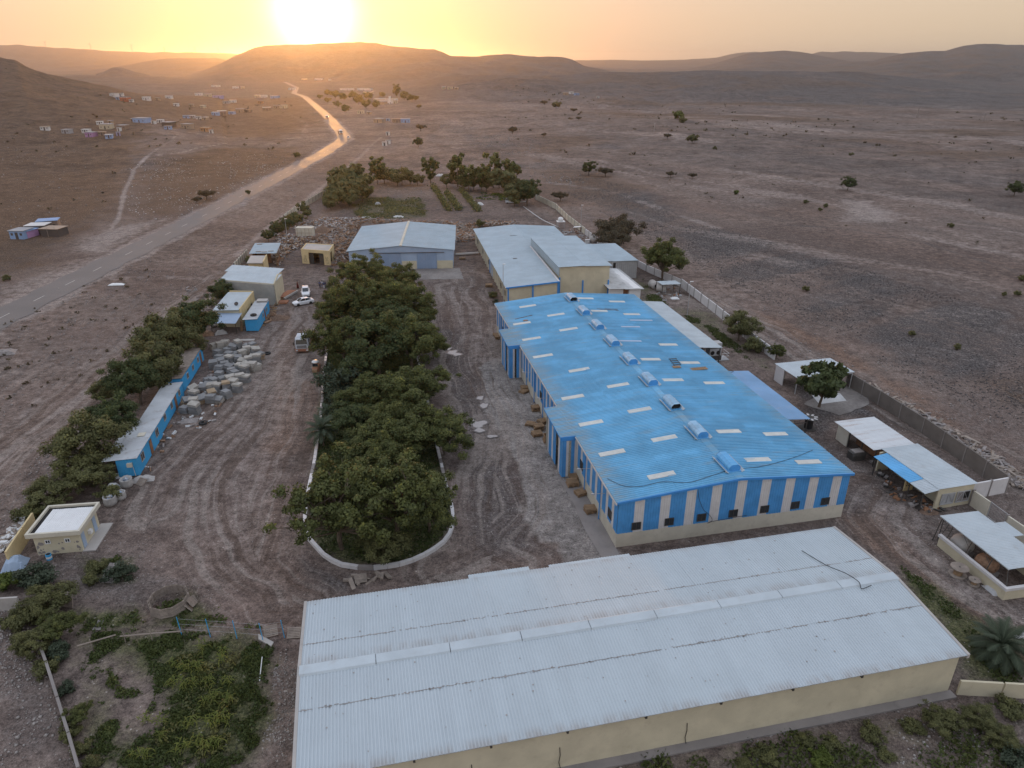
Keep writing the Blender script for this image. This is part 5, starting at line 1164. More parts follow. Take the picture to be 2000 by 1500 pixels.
# lattice gate
a, b = at(1927,1010), at(1957,1033); gg = thing('lattice_gate', 'grey metal lattice gate between cream walls on the right', 'gate', a)
mb = MB(); mb.tube([a, a+Vector((0,0,2.1))], .05, 5).tube([b, b+Vector((0,0,2.1))], .05, 5).tube([a+Vector((0,0,2.05)), b+Vector((0,0,2.05))], .04, 5).tube([a+Vector((0,0,.15)), b+Vector((0,0,.15))], .04, 5); part(gg, 'gate_frame', mb, M['metal'])
for k in range(14):
    p = a.lerp(b, (k+.5)/14); part(gg, 'bar', MB().tube([p+Vector((0,0,.15)), p+Vector((0,0,2.05))], .02, 4), M['metal'])
# ================================================================ foliage
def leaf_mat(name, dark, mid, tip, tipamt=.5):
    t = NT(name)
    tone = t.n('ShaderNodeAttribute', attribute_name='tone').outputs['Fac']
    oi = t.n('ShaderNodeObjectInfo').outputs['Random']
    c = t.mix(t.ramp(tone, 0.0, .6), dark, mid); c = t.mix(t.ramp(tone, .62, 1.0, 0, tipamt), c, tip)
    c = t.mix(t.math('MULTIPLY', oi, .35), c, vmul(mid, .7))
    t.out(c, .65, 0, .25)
    tr = t.n('ShaderNodeBsdfTranslucent', {'Color': c}); mx_ = t.n('ShaderNodeMixShader', {0: .28, 1: t.b.outputs[0], 2: tr.outputs[0]})
    t.link(mx_.outputs[0], t.t.nodes['Material Output'].inputs['Surface'])
    return t.m
ML = {
 'neem': leaf_mat('broadleaf_foliage', (.050,.062,.026), (.125,.138,.044), (.34,.31,.06), .85),
 'dark': leaf_mat('dark_foliage', (.038,.054,.026), (.090,.112,.042), (.21,.22,.055), .65),
 'olive': leaf_mat('olive_foliage', (.070,.076,.034), (.150,.150,.060), (.30,.27,.08), .75),
 'scrub': leaf_mat('dry_thorn_foliage', (.055,.046,.032), (.115,.095,.058), (.18,.15,.08), .6),
 'bright': leaf_mat('bright_leaves', (.05,.075,.018), (.12,.15,.03), (.26,.25,.05), .8),
 'greygreen': leaf_mat('grey_green_foliage', (.030,.045,.028), (.075,.095,.058), (.13,.15,.09), .5),
 'grass': leaf_mat('weed_leaves', (.045,.065,.020), (.095,.115,.034), (.20,.19,.06), .6),
}
M['bark'] = weathered('bark', (.13,.10,.075), (.06,.045,.035), .95, .5, 2, .2, .4, .2, .1)
def tone_mesh(name, V, F4, tone, mat, smoothn=None):
    """quads from arrays, one tone value per quad"""
    me_ = bpy.data.meshes.new(name); nq = len(F4)
    me_.vertices.add(len(V)); me_.vertices.foreach_set('co', V.astype(np.float32).ravel())
    me_.loops.add(nq*4); me_.loops.foreach_set('vertex_index', F4.ravel().astype(np.int32))
    me_.polygons.add(nq); me_.polygons.foreach_set('loop_start', (np.arange(nq)*4).astype(np.int32))
    me_.update(calc_edges=True)
    a_ = me_.attributes.new('tone', 'FLOAT', 'FACE'); a_.data.foreach_set('value', tone.astype(np.float32))
    me_.materials.append(mat); return me_
def quads(C, N, size, aspect, g):
    """leaf quads at C with normals N"""
    n = len(C); r = g.normal(size=(n, 3)); N = N/np.linalg.norm(N, axis=1, keepdims=True)
    U = np.cross(N, r); U /= np.linalg.norm(U, axis=1, keepdims=True)+1e-9; Vv = np.cross(N, U)
    s = size*g.uniform(.6, 1.35, (n, 1)); U = U*s*aspect*.5; Vv = Vv*s*.5
    bend = N*s*.18
    P = np.stack([C-U, C-Vv-bend, C+U, C+Vv-bend], 1).reshape(-1, 3)
    return P, np.arange(4*n).reshape(n, 4)
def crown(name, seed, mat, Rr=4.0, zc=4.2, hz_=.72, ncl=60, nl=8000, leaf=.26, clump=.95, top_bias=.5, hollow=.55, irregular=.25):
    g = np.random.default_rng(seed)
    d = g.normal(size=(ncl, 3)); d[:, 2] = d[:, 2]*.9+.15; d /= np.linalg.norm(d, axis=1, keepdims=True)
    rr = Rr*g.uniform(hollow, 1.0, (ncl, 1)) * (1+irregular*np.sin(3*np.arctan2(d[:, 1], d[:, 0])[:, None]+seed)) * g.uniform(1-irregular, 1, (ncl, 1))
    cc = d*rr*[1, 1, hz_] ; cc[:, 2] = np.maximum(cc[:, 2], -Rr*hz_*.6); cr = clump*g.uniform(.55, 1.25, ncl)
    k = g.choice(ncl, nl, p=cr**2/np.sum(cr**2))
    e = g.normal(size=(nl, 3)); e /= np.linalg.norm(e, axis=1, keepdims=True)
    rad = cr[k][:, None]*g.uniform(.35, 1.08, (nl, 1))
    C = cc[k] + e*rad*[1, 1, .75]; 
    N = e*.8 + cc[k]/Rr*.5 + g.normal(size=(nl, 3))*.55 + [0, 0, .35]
    tone = np.clip(.22 + .30*g.random(ncl)[k] + top_bias*(e[:, 2]*.32 + cc[k][:, 2]/Rr*.30) + g.normal(size=nl)*.12, 0, 1)  # paler towards the top: new growth plus sunlit tops put into the tone
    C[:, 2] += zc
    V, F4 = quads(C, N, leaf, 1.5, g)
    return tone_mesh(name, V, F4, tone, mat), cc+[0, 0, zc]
def trunk_mb(cc, zc, r0, seed, nl=14, spread=.85, fork=.35):
    g = random.Random(seed); mb = MB(); top = Vector((g.uniform(-.2,.2), g.uniform(-.2,.2), zc*fork+.2))
    mb.tube([(0,0,-.15), (g.uniform(-.08,.08), g.uniform(-.08,.08), top.z*.5), top], r0, 7, r0*.72)
    idx_ = sorted(range(len(cc)), key=lambda i: g.random())[:nl]
    for i in idx_:
        e = Vector(cc[i])*1.0; m_ = top.lerp(e, .5)+Vector((g.uniform(-.3,.3), g.uniform(-.3,.3), g.uniform(-.1,.5)))
        mb.tube([top-Vector((0,0,.1)), m_, top.lerp(e, spread)], r0*.38, 5, .03)
        for q in range(2):
            s_ = m_.lerp(e, .3+.3*q); f_ = s_+Vector((g.uniform(-1,1), g.uniform(-1,1), g.uniform(.1,1)))*.9
            mb.tube([s_, s_.lerp(f_, .6), f_], r0*.13, 4, .015)
    return mb
TREES = {}
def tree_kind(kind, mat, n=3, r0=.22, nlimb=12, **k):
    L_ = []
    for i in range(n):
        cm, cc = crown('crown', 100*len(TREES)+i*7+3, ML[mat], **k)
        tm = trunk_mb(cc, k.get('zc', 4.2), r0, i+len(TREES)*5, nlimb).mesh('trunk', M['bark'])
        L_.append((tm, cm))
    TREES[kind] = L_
tree_kind('neem', 'neem', 4, ncl=120, nl=20000, leaf=.155, clump=.68, irregular=.34, nlimb=18)
tree_kind('neem_tall', 'neem', 3, ncl=100, nl=17000, leaf=.165, clump=.68, hz_=1.05, zc=5.2, irregular=.38)
tree_kind('open', 'neem', 2, ncl=150, nl=14500, leaf=.15, clump=.52, nlimb=60, hollow=.4, irregular=.30)
tree_kind('dark', 'dark', 3, ncl=85, nl=14000, leaf=.18, clump=.80)
tree_kind('olive', 'olive', 3, ncl=80, nl=13000, leaf=.18, clump=.82, zc=3.6)
tree_kind('far', 'olive', 3, ncl=30, nl=1500, leaf=.6, clump=1.2, zc=4.2, nlimb=6)
tree_kind('far_tall', 'neem', 2, ncl=30, nl=1600, leaf=.6, clump=1.1, hz_=1.3, zc=6.0, nlimb=6)
tree_kind('acacia', 'scrub', 3, ncl=60, nl=7500, leaf=.19, clump=.8, hz_=.30, zc=3.0, nlimb=20, hollow=.3, irregular=.15)
tree_kind('shrub', 'olive', 3, r0=.06, nlimb=8, ncl=30, nl=3200, leaf=.34, clump=1.2, zc=2.4, hz_=.62, hollow=.3)
tree_kind('bush_bright', 'bright', 2, r0=.06, nlimb=6, ncl=24, nl=2200, leaf=.42, clump=1.2, zc=2.3, hz_=.6, hollow=.3)
tree_kind('bush_grey', 'greygreen', 2, r0=.06, nlimb=6, ncl=30, nl=3200, leaf=.34, clump=1.2, zc=2.4, hz_=.7, hollow=.3)
tree_kind('broad', 'dark', 1, ncl=46, nl=4200, leaf=.46, clump=.8, nlimb=14, hollow=.5)
ZC = {'neem':4.2,'neem_tall':5.2,'open':4.2,'dark':4.2,'olive':3.6,'far':4.2,'far_tall':6.0,'acacia':3.0,'shrub':2.4,'bush_bright':2.3,'bush_grey':2.4,'broad':4.2}
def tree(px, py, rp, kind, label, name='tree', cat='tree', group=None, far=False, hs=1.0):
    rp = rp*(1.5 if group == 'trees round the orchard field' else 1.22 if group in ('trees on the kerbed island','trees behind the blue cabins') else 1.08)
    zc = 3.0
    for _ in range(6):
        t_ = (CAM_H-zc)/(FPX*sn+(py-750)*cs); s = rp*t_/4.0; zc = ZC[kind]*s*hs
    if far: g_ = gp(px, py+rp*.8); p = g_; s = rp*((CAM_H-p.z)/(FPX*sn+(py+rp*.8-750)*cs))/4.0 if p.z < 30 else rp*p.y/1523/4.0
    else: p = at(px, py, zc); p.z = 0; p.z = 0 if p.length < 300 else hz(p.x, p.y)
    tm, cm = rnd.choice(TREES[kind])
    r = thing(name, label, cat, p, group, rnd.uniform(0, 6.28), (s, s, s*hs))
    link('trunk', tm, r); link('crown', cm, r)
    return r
def row(kind, lst, fmt, name='tree', cat='tree', group=None, far=False, hs=1.0):
    for i, q in enumerate(lst):
        kd = q[3] if len(q) > 3 else kind; h_ = q[4] if len(q) > 4 else hs
        tree(q[0], q[1], q[2], kd, fmt.format(o=ORD[i] if i < 20 else str(i+1)+'th'), name, cat, group, far, h_)
G_ = 'trees on the kerbed island'
tree(655,975,98,'open','wide spreading tree filling the near left end of the kerbed island', group=G_, hs=.95)
tree(770,960,88,'open','tangled open-branched tree in the middle of the island\'s rounded near end', group=G_)
tree(835,975,60,'neem','dense tree overhanging the right kerb at the island\'s near end', group=G_)
tree(755,895,52,'neem','tree with pale leaf tips behind the tangled one on the island', group=G_, hs=1.1)
tree(750,1068,42,'olive','low young tree with yellowish leaves nearest the rounded kerb', group=G_, hs=.8)
row('neem', [(730,855,58),(800,832,62),(866,840,54),(770,800,44)], '{o} from the left of the trees crossing mid-island beside the puddles', group=G_, hs=.8)
row('neem', [(788,762,56,'neem_tall'),(836,745,44),(722,765,50),(680,815,40,'dark'),(700,905-40,32,'dark')], 'mid-island tree, {o} of the clump just beyond the palm', group=G_, hs=.75)
row('dark', [(668,742,40,'bush_grey'),(655,770,30,'bush_grey'),(700,715,38)], 'grey-green bushy tree, {o} beside the left kerb near the three-wheeler', group=G_)
row('neem', [(668,655,50),(735,665,58,'dark'),(800,655,58),(845,668,28),(762,628,50,'dark')], 'tree in the dense belt beside the lorry, {o} from the left', group=G_)
row('neem_tall', [(652,608,36),(698,590,48),(750,585,50),(798,592,44),(826,612,28)], 'tall tree behind the lorry on the far island half, {o} from the left', group=G_)
row('neem_tall', [(690,538,30),(726,528,26),(752,545,32),(790,548,32),(664,572,26)], 'yellow-tipped tall tree at the island\'s far end, {o} from the left', group=G_)
G_ = 'trees behind the blue cabins'
row('olive', [(378,622,46,'dark'),(340,648,48),(305,668,46),(365,668,34),(300,712,54),(262,735,48,'dark'),(200,765,24),(222,808,44,'dark'),(168,862,60)], '{o} tree from the cream house in the row behind the blue cabins', group=G_)
tree(431,566,25,'dark','round dark tree in front of the stained grey store')
tree(325,695,30,'acacia','bare grey-twigged thorn tree among the trees behind the cabins', hs=1.5)
row('shrub', [(150,930,52,'olive',.7),(95,965,50,'olive',.6),(195,925,36,'olive',.7),(60,1000,30),(215,960,24)], 'sprawling olive shrub, {o} of those between the cabins and the gatehouse', 'shrub', 'shrub', 'shrubs above the gatehouse')
row('olive', [(70,1125,36,'bush_grey'),(95,1172,46),(58,1200,36,'shrub'),(110,1222,40,'neem'),(62,1255,38,'olive'),(110,1270,30,'bush_grey'),(20,1135,30,'bush_bright'),(92,1300,28,'shrub'),(30,1210,28,'shrub')], '{o} bushy tree down the lower left wall, counted from the gatehouse', group='bushes along the lower left wall', hs=.8)
row('shrub', [(150,1395,26,'neem'),(140,1430,24),(160,1460,22),(128,1345,18,'bush_grey'),(175,1490,20),(230,1118,30,'bush_grey'),(190,1105,24),(180,1130,20)], '{o} low green bush between the garden wall and the gatehouse yard', 'shrub', 'shrub', 'garden bushes', hs=.8)
G_ = 'trees round the orchard field'
row('far', [(652,378,16,'far'),(668,362,22),(690,348,24),(706,366,18),(680,378,16),(735,330,13,'far_tall'),(718,350,10),(764,338,11),(784,341,13),(800,345,10),(660,352,18),(674,340,18),(645,392,12),(700,352,14),(750,340,12),(776,348,10),(815,348,9)], '{o} tree from the left along the orchard\'s left and back edge', group=G_)
row('far_tall', [(840,330,13,'far_tall',1.0),(893,329,16),(915,345,13),(872,350,10,'far'),(940,345,13),(963,328,14,'far_tall',1.2),(985,350,19,'far'),(996,338,15),(1010,362,13,'far'),(1030,370,20,'dark'),(1005,382,13,'far'),(950,358,10,'far'),(1016,372,14,'far'),(975,345,14,'far'),(925,352,12,'far'),(1000,372,13,'far'),(905,352,11,'far')], '{o} tree from the left along the orchard\'s right edge, past the dome', group=G_)
row('far', [(592,405,10,'far',1.5),(580,424,15),(600,415,9),(541,444,16,'dark'),(556,436,14,'dark'),(566,424,9),(523,458,13,'dark')], '{o} tree from the scrap-yard shed along the roadside wall', group='trees along the roadside wall')
tree(486,505,8,'far','small bush beside the yellow hut')
tree(1297,500,44,'neem','large round dark tree by the boundary wall right of the metal shed')
tree(938,434,9,'far','single bush on the lumber heap between the two pale roofs', 'shrub', 'shrub')
tree(1610,742,50,'broad','broad-leaved dark tree standing before the open white shed', hs=1.05)
row('olive', [(1447,635,34,'olive'),(1476,673,22,'shrub'),(1519,683,17,'neem')], '{o} tree from the boiler shelter along the right boundary wall', group='trees along the right wall')
tree(962,575,10,'shrub','small bush against the low hall\'s near corner', 'shrub', 'shrub')
tree(968,590,8,'bush_grey','bush between the low hall and the blue factory', 'shrub', 'shrub')
G_ = 'lone desert thorn trees'
tree(1210,440,44,'acacia','big flat-topped thorn tree outside the wall behind the tall block', 'thorn_tree', hs=1.0)
tree(1200,462,36,'acacia','darker flat-topped thorn tree just in front of the biggest one', 'thorn_tree', hs=1.1)
for px, py, rp, kd, lab in ((1150,330,17,'dark','left of two dark round thorn trees on the plain beyond the orchard'), (1182,332,17,'acacia','right of two thorn trees on the plain beyond the orchard'),
    (1094,380,17,'acacia','thorn tree just outside the wall near the parked silver car'),(1655,360,16,'dark','lone dark thorn tree beside the pale sandy patch'),(1980,370,17,'dark','dark thorn tree cut by the right edge'),
    (1352,272,11,'far','dark thorn tree on the plain, midway to the dark ridge'),(1310,338,11,'acacia','thin thorn tree on the near side of the plain'),(1352,341,10,'acacia','sparse low thorn tree right of the thin one'),(1303,264,10,'acacia','flat thorn tree left of the dark one midway'),
    (1063,199,9,'acacia','left of two small thorn trees below the dark ridge'),(1086,206,9,'far','right of two small thorn trees below the dark ridge'),(1001,252,13,'acacia','thorn tree alone on the grey plain right of the village'),(1062,262,7,'acacia','tiny thorn tree on the grey plain'),
    (822,247,12,'acacia','thorn tree under the village shacks'),(818,207,8,'acacia','thorn tree just right of the village'),(817,279,11,'dark','dark bush on the plain beyond the orchard\'s top'),(404,376,18,'acacia','spreading thorn tree on the left of the highway'),(385,388,12,'acacia','low thorn bush beside the spreading thorn tree'),
    (1120,214,7,'acacia','small thorn tree on the open plain below the ridge'),(1130,230,7,'acacia','second small thorn tree on the open plain'),(15,540,10,'shrub','dry bush at the left edge beside the highway'),(580,300,9,'shrub','scrubby bush beside the highway bend'),(485,376,6,'far','slim roadside tree by the highway')):
    tree(px, py, rp*.88, kd, lab, 'thorn_tree' if kd == 'acacia' else 'tree', 'tree', G_, True)
rowb = [(1438,374,7,'bush_bright'),(1573,392,6),(1612,400,6),(1601,408,5),(1574,562,8),(1781,649,8),(1870,675,9),(1857,438,7),(1995,540,9),(1987,571,8),(1395,288,5),(1324,222,13,'bush_bright'),(1333,232,9),(1960,572,6),(1662,300,5)]
for i, q in enumerate(rowb): tree(q[0], q[1], q[2], q[3] if len(q) > 3 else 'shrub', f'small yellow-green desert shrub, {ORD[i]} from the top left of the riverbed plain' if i else 'small bright desert shrub above the pale sandy patch', 'shrub', 'shrub', 'shrubs on the riverbed plain', True)
row('far', [(640,182,7),(655,186,8),(672,190,8),(690,186,9),(700,196,10),(715,205,9),(660,205,7),(640,197,6),(676,213,9),(735,205,8),(775,184,9,'far_tall'),(790,188,9),(803,192,8),(812,193,6),(748,186,6),(720,188,8),(625,190,5)], 'hazy village tree, {o} along the settlement at the highway\'s end', group='village trees far off', far=True)
row('shrub', [(1840,1405,38,'olive'),(1700,1432,26,'shrub'),(1625,1448,22),(1500,1472,26),(1575,1445,20),(1600,1482,26,'bush_bright'),(1780,1420,26),(1915,1400,34,'olive'),(1975,1385,30,'shrub'),(1960,1440,32,'olive'),(1450,1490,20),(1990,1480,34,'bush_grey'),(1730,1475,20)], '{o} weedy bush below the foreground warehouse wall, lower right', 'shrub', 'shrub', 'bushes outside the foreground wall', hs=.6)
# palms
fr = []; 
for sd in range(3):
    g = np.random.default_rng(50+sd); V = []; F4 = []; T = []
    L_ = 3.2; n = 34; x_prev = None
    spine = []
    for i in range(n+1):
        s = i/n; spine.append(np.array([L_*s*(1-.18*s), .12*math.sin(s*3+sd), 1.35*s*(1.0-1.35*s)]))
    for i in range(2, n):
        p = spine[i]; d = spine[i+1]-spine[i]; d /= np.linalg.norm(d); ll = (.62*math.sin(math.pi*min(1, (i/n)*.9+.12)))+.12
        for sgn in (-1, 1):
            o = d*.75+np.array([0, sgn*.8, -.22+g.uniform(-.12,.12)]); o /= np.linalg.norm(o); e = p+o*ll; w = d*.045
            k0 = len(V); V += [p-w, p+w, e+w*.3, e-w*.3]; F4.append([k0, k0+1, k0+2, k0+3]); T.append(.35+.3*g.random())
    for i in range(n):
        k0 = len(V); a_, b_ = spine[i], spine[i+1]; w = np.array([0, .03*(1-i/n)+.008, 0]); V += [a_-w, a_+w, b_+w, b_-w]; F4.append([k0, k0+1, k0+2, k0+3]); T.append(.9)
    fr.append(tone_mesh('frond', np.array(V), np.array(F4), np.array(T), ML['greygreen']))
def palm(px, py, zc, s, label, nf=30):
    p = at(px, py, zc); p.z = 0; r = thing('palm_tree', label, 'palm', p)
    mb = MB().tube([(0,0,-.1), (.1,0,zc*.5), (0,0,zc-.2)], .24*s, 8, .19*s); link('trunk', mb.mesh('trunk', M['bark']), r)
    for k in range(nf):
        el = R(62-95*((k+.5)/nf)**.9 + rnd.uniform(-6, 6)); az = k*2.39996
        o = link('frond', fr[k % 3], r, (0,0,zc-.15), (0, -el, az), (s,)*3)
palm(1958,1258,1.5,1.05,'date palm with drooping grey-green fronds at the right edge', 34)
palm(628,838,2.6,.95,'date palm on the left kerb of the wooded island', 30)
palm(640,805,2.2,.7,'smaller palm just behind the palm on the island\'s left kerb', 22)

# weeds and grass: uncountable
def scatter(polys, n, jitter=0, nopolys=()):
    out = []; tries = 0
    qs = [[tuple(at(*p)[:2]) for p in pl_] for pl_ in polys]
    areas = [abs(sum(a[0]*b[1]-b[0]*a[1] for a, b in zip(q, q[1:]+q[:1])))/2 for q in qs]; tot = sum(areas)
    nq = [[tuple(at(*p)[:2]) for p in pl_] for pl_ in nopolys]
    for q, a_ in zip(qs, areas):
        m_ = int(n*a_/tot); xs = [p[0] for p in q]; ys = [p[1] for p in q]; got = []
        while sum(len(g) for g in got) < m_ and tries < 60:
            X_ = rng.uniform(min(xs), max(xs), m_*3); Y_ = rng.uniform(min(ys), max(ys), m_*3); k = inpoly(X_, Y_, q)
            for z in nq: k &= ~inpoly(X_, Y_, z)
            got.append(np.stack([X_[k], Y_[k]], 1)); tries += 1
        if got: out.append(np.concatenate(got)[:m_])
        tries = 0
    return np.concatenate(out)
def weeds(name, polys, n, size, mat, nop=(), dens=(.0, 6.0), h=.25):
    P_ = scatter(polys, n, nopolys=nop)
    d = fbm(P_[:, 0]/dens[1]*3, P_[:, 1]/dens[1]*3, 3)-np.clip(1-np.minimum.reduce([polydist(P_[:, 0], P_[:, 1], [tuple(at(*q)[:2]) for q in pl_+[pl_[0]]])[0] for pl_ in list(polys)+list(nop)])/1.6, 0, 1)*.55; keep = d > dens[0]+rng.uniform(-.25, .25, len(P_)); P_ = P_[keep]; d = d[keep]
    C = np.column_stack([P_, rng.uniform(.02, h, len(P_))*(1+np.clip(d, 0, 1)*1.5)])
    N = rng.normal(size=(len(P_), 3))+[0, 0, .5]
    V, F4 = quads(C, N, size, 1.8, rng)
    tone = np.clip(.35+.8*d+rng.normal(size=len(P_))*.18, 0, 1)
    return tag(link(name, tone_mesh(name, V, F4, tone, ML[mat])), kind='stuff')
GARD = [(150,1240),(300,1228),(470,1243),(545,1268),(535,1400),(480,1500),(430,1530),(180,1530),(150,1350)]
BARE = [(170,1300),(240,1285),(300,1345),(310,1410),(250,1425),(190,1370)]
weeds('grass', [[(300,1260),(480,1262),(500,1300),(470,1450),(420,1520),(300,1520),(260,1450),(330,1400),(340,1340)]], 6000, .15, 'olive', [], (.12, 3.5), .4)
weeds('grass', [GARD], 60000, .14, 'grass', [BARE], (-.04, 5.0), .2)
weeds('grass', [BARE], 5000, .14, 'grass', [], (.05, 3.5), .15)
weeds('grass', [[(130,1190),(270,1180),(380,1145),(440,1190),(520,1230),(150,1245)],[(150,1080),(265,1085),(268,1140),(200,1155),(140,1125)]], 14000, .16, 'grass', [[(205,1110),(240,1100),(225,1145),(195,1150)]], (.1, 7.0), .2)
weeds('island_undergrowth', [[(640,690),(633,731),(629,792),(617,902),(600,1040),(636,1086),(730,1109),(828,1084),(880,1030),(874,980),(850,874),(826,756),(810,690)]], 30000, .2, 'grass', [], (-.5, 6.0), .2)
weeds('grass', [[(1745,1095),(1830,1150),(1990,1290),(2000,1360),(1895,1335),(1880,1270)],[(1330,600),(1400,640),(1500,720),(1470,715),(1330,625)],[(1255,545),(1280,560),(1340,640),(1262,592)]], 22000, .15, 'grass', [], (-.1, 8.0), .14)
weeds('grass', [[(1250,1475),(1870,1362),(2050,1372),(2050,1560),(1150,1560)]], 14000, .17, 'grass', [], (.12, 8.0), .18)
weeds('field_crop', [[(690,385),(828,385),(842,428),(702,430),(680,405)]], 9000, .33, 'olive', [], (-.02, 16.0), .2)
weeds('field_crop', [[(940,375),(1000,378),(985,392),(925,390)]], 2000, .36, 'bright', [], (-.1, 10.0), .3)
# crop rows
for i, (a_, b_) in enumerate((((845,365),(878,413)),((872,378),(898,412)),((900,372),(935,414)))):
    a3, b3 = at(*a_), at(*b_); n = 2200; u = rng.random(n); w_ = rng.normal(size=n)*.55
    d = (b3-a3).normalized(); C = np.array([[*(a3.lerp(b3, q)+Vector((-d.y, d.x, 0))*float(w))[:2], abs(float(rng.normal()))*.7+.1] for q, w in zip(u, w_)])
    V, F4 = quads(C, rng.normal(size=(n, 3))+[0,0,.6], .42, 1.5, rng)
    o = link('crop_row', tone_mesh('crop_row', V, F4, rng.random(n), ML['olive'])); tag(o, ['bright green crop row, leftmost in the orchard field','middle crop row of the orchard field, sparser','rightmost crop row of the orchard field beside the white bags'][i], 'crop row', 'crop rows in the orchard field')
# maize-like plants in the near garden
def maize(seed):
    g = np.random.default_rng(seed); V = []; F4 = []; T = []
    for k in range(26):
        az = g.uniform(0, 6.28); z0 = g.uniform(.1, 1.0); L_ = g.uniform(.5, .95); b = np.array([g.normal()*.22, g.normal()*.22, z0]); dr = np.array([math.cos(az), math.sin(az), 0]); sd = np.array([-dr[1], dr[0], 0])*.045
        pr = b
        for i in range(1, 5):
            s = i/4; q = b+dr*L_*s*.8+np.array([0,0,L_*(.75*s-.85*s*s)]); k0 = len(V); w0 = sd*(1-(s-.25)*.8); w1 = sd*(1-s*.85); V += [pr-w0, pr+w0, q+w1, q-w1]; F4.append([k0,k0+1,k0+2,k0+3]); T.append(.45+.5*s); pr = q
    return tone_mesh('leaves', np.array(V), np.array(F4), np.array(T), ML['bright'])
mz = [maize(k) for k in range(4)]
c3 = lambda x, y: (.28*x, 1080+.28*y)
for i, (x, y) in enumerate([(1210,770),(1275,800),(1330,785),(1390,795),(1410,655),(1540,750),(1560,690),(1200,905),(1280,915),(1340,905),(1455,900),(1590,895),(1500,1010),(1590,1030),(1420,1030),(1510,1175),(1560,1165),(1470,1190),(1120,1165),(1340,1190),(1380,1330),(1460,1345),(1270,1345),(1010,1395),(940,1400),(1120,1280),(1020,1150),(1510,1330)]):
    p = at(*c3(x, y), .4); p.z = 0
    r = thing('maize_plant', f'yellow-green leafy maize plant in the lower left garden, {ORD[i] if i<20 else str(i+1)+"th"} counting down from the fence', 'plant', p, 'maize plants in the garden', rnd.uniform(0, 6), (rnd.uniform(.75,1.1),)*3)
    link('leaves', mz[i % 4], r); link('stem', MB().tube([(0,0,0),(.05,0,1.0)], .03, 5, .012).mesh('stem', ML['bright']), r)

# loose stones and litter
def stones(name, polys, n, s0, s1, mat, nop=(), dens=None, ter=False):
    P_ = scatter(polys, n, nopolys=nop)
    if dens: P_ = P_[fbm(P_[:, 0]/dens, P_[:, 1]/dens, 3) > rng.uniform(-.3, .3, len(P_))]
    m_ = len(P_); s = s0*(s1/s0)**(rng.random(m_)**2.2)
    base_ = np.array([[1,0,0],[0,1,0],[-1,0,0],[0,-1,0],[0,0,.7],[0,0,-.4]], float); fc = np.array([[0,1,4],[1,2,4],[2,3,4],[3,0,4],[1,0,5],[2,1,5],[3,2,5],[0,3,5]])
    B_ = base_[None]*s[:, None, None]*rng.uniform(.55, 1.25, (m_, 6, 3)); a_ = rng.uniform(0, 6.28, m_); c, s2 = np.cos(a_)[:, None], np.sin(a_)[:, None]
    X_ = B_[..., 0]*c-B_[..., 1]*s2; Y_ = B_[..., 0]*s2+B_[..., 1]*c
    zg = hgt(P_[:, 0], P_[:, 1]) if ter else np.zeros(m_)
    V = np.stack([X_+P_[:, 0:1], Y_+P_[:, 1:2], B_[..., 2]+zg[:, None]+s[:, None]*.15], -1).reshape(-1, 3)
    F3 = (fc[None]+np.arange(m_)[:, None, None]*6).reshape(-1, 3)
    me_ = bpy.data.meshes.new(name); me_.vertices.add(len(V)); me_.vertices.foreach_set('co', V.astype(np.float32).ravel()); me_.loops.add(F3.size); me_.loops.foreach_set('vertex_index', F3.ravel().astype(np.int32))
    me_.polygons.add(len(F3)); me_.polygons.foreach_set('loop_start', (np.arange(len(F3))*3).astype(np.int32)); me_.update(calc_edges=True); me_.materials.append(mat)
    return tag(link(name, me_), kind='stuff')
M['stone'] = weathered('pale_stone', (.30,.27,.25), (.12,.10,.09), .95, .6, 1.2, .3, 0, .1)
M['stone_dark'] = weathered('basalt_cobble', (.105,.098,.098), (.2,.17,.15), .95, .4, .8, .35, 0, .1)
M['litter'] = weathered('pale_litter', (.50,.48,.46), (.25,.2,.17), .8, .5, 1.2, .2, 0, .2)
PLAIN = [(1100,330),(1250,370),(1340,430),(1500,470),(1700,530),(2060,640),(2060,900),(1990,850),(1800,745),(1600,640),(1450,570),(1350,530),(1240,450),(1110,380)]
stones('cobbles', [PLAIN], 26000, .07, .24, M['stone_dark'], dens=14)
stones('cobbles', [PLAIN], 4500, .06, .24, M['stone'], dens=20)
stones('cobbles', [[(1340,530),(1600,640),(1800,745),(2060,880),(2060,1000),(1970,950),(1700,780),(1500,690),(1340,560)]], 2600, .06, .28, M['stone'], dens=5)
stones('litter', [[(235,330),(300,315),(520,300),(560,330),(430,400),(330,430),(255,425)]], 2600, .10, .42, M['litter'], dens=12, ter=True)
stones('litter', [[(420,300),(600,270),(640,300),(530,345),(420,350)],[(640,300),(720,290),(700,320),(600,370),(560,400),(540,390)]], 1300, .10, .5, M['stone'], dens=14, ter=True)
stones('cobbles', [[(860,240),(1000,250),(1100,330),(1180,360),(1060,360),(940,320),(860,290)]], 3000, .15, .7, M['stone'], dens=20, ter=True)
stones('cobbles', [[(-40,640),(150,545),(380,470),(480,470),(440,540),(330,600),(230,690),(120,770),(-60,920)]], 3000, .05, .26, M['stone'], dens=8)
stones('cobbles', [[(-40,1000),(120,850),(240,720),(200,850),(100,950),(20,1080),(-60,1130)]], 1500, .05, .22, M['stone'], dens=5)
stones('rubble', [[(-60,1180),(40,1190),(75,1270),(150,1500),(170,1570),(-80,1570)]], 3500, .04, .22, M['stone'], dens=4)
stones('rubble', [[(540,1280),(585,1250),(580,1500),(575,1560),(480,1560),(520,1420)]], 2600, .03, .16, M['stone'], dens=3)
stones('rubble', [[(1050,1540),(1150,1500),(1500,1420),(1860,1362),(2060,1380),(2060,1580),(1000,1580)]], 3200, .03, .20, M['stone'], dens=4)
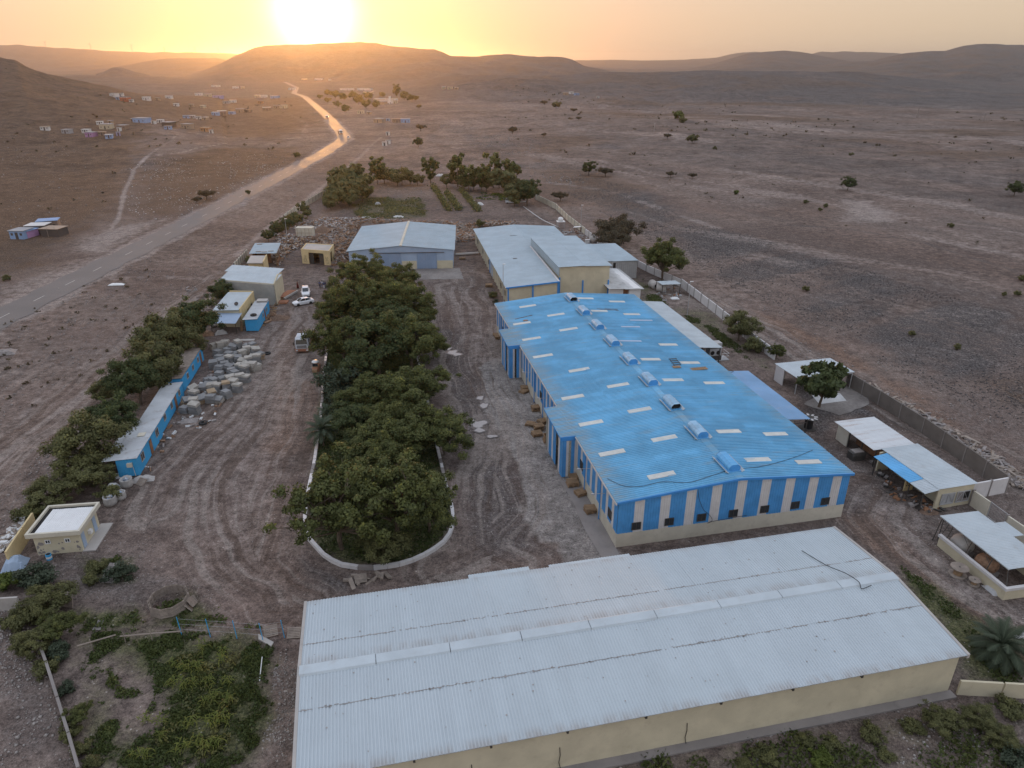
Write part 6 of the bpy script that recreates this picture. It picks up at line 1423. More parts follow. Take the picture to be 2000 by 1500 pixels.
stones('gravel', [[(600,560),(480,660),(420,800),(330,930),(280,1010),(420,1180),(590,1160),(600,1000),(620,800)]], 1800, .02, .09, M['stone'], dens=5)
stones('gravel', [[(100,1060),(300,1050),(440,1180),(300,1200),(100,1180)]], 1800, .02, .11, M['stone'], dens=4)
stones('gravel', [[(900,1090),(890,880),(900,640),(950,700),(1060,900),(1100,1080)]], 900, .02, .08, M['stone'], dens=5)
stones('gravel', [[(1650,830),(1680,1010),(1900,1230),(2040,1300),(1980,1190),(1780,1000)]], 900, .02, .10, M['stone'], dens=5)
stones('field_stones', [[(650,380),(700,345),(950,350),(1030,390),(1080,440),(900,440),(670,440)]], 1500, .08, .35, M['stone'], dens=12)
stones('cobbles', [[(0,250),(230,330),(200,430),(100,450),(0,480)]], 900, .15, .5, M['stone'], dens=16, ter=True)

def scrub(n, poly, s0, s1):
    P_ = scatter([poly], n); P_ = P_[fbm(P_[:, 0]/90, P_[:, 1]/90, 3) > rng.uniform(-.35, .35, len(P_))]; m_ = len(P_)
    k = 9; s = rng.uniform(s0, s1, m_); zg = hgt(P_[:, 0], P_[:, 1])
    C = np.repeat(np.column_stack([P_, zg+s*.35]), k, 0) + rng.normal(size=(m_*k, 3))*np.repeat(s, k)[:, None]*[.42, .42, .22]
    N = rng.normal(size=(m_*k, 3))+[0, 0, .6]; V, F4 = quads(C, N, 1.0, 1.3, rng)
    ctr = np.repeat(C, 4, 0); V = ctr+(V-ctr)*np.repeat(np.repeat(s, k), 4)[:, None]*.62
    return tag(link('desert_scrub', tone_mesh('desert_scrub', V, F4, rng.random(m_*k)*.8, ML['scrub'])), kind='stuff')
scrub(380, [(880,240),(1150,200),(2100,240),(2100,620),(1600,470),(1250,360),(1050,320)], .35, .95)
scrub(260, [(1000,185),(1400,205),(2100,225),(2100,330),(1100,300),(900,240)], .8, 2.2)
scrub(260, [(0,180),(300,220),(560,190),(590,230),(560,300),(300,300),(230,400),(0,430)], .6, 1.8)
scrub(140, [(-40,640),(380,470),(470,480),(330,600),(120,770),(-60,920)], .3, .7)
# ================================================================ vehicles
M['car_white'] = weathered('white_car_paint', (.72,.73,.74), (.4,.36,.33), .22, .15, 1.0, .03, 0, .6, .03)
M['car_silver'] = weathered('silver_car_paint', (.50,.52,.55), (.3,.27,.25), .25, .15, 1.0, .03, 0, .6, .03)
M['car_glass'] = NT('car_glass').out((.02,.025,.03), .08, 0, .8)
M['lamp_glass'] = NT('headlight_glass').out((.6,.62,.62), .15, 0, .8)
M['lamp_red'] = NT('tail_light').out((.35,.02,.02), .2, 0, .6)
def loft(mb, st, prof, close=True):
    """st: list of (x, hw, z0, z1); prof: list of (a, b) with a in -1..1 across, b in 0..1 up"""
    n = len(prof); vs = [(x, hw*a, z0+(z1-z0)*b) for x, hw, z0, z1 in st for a, b in prof]
    fs = [(i*n+j, i*n+(j+1)%n, (i+1)*n+(j+1)%n, (i+1)*n+j) for i in range(len(st)-1) for j in range(n)]
    fs += [tuple(range(n-1,-1,-1)), tuple((len(st)-1)*n+j for j in range(n))]
    return mb.add(vs, fs)
def lpart(parent, name, mb, m, label=None, loc=(0,0,0), sm=False):
    o = link(name, mb.mesh(name, m, loc, sm), parent, loc); return tag(o, label)
def wheel_me(r=.33, w=.22):
    a = MB().lathe([(r*.62,-w/2),(r*.95,-w/2),(r,-w*.3),(r,w*.3),(r*.95,w/2),(r*.62,w/2)], 16); b = MB().lathe([(.04,-w*.42),(r*.62,-w*.3),(r*.62,w*.3),(.04,w*.5)], 10)
    return a.mesh('tyre', M['rubber'], sm if False else (0,0,0)), b.mesh('rim', M['metal'])
def add_wheels(root, pos, r=.33, w=.22):
    a, b = wheel_me(r, w)
    for x, y in pos:
        t_ = link('wheel', a, root, (x, y, r), (R(90), 0, 0)); link('rim', b, t_)
def car(kind, paint, label):
    root = thing('parked_car', label, 'car')
    body = [(0.72,.52),(.98,.50),(1,.3),(1,.72),(.96,.9),(.80,1),(-.80,1),(-.96,.9),(-1,.72),(-1,.3),(-.97,.08),(-.85,0),(.85,0),(.97,.08)]
    body = [(1,.3),(1,.72),(.95,.92),(.80,1),(-.80,1),(-.95,.92),(-1,.72),(-1,.3),(-.97,.08),(-.85,0),(.85,0),(.97,.08)]
    if kind == 'sedan': st = [(-2.25,.62,.38,.78),(-2.18,.78,.26,.92),(-1.6,.87,.2,1.0),(-.4,.89,.2,.98),(.9,.89,.2,.96),(1.7,.86,.2,.86),(2.15,.74,.26,.74),(2.28,.55,.36,.62)]; cab = [(-1.75,.60,.95,.99),(-1.05,.66,.95,1.40),(-.2,.68,.95,1.46),(.35,.66,.95,1.42),(1.15,.60,.93,.97)]
    else: st = [(-2.2,.70,.45,.98),(-2.15,.84,.3,1.1),(-1.5,.90,.26,1.12),(-.4,.91,.26,1.1),(.9,.91,.26,1.06),(1.7,.88,.26,1.0),(2.15,.78,.32,.86),(2.25,.6,.42,.72)]; cab = [(-2.05,.70,1.06,1.12),(-1.85,.74,1.06,1.66),(-.6,.76,1.06,1.74),(.2,.74,1.06,1.68),(.95,.66,1.02,1.08)]
    lpart(root, 'body', loft(MB(), st, body), M[paint], sm=False)
    cp = [(1,0),(.86,.92),(.78,1),(-.78,1),(-.86,.92),(-1,0)]
    lpart(root, 'windows', loft(MB(), cab, cp), M['car_glass'])
    rt = [s for s in cab if s[3] > 1.3]; r = MB()
    vs = [(x, y*hw, z1+.012) for x, hw, z0, z1 in rt for y in (-.80, .80)]; m_ = len(rt)
    r.add(vs, [(2*i, 2*i+2, 2*i+3, 2*i+1) for i in range(m_-1)]); vs2 = [(v[0], v[1], v[2]-.05) for v in vs]; r.add(vs2, [(2*i+1, 2*i+3, 2*i+2, 2*i) for i in range(m_-1)])
    lpart(root, 'roof', r, M[paint])
    for sx in (-1, 1):
        pmb = MB()
        for (xa, ha, _, za), (xb, hb, _, zb) in zip(cab[:-1], cab[1:]): pass
        for i in (0, 1, len(cab)-2):
            a_, b_ = cab[i], cab[i+1]; pmb.tube([(a_[0], sx*a_[1]*(1 if a_[3]<1.2 else .86), a_[3]), (b_[0], sx*b_[1]*(1 if b_[3]<1.2 else .86), b_[3])], .035, 4)
        mid = cab[2]; pmb.tube([(mid[0]-.1, sx*mid[1], 1.0), (mid[0]-.15, sx*mid[1]*.86, mid[3])], .03, 4)
        lpart(root, 'pillars', pmb, M[paint])
        lpart(root, 'headlight', MB().box(2.02, 2.2, sx*.45-.16, sx*.45+.16, .60, .74), M['lamp_glass'])
        lpart(root, 'tail_light', MB().box(-2.24, -2.1, sx*.58-.14, sx*.58+.14, .72, .86), M['lamp_red'])
        lpart(root, 'mirror', MB().box(.70, .86, sx*.98-.1, sx*.98+.1, .95, 1.08), M[paint])
    lpart(root, 'grille', MB().box(2.16, 2.31, -.42, .42, .36, .55), M['metal_dark'])
    add_wheels(root, ((-1.35,-.78),(-1.35,.78),(1.4,-.78),(1.4,.78)))
    return root
p = at(592, 590, .5); p.z = 0; s_ = car('sedan', 'car_white', 'white four-door sedan parked nose left in front of another white car'); s_.location = p; s_.rotation_euler = (0,0,R(216))
p = at(597, 571, .6); p.z = 0; s_ = car('suv', 'car_white', 'white pickup-like car facing the camera behind the white sedan'); s_.location = p; s_.rotation_euler = (0,0,R(-75))
p = at(999, 394, .6); p.z = 0; s_ = car('suv', 'car_silver', 'silver car parked at the orchard\'s right end'); s_.location = p; s_.rotation_euler = (0,0,R(-8))
def truck(label, cabm, bedm, load=True):
    root = thing('lorry', label, 'lorry')
    prof = [(1,.1),(1,.62),(.94,.95),(.86,1),(-.86,1),(-.94,.95),(-1,.62),(-1,.1),(-.95,0),(.95,0)]
    lpart(root, 'cab', loft(MB(), [(1.55,1.15,.55,2.75),(1.7,1.2,.5,2.85),(2.9,1.2,.5,2.88),(3.35,1.17,.5,2.6),(3.52,1.12,.5,1.75),(3.58,1.1,.5,1.5),(3.58,1.1,.5,1.2)], prof), M[cabm])
    lpart(root, 'windscreen', MB().hexa([(3.52,-1.0,1.72),(3.60,-1.0,1.72),(3.60,1.0,1.72),(3.52,1.0,1.72),(3.30,-.95,2.48),(3.42,-.95,2.48),(3.42,.95,2.48),(3.30,.95,2.48)]), M['car_glass'])
    lpart(root, 'air_deflector', MB().hexa([(1.8,-.95,2.86),(3.0,-.95,2.86),(3.0,.95,2.86),(1.8,.95,2.86),(1.75,-.85,3.2),(2.5,-.85,3.1),(2.5,.85,3.1),(1.75,.85,3.2)]), M[cabm])
    lpart(root, 'grille', MB().box(3.56,3.63,-.8,.8,1.0,1.5), M['metal_dark'])
    for z in (1.08,1.22,1.36): lpart(root, 'grille_bar', MB().box(3.63,3.66,-.78,.78,z-.03,z+.03), M['metal'])
    lpart(root, 'bumper', MB().box(3.4,3.75,-1.22,1.22,.42,.85), M['tile_red'])
    for s in (-1, 1):
        lpart(root, 'headlight', MB().box(3.72,3.79,s*.9-.18,s*.9+.18,.52,.76), M['lamp_glass'])
        lpart(root, 'door', MB().box(2.1,3.1,s*1.21-.015,s*1.21+.015,.8,1.7), M[cabm]); lpart(root, 'side_window', MB().box(2.15,3.05,s*1.2-.02,s*1.2+.02,1.78,2.45), M['car_glass'])
        lpart(root, 'mirror', MB().box(3.3,3.45,s*1.42-.1,s*1.42+.1,1.5,2.1).tube([(3.3,s*1.15,2.2),(3.38,s*1.42,2.0)], .025, 4), M['metal_dark'])
    lpart(root, 'chassis', MB().box(-3.6,1.6,-.45,.45,.55,.85), M['metal_dark'])
    bed = MB().box(-3.8,1.45,-1.2,1.2,.95,1.08); lpart(root, 'bed_floor', bed, M[bedm])
    for s in (-1, 1):
        for z in (1.12,1.36,1.60): lpart(root, 'side_board', MB().box(-3.8,1.45,s*1.2-.03,s*1.2+.03,z,z+.2), M[bedm])
        for x in (-3.7,-2,-.3,1.3): lpart(root, 'stake', MB().box(x-.05,x+.05,s*1.25-.04,s*1.25+.04,.9,2.0), M['metal_dark'])
    lpart(root, 'headboard', MB().box(1.42,1.5,-1.2,1.2,1.1,2.3), M[bedm])
    add_wheels(root, ((2.6,-1.0),(2.6,1.0),(-1.9,-1.0),(-1.9,1.0),(-3.0,-1.0),(-3.0,1.0)), .5, .3)
    return root
p = at(591, 690, 0); tr = truck('grey-white lorry with timber-sided bed facing the camera beside the island trees', 'car_silver', 'wood')
d = Vector((math.cos(R(-84)), math.sin(R(-84)), 0)); tr.location = p-d*3.6; tr.rotation_euler = (0,0,R(-84))
# boards carried on the lorry
for k in range(6):
    q = tr.location + Matrix.Rotation(R(-84), 3, 'Z') @ Vector((-1.4+k*.12, -.8+.32*k, 1.12)); mb = MB().box(-2.3,2.2,-.14,.14,0,.1+.05*k)
    mb.v = [tuple(Matrix.Rotation(R(-84+rnd.uniform(-4,4)), 3, 'Z') @ Vector(v) + q) for v in mb.v]; solo('timber_load', mb, M['debris_brown'], f'brown board lying on the lorry bed, {ORD[k]} from its left side', 'board', q, 'boards on the lorry')
for i, (px, py, yaw, lab) in enumerate(((665,262,-70,'white lorry on the highway bend, nearer lane, leading'),(639,232,-75,'hazy lorry farther up the highway'))):
    p = gp(px, py); t2 = truck(lab, 'car_white', 'wood'); t2.location = p+Vector((0,0,.1)); t2.rotation_euler = (0,0,R(yaw)); t2['group'] = 'vehicles on the highway'
p = gp(681, 271); c2 = car('suv', 'car_white', 'white car following on the outside of the highway bend'); c2.location = p+Vector((0,0,.1)); c2.rotation_euler = (0,0,R(100)); c2['group'] = 'vehicles on the highway'
# three-wheeler
p = at(618, 726, 0); tw_ = thing('three_wheeler', 'small three-wheeled carrier with white domed roof and rusty red body', 'three-wheeler', p, rz=R(-85))
lpart(tw_, 'body', loft(MB(), [(-1.3,.55,.35,1.0),(-.2,.6,.3,1.05),(.6,.55,.3,1.1),(1.1,.35,.3,.95)], [(1,0),(1,.8),(.8,1),(-.8,1),(-1,.8),(-1,0)]), M['tile_red'])
lpart(tw_, 'roof', MB().lathe([(.62,0),(.6,.12),(.42,.26),(.1,.32)], 12, (-.1,0,1.75)), M['white'], sm=True)
for x, y in ((.45,.42),(.45,-.42),(-.65,.42),(-.65,-.42)): lpart(tw_, 'roof_post', MB().tube([(x,y,1.0),(x*.8,y,1.78)], .03, 4), M['metal_dark'])
lpart(tw_, 'windscreen', MB().box(.42,.46,-.4,.4,1.1,1.65), M['car_glass']); lpart(tw_, 'cargo_box', MB().box(-.2,.7,-.45,.45,1.0,1.14).box(1.0,1.5,-.4,.4,.5,.9), M['wood'])
lpart(tw_, 'headlight', MB().cyl((1.08,0,.75), .1, .08, 8, 'x'), M['lamp_glass']); add_wheels(tw_, ((1.05,0),(-.9,.5),(-.9,-.5)), .25, .14)

# ================================================================ people (skinned bodies)
M['skin'] = NT('skin').out((.11,.062,.042), .6); M['hair'] = NT('hair').out((.012,.010,.010), .7)
def cloth(name, c): return weathered(name, c, vmul(c, .6), .9, .3, 6, .1)
def person(label, loc, rz, shirt, legs, arm=(.35,.15), stride=.12, robe=False, head=None):
    r = thing('person', label, 'person', loc, rz=rz)
    def skin(name, pts, edges, mat, root=0):
        me_ = bpy.data.meshes.new(name); me_.from_pydata([p_[:3] for p_ in pts], edges, []); me_.materials.append(mat)
        o = link(name, me_, r); mod = o.modifiers.new('skin', 'SKIN'); mod.use_smooth_shade = True
        for i, p_ in enumerate(pts): me_.skin_vertices[0].data[i].radius = (p_[3], p_[4] if len(p_) > 4 else p_[3])
        me_.skin_vertices[0].data[root].use_root = True; sb = o.modifiers.new('smooth', 'SUBSURF'); sb.levels = sb.render_levels = 1; return o
    s = stride; a = arm[0]; f = arm[1]
    pts = [(0,0,.95,.15,.12),(0,0,1.18,.14,.10),(0,0,1.38,.17,.11),(0,.0,1.48,.07),(0,.01,1.60,.07),(0,.02,1.70,.09,.10),
           (.09,0,.88,.10),(.10,s,.48,.065),(.10,s*.7,.08,.045),(.10,s*.7+.13,.035,.04),(-.09,0,.88,.10),(-.10,-s,.48,.065),(-.10,-s*1.3,.08,.045),(-.10,-s*1.3+.13,.035,.04),
           (.20,0,1.40,.065),(.26+a*.1,f*.3,1.13,.047),(.27+a*.15,f+.03,.90,.036),(.27+a*.15,f+.05,.82,.04),(-.20,0,1.40,.065),(-.26-a*.1,-f*.2,1.13,.047),(-.27-a*.05,.05,.90,.036),(-.27-a*.05,.07,.82,.04)]
    ed = [(0,1),(1,2),(2,3),(3,4),(4,5),(0,6),(6,7),(7,8),(8,9),(0,10),(10,11),(11,12),(12,13),(2,14),(14,15),(15,16),(16,17),(2,18),(18,19),(19,20),(20,21)]
    skin('body', pts, ed, M['skin'])
    skin('shirt', [(0,0,.92,.165,.135),(0,0,1.18,.155,.12),(0,0,1.37,.185,.125),(.20,0,1.40,.08),(.25+a*.08,f*.2,1.2,.065),(-.20,0,1.40,.08),(-.25-a*.08,-f*.1,1.2,.065)], [(0,1),(1,2),(2,3),(3,4),(2,5),(5,6)], shirt)
    if robe: lpart(r, 'robe', MB().lathe([(.30,.12),(.26,.5),(.19,.95),(.17,1.1)], 12), legs, sm=True)
    else: skin('trousers', [(0,0,.95,.165,.135),(.09,0,.86,.115),(.10,s,.48,.082),(.10,s*.75,.14,.07),(-.09,0,.86,.115),(-.10,-s,.48,.082),(-.10,-s*1.2,.14,.07)], [(0,1),(1,2),(2,3),(0,4),(4,5),(5,6)], legs)
    lpart(r, 'hair', MB().lathe([(.088,0),(.105,.06),(.085,.12),(.03,.145)], 10, (0,.005,1.68)), head or M['hair'], sm=True)
    return r
cR, cB, cW, cN = cloth('dark_red_cloth', (.13,.025,.02)), cloth('blue_cloth', (.06,.10,.22)), cloth('white_cloth', (.55,.56,.6)), cloth('navy_cloth', (.03,.04,.08))
person('person in a dark red robe standing behind the white cars', at(582,563,0), 2.0, cR, cR, robe=True)
GP = 'people talking by the island trees'
for px, py, rz_, a_, b_, lab in ((625.5,563,0.5,cB,cN,'leftmost of the four people in blue by the trees, all in blue'),(630,562,2.8,cW,cB,'person in white shirt and blue trousers, second from left by the trees'),(633,564,1.0,cB,cW,'person in blue shirt and white trousers in the group by the trees'),(636,563,4.0,cN,cB,'rightmost person of the group by the trees, dark top')):
    person(lab, at(px, py, 0), rz_, a_, b_)['group'] = GP

# ================================================================ pallets, stacks, clutter
sl = MB().box(-.6,.6,-.055,.055,0,.022).mesh('slat', M['wood']); be = MB().box(-.045,.045,-.5,.5,0,.09).mesh('bearer', M['wood'])
slg = MB().box(-.6,.6,-.055,.055,0,.022).mesh('slat', M['wood_grey']); beg = MB().box(-.045,.045,-.5,.5,0,.09).mesh('bearer', M['wood_grey'])
def pallet_t(a, b):
    r = thing('pallet', 'wooden pallet', 'pallet')
    for x in (-.55, 0, .55): link('bearer', b, r, (x, 0, .024))
    for k in range(7): link('slat', a, r, (0, -.45+.15*k, .116))
    for k in range(3): link('slat', a, r, (0, -.44+.44*k, 0))
    return r
PB = Place(pallet_t(sl, be)); PG = Place(pallet_t(slg, beg))
def pstack(px, py, n, yaw, where, P_=PB, s=1.15, tilt=0, base=0):
    p = at(px, py, 0)
    for k in range(n):
        P_(p+Vector((rnd.uniform(-.06,.06), rnd.uniform(-.06,.06), .03+base+k*.15*s)), 0, f'{["bottom","second","third","fourth","fifth"][k] if k < n-1 or n==1 else "topmost"} pallet {where}', s, 'wooden pallets along the factory wall', (tilt*k*.02, 0, R(yaw+rnd.uniform(-8,8))))
W_ = ['in the brown pile', 'in the stack']
pstack(1153,1000,4,12,'in the stack nearest the factory\'s front left corner')
pstack(1135,966,3,30,'in the short yellowish stack between two others on the left factory wall')
pstack(1118,948,4,12,'in the wide stack by the near porch'); pstack(1123,936,3,12,'just behind the wide stack by the near porch')
pstack(1108,922,2,14,'in the low stack holding white bags near the porch')
pstack(1071,862,2,8,'under the cardboard crate by the near canopy'); pstack(1048,850,3,20,'in the jumble at the near canopy, closest stack'); pstack(1052,838,4,10,'in the jumble at the near canopy, middle stack'); pstack(1036,830,2,-15,'in the jumble at the near canopy, leftmost stack'); pstack(1060,826,3,30,'in the jumble at the near canopy, farthest stack')
pstack(1047,801,4,12,'in the square stack beyond the near canopy'); pstack(1026,760,3,12,'in the stack halfway between the canopies'); pstack(1023,766,2,40,'leaning near the stack halfway between the canopies')
pstack(991,693,4,12,'in the stack under the far canopy, near side'); pstack(986,680,3,12,'in the stack under the far canopy'); pstack(974,661,3,12,'in the stack past the far canopy'); pstack(970,655,2,12,'in the last stack along the factory wall')
p = at(1071,860,.35); bx = thing('cardboard_crate', 'open tan crate on pallets by the near canopy', 'crate', p, rz=R(10))
for a_ in ((-.6,.6,-.5,-.45),(-.6,.6,.45,.5),(-.6,-.55,-.45,.45),(.55,.6,-.45,.45)): lpart(bx, 'side', MB().box(*a_, 0, .9), M['wood'])
lpart(bx, 'floor', MB().box(-.55,.55,-.45,.45,0,.04), M['wood'])
# pallets standing in a ring in the garden
c = at(331, 1175, .5); c.z = 0
for k in range(10):
    a_ = k*2*math.pi/10; rr = 1.62; P_ = PG; pos = c+Vector((math.cos(a_)*rr, math.sin(a_)*rr*1.05, .62))
    o = PG(pos, 0, f'upright pallet in the garden pallet ring, {ORD[k]} going round from its right side', .95, 'pallets standing in a ring', None)
    o.rotation_euler = (Matrix.Rotation(a_+math.pi/2, 3, 'Z') @ Matrix.Rotation(R(88+rnd.uniform(-5,5)), 3, 'X')).to_euler()
for k, (x_, y_, z_) in enumerate(((2.0,.3,.3),(2.1,.0,.45),(1.95,-.4,.2))): o = PG(c+Vector((x_,y_,z_)), 0, f'{ORD[k]} pallet leaning outside the right of the pallet ring', .9, 'pallets by the ring', (R(50), R(20), R(80+k*14)))
for px, py, z, rot, lab in ((530,1238,.35,(R(40),0,R(20)),'slatted pallet leaning at the right end of the blue fence'),(135,1183,.5,(R(75),0,R(-10)),'upright pallet among the lower left bushes'),(705,1135,.3,(R(20),0,R(15)),'pallet lying by the rounded kerb near the warehouse roof'),(575,1240,.2,(R(25),0,R(5)),'slatted pallet beside the warehouse\'s left end'),(238,968,.35,(R(48),0,R(-35)),'tilted pallet against the white sacks by the gatehouse'),(278,945,.25,(R(35),0,R(-25)),'broken pallet under the white sheeting near the cabins'),(300,875,.2,(R(30),R(10),R(60)),'pallet lying beside the nearest cabin'),(640,505-3,.2,(0,0,.4),'pallet in the garage doorway'),(1745,885,.1,(0,0,.3),'pallet cover on the ground before the animal shed')):
    PG(at(px, py, 0)+Vector((0,0,z)), 0, lab, 1.0, 'loose grey pallets', rot)
for px, py, n, w in ((760,525,3,'left'),(775,523,2,'centre left'),(785,519,3,'centre'),(798,523,2,'centre right'),(750,519,2,'far left'),(710,520,2,'outer left'),(898,497,2,'outer right'),(903,506,2,'corner'),(955,560,3,'hall side'),(1590,690,0,'')):
    if n: pstack(px, py, n, 5, f'in the {w} stack before the grey-blue warehouse doors', PB, 1.3)
# flattened sheet of pallet on factory roof and debris there
for u, v, w, h_, lab, mm in ((23.2,29.9,2.6,.9,'slatted brown pallet mat lying on the blue roof','wood'),(19.9,30.6,1.2,.7,'pale board lying on the blue roof by the ladder','wood'),(2.9,56.5,.8,.5,'brown scrap on the far left of the blue roof','debris_brown')):
    z_ = zroof(u)+.12; mb = MB()
    n = 8 if w > 2 else 1
    for k in range(n): fbox(mb, FB, u-w/2+k*w/n, u-w/2+(k+.8)*w/n if n > 1 else u+w/2, v-h_/2, v+h_/2, z_, z_+.07)
    solo('roof_mat' if n > 1 else 'board', mb, M[mm], lab, 'board', FB(u,v,z_), kind=None)
tl = thing('roof_ladder', 'short dark ladder lying on the blue roof', 'ladder', FB(20.4,32.5,zroof(20.4)+.1))
for k in range(4): part(tl, 'rung', MB().hexa([FB(19.7+k*.1+x,31.4+k*.75+y,zroof(20)+.12+z) for z in (0,.06) for x, y in ((0,0),(1.3,0),(1.3,.12),(0,.12))]), M['metal_dark'])
for s in (0, 1): part(tl, 'rail', MB().tube([FB(19.9+s*1.0,31.2,zroof(20.5)+.15), FB(20.2+s*1.0,34.0,zroof(20.5)+.15)], .04, 4), M['metal_dark'])
for k, (u, v, L_, r_) in enumerate(((3,58.4,3.4,12),(18.6,57.9,4.0,-14),(19.4,58.3,2.5,-4),(22.8,52.1,4.2,0),(19.5,48.6,3.4,0),(16.8,41.7,3.8,-2))):
    mb = MB(); cc_ = FB(u, v); a_ = R(r_)+FB.a; dx = Vector((math.cos(a_), math.sin(a_), 0))*L_/2; dy = Vector((-math.sin(a_), math.cos(a_), 0))*(.12 if k < 3 else .28)
    zz_ = lambda p_: zroof(FB.loc(p_)[0])+.105
    mb.slab([Vector((q.x, q.y, zz_(q))) for q in (cc_-dx-dy, cc_+dx-dy, cc_+dx+dy, cc_-dx+dy)], .04); solo('loose_strip', mb, M['slate_blue'] if k > 2 else M['metal_dark'], f'{"grey" if k>2 else "dark"} loose metal strip on the blue roof, {ORD[k]} from the far left', 'metal strip', cc_, 'loose strips on the roof')
# sagging cables
def cable(label, pts, r=.026, m='cable'):
    P_ = [Vector(p_) for p_ in pts]; fine = []
    for a_, b_ in zip(P_[:-1], P_[1:]): fine += [a_.lerp(b_, k/5) for k in range(5)]
    fine.append(P_[-1])
    for _ in range(3): fine = [fine[0]]+[(fine[i-1]+2*fine[i]+fine[i+1])/4 for i in range(1, len(fine)-1)]+[fine[-1]]
    solo('cable', MB().tube(fine, r, 5), M[m], label, 'cable', P_[0])
rz_ = lambda u, v: FB(u, v, zroof(u)+.14)
cable('black cable snaking across the near end of the blue roof', [rz_(.1,4.2), rz_(1.2,2.2), rz_(3,1.5), rz_(5.5,1.8), rz_(8,.5), rz_(10,.9), rz_(13.2,1.5), rz_(17,1.7), rz_(20,2.6), rz_(23,3.7), rz_(25.8,5.0)])
cable('black cable hanging down the striped front wall', [FB(8.6,-.5,6.4), FB(8.9,-.3,5.2), FB(9.6,-.3,3.6), FB(10.4,-.3,2.9), FB(11.0,-.3,2.0), FB(10.2,-.3,1.7), FB(10.9,-.28,1.9), FB(13,-.28,2.0), FB(15,-.28,2.1)])
cable('dark cable and rod lying over the warehouse ridge', [FW(46.6,14.2,zw(0,14.2)+.2), FW(47.3,11.4,zw(0,11.4)+.2), FW(48.0,9.6,WR+.4), FW(48.5,8.3,WR+.35), FW(48.1,7.6,WR+.12), FW(49.4,7.9,WR+.15)], .036)
cable('black cable looping on the faded blue canopy', [F8(.6,17.2,4.65), F8(1.5,17.3,4.55), F8(3.2,17.2,4.4), F8(1.2,16.0,4.6), F8(.9,12.5,4.62), F8(1.1,9,4.6)], .03)
# chiller on a platform beside the canopies
p = at(1393, 692, 1.0); ac_ = thing('chiller', 'grey rooftop chiller with dark fan openings beside the factory canopy', 'chiller', p, rz=FB.a)
lpart(ac_, 'casing', MB().box(-1.1,1.1,-.7,.7,0,2.3), M['metal']); lpart(ac_, 'lower_frame', MB().box(-1.2,1.2,-.8,.8,-1,0), M['metal_dark'])
for x in (-.55,.55): lpart(ac_, 'fan_opening', MB().cyl((x,-.74,.55), .38, .06, 14, 'y'), M['dark'])
lpart(ac_, 'label_plate', MB().box(-.4,.4,-.72,-.70,1.95,2.1), M['bright_y'] if 'bright_y' in M else M['yellow'])
for s in (0, 1): lpart(ac_, 'guard_rail', MB().tube([(1.2,-.8,-.2+.5*s),(2.6,-.8,-.2+.5*s),(2.6,1.2,-.2+.5*s)], .03, 4), M['white'])
lpart(ac_, 'platform', MB().box(-1.3,2.7,-.9,1.2,-1.0,-.85), M['metal'])
# cable drums
def drum(px, py, r, h, label, m='wood_grey', spokes=0, z=0):
    p = at(px, py, 0); d_ = thing('cable_drum', label, 'cable drum', p+Vector((0,0,.01)))
    for zz_ in (0, h-.08):
        o = lpart(d_, 'flange', MB().lathe([(.10,0),(r,0),(r,.08),(.10,.08)], 20, (0,0,zz_)), M[m])
    for k in range(9):
        a_ = -r+.05+k*(2*r-.1)/9; w_ = math.sqrt(max(0, r*r-(a_+.1)**2))*.97
        if spokes == 0: lpart(d_, 'plank', MB().box(-w_, w_, a_, a_+(2*r-.1)/9-.025, h+.001, h+.015), M[m])
    lpart(d_, 'core', MB().lathe([(r*.5,.08),(r*.5,h-.08)], 14), M['wood' if spokes == 0 else 'cable'])
    lpart(d_, 'hub', MB().cyl((0,0,h), .09, .03, 8), M['metal_dark'])
    if spokes:
        for k in range(spokes): 
            a_ = k*6.283/spokes; mb = MB().box(r*.50,r*.94,-.15,.15,h+.001,h+.03); mb.v = [tuple(Matrix.Rotation(a_,3,'Z')@Vector(v)) for v in mb.v]; lpart(d_, 'spoke', mb, M['white_wall'])
    return d_
drum(1870,1122,.85,.95,'large wooden cable drum standing by the mess shed wall'); drum(1901,1141,.55,.6,'smaller wooden cable drum right of the large one')
drum(1578,836,1.15,1.75,'tall black cable drum with pale spokes right of the factory','metal_dark',8)
p = at(1671,895,0); q = thing('grey_tank', 'dark grey covered water tank on the ground before the animal sheds', 'tank', p, rz=.2)
lpart(q, 'body', loft(MB(), [(-.95,.6,0,1.0),(-.8,.7,0,1.1),(.8,.7,0,1.1),(.95,.6,0,1.0)], [(1,0),(1,.7),(.8,1),(-.8,1),(-1,.7),(-1,0)]), M['slate_blue'] if False else M['metal_dark']); lpart(q, 'cover', MB().box(-.7,.7,-.5,.5,1.1,1.2), M['concrete'])
# old boiler tanks near the shelter
for px, py, rz_, lab in ((1277,556,.3,'rusty round boiler end lying by the small shelter'),(1292,562,1.3,'second old tank lying behind the first by the shelter')):
    p = at(px, py, .9); q = thing('old_boiler', lab, 'tank', p, rz=rz_); lpart(q, 'shell', MB().cyl((0,-1.1,0), .95, 2.2, 16, 'y'), M['concrete_pale'], sm=True); lpart(q, 'hatch', MB().cyl((0,-1.16,0), .4, .06, 12, 'y'), M['dark']); lpart(q, 'foot', MB().box(-.6,.6,-.8,-.6,-.9,-.5).box(-.6,.6,.6,.8,-.9,-.5), M['rust'])
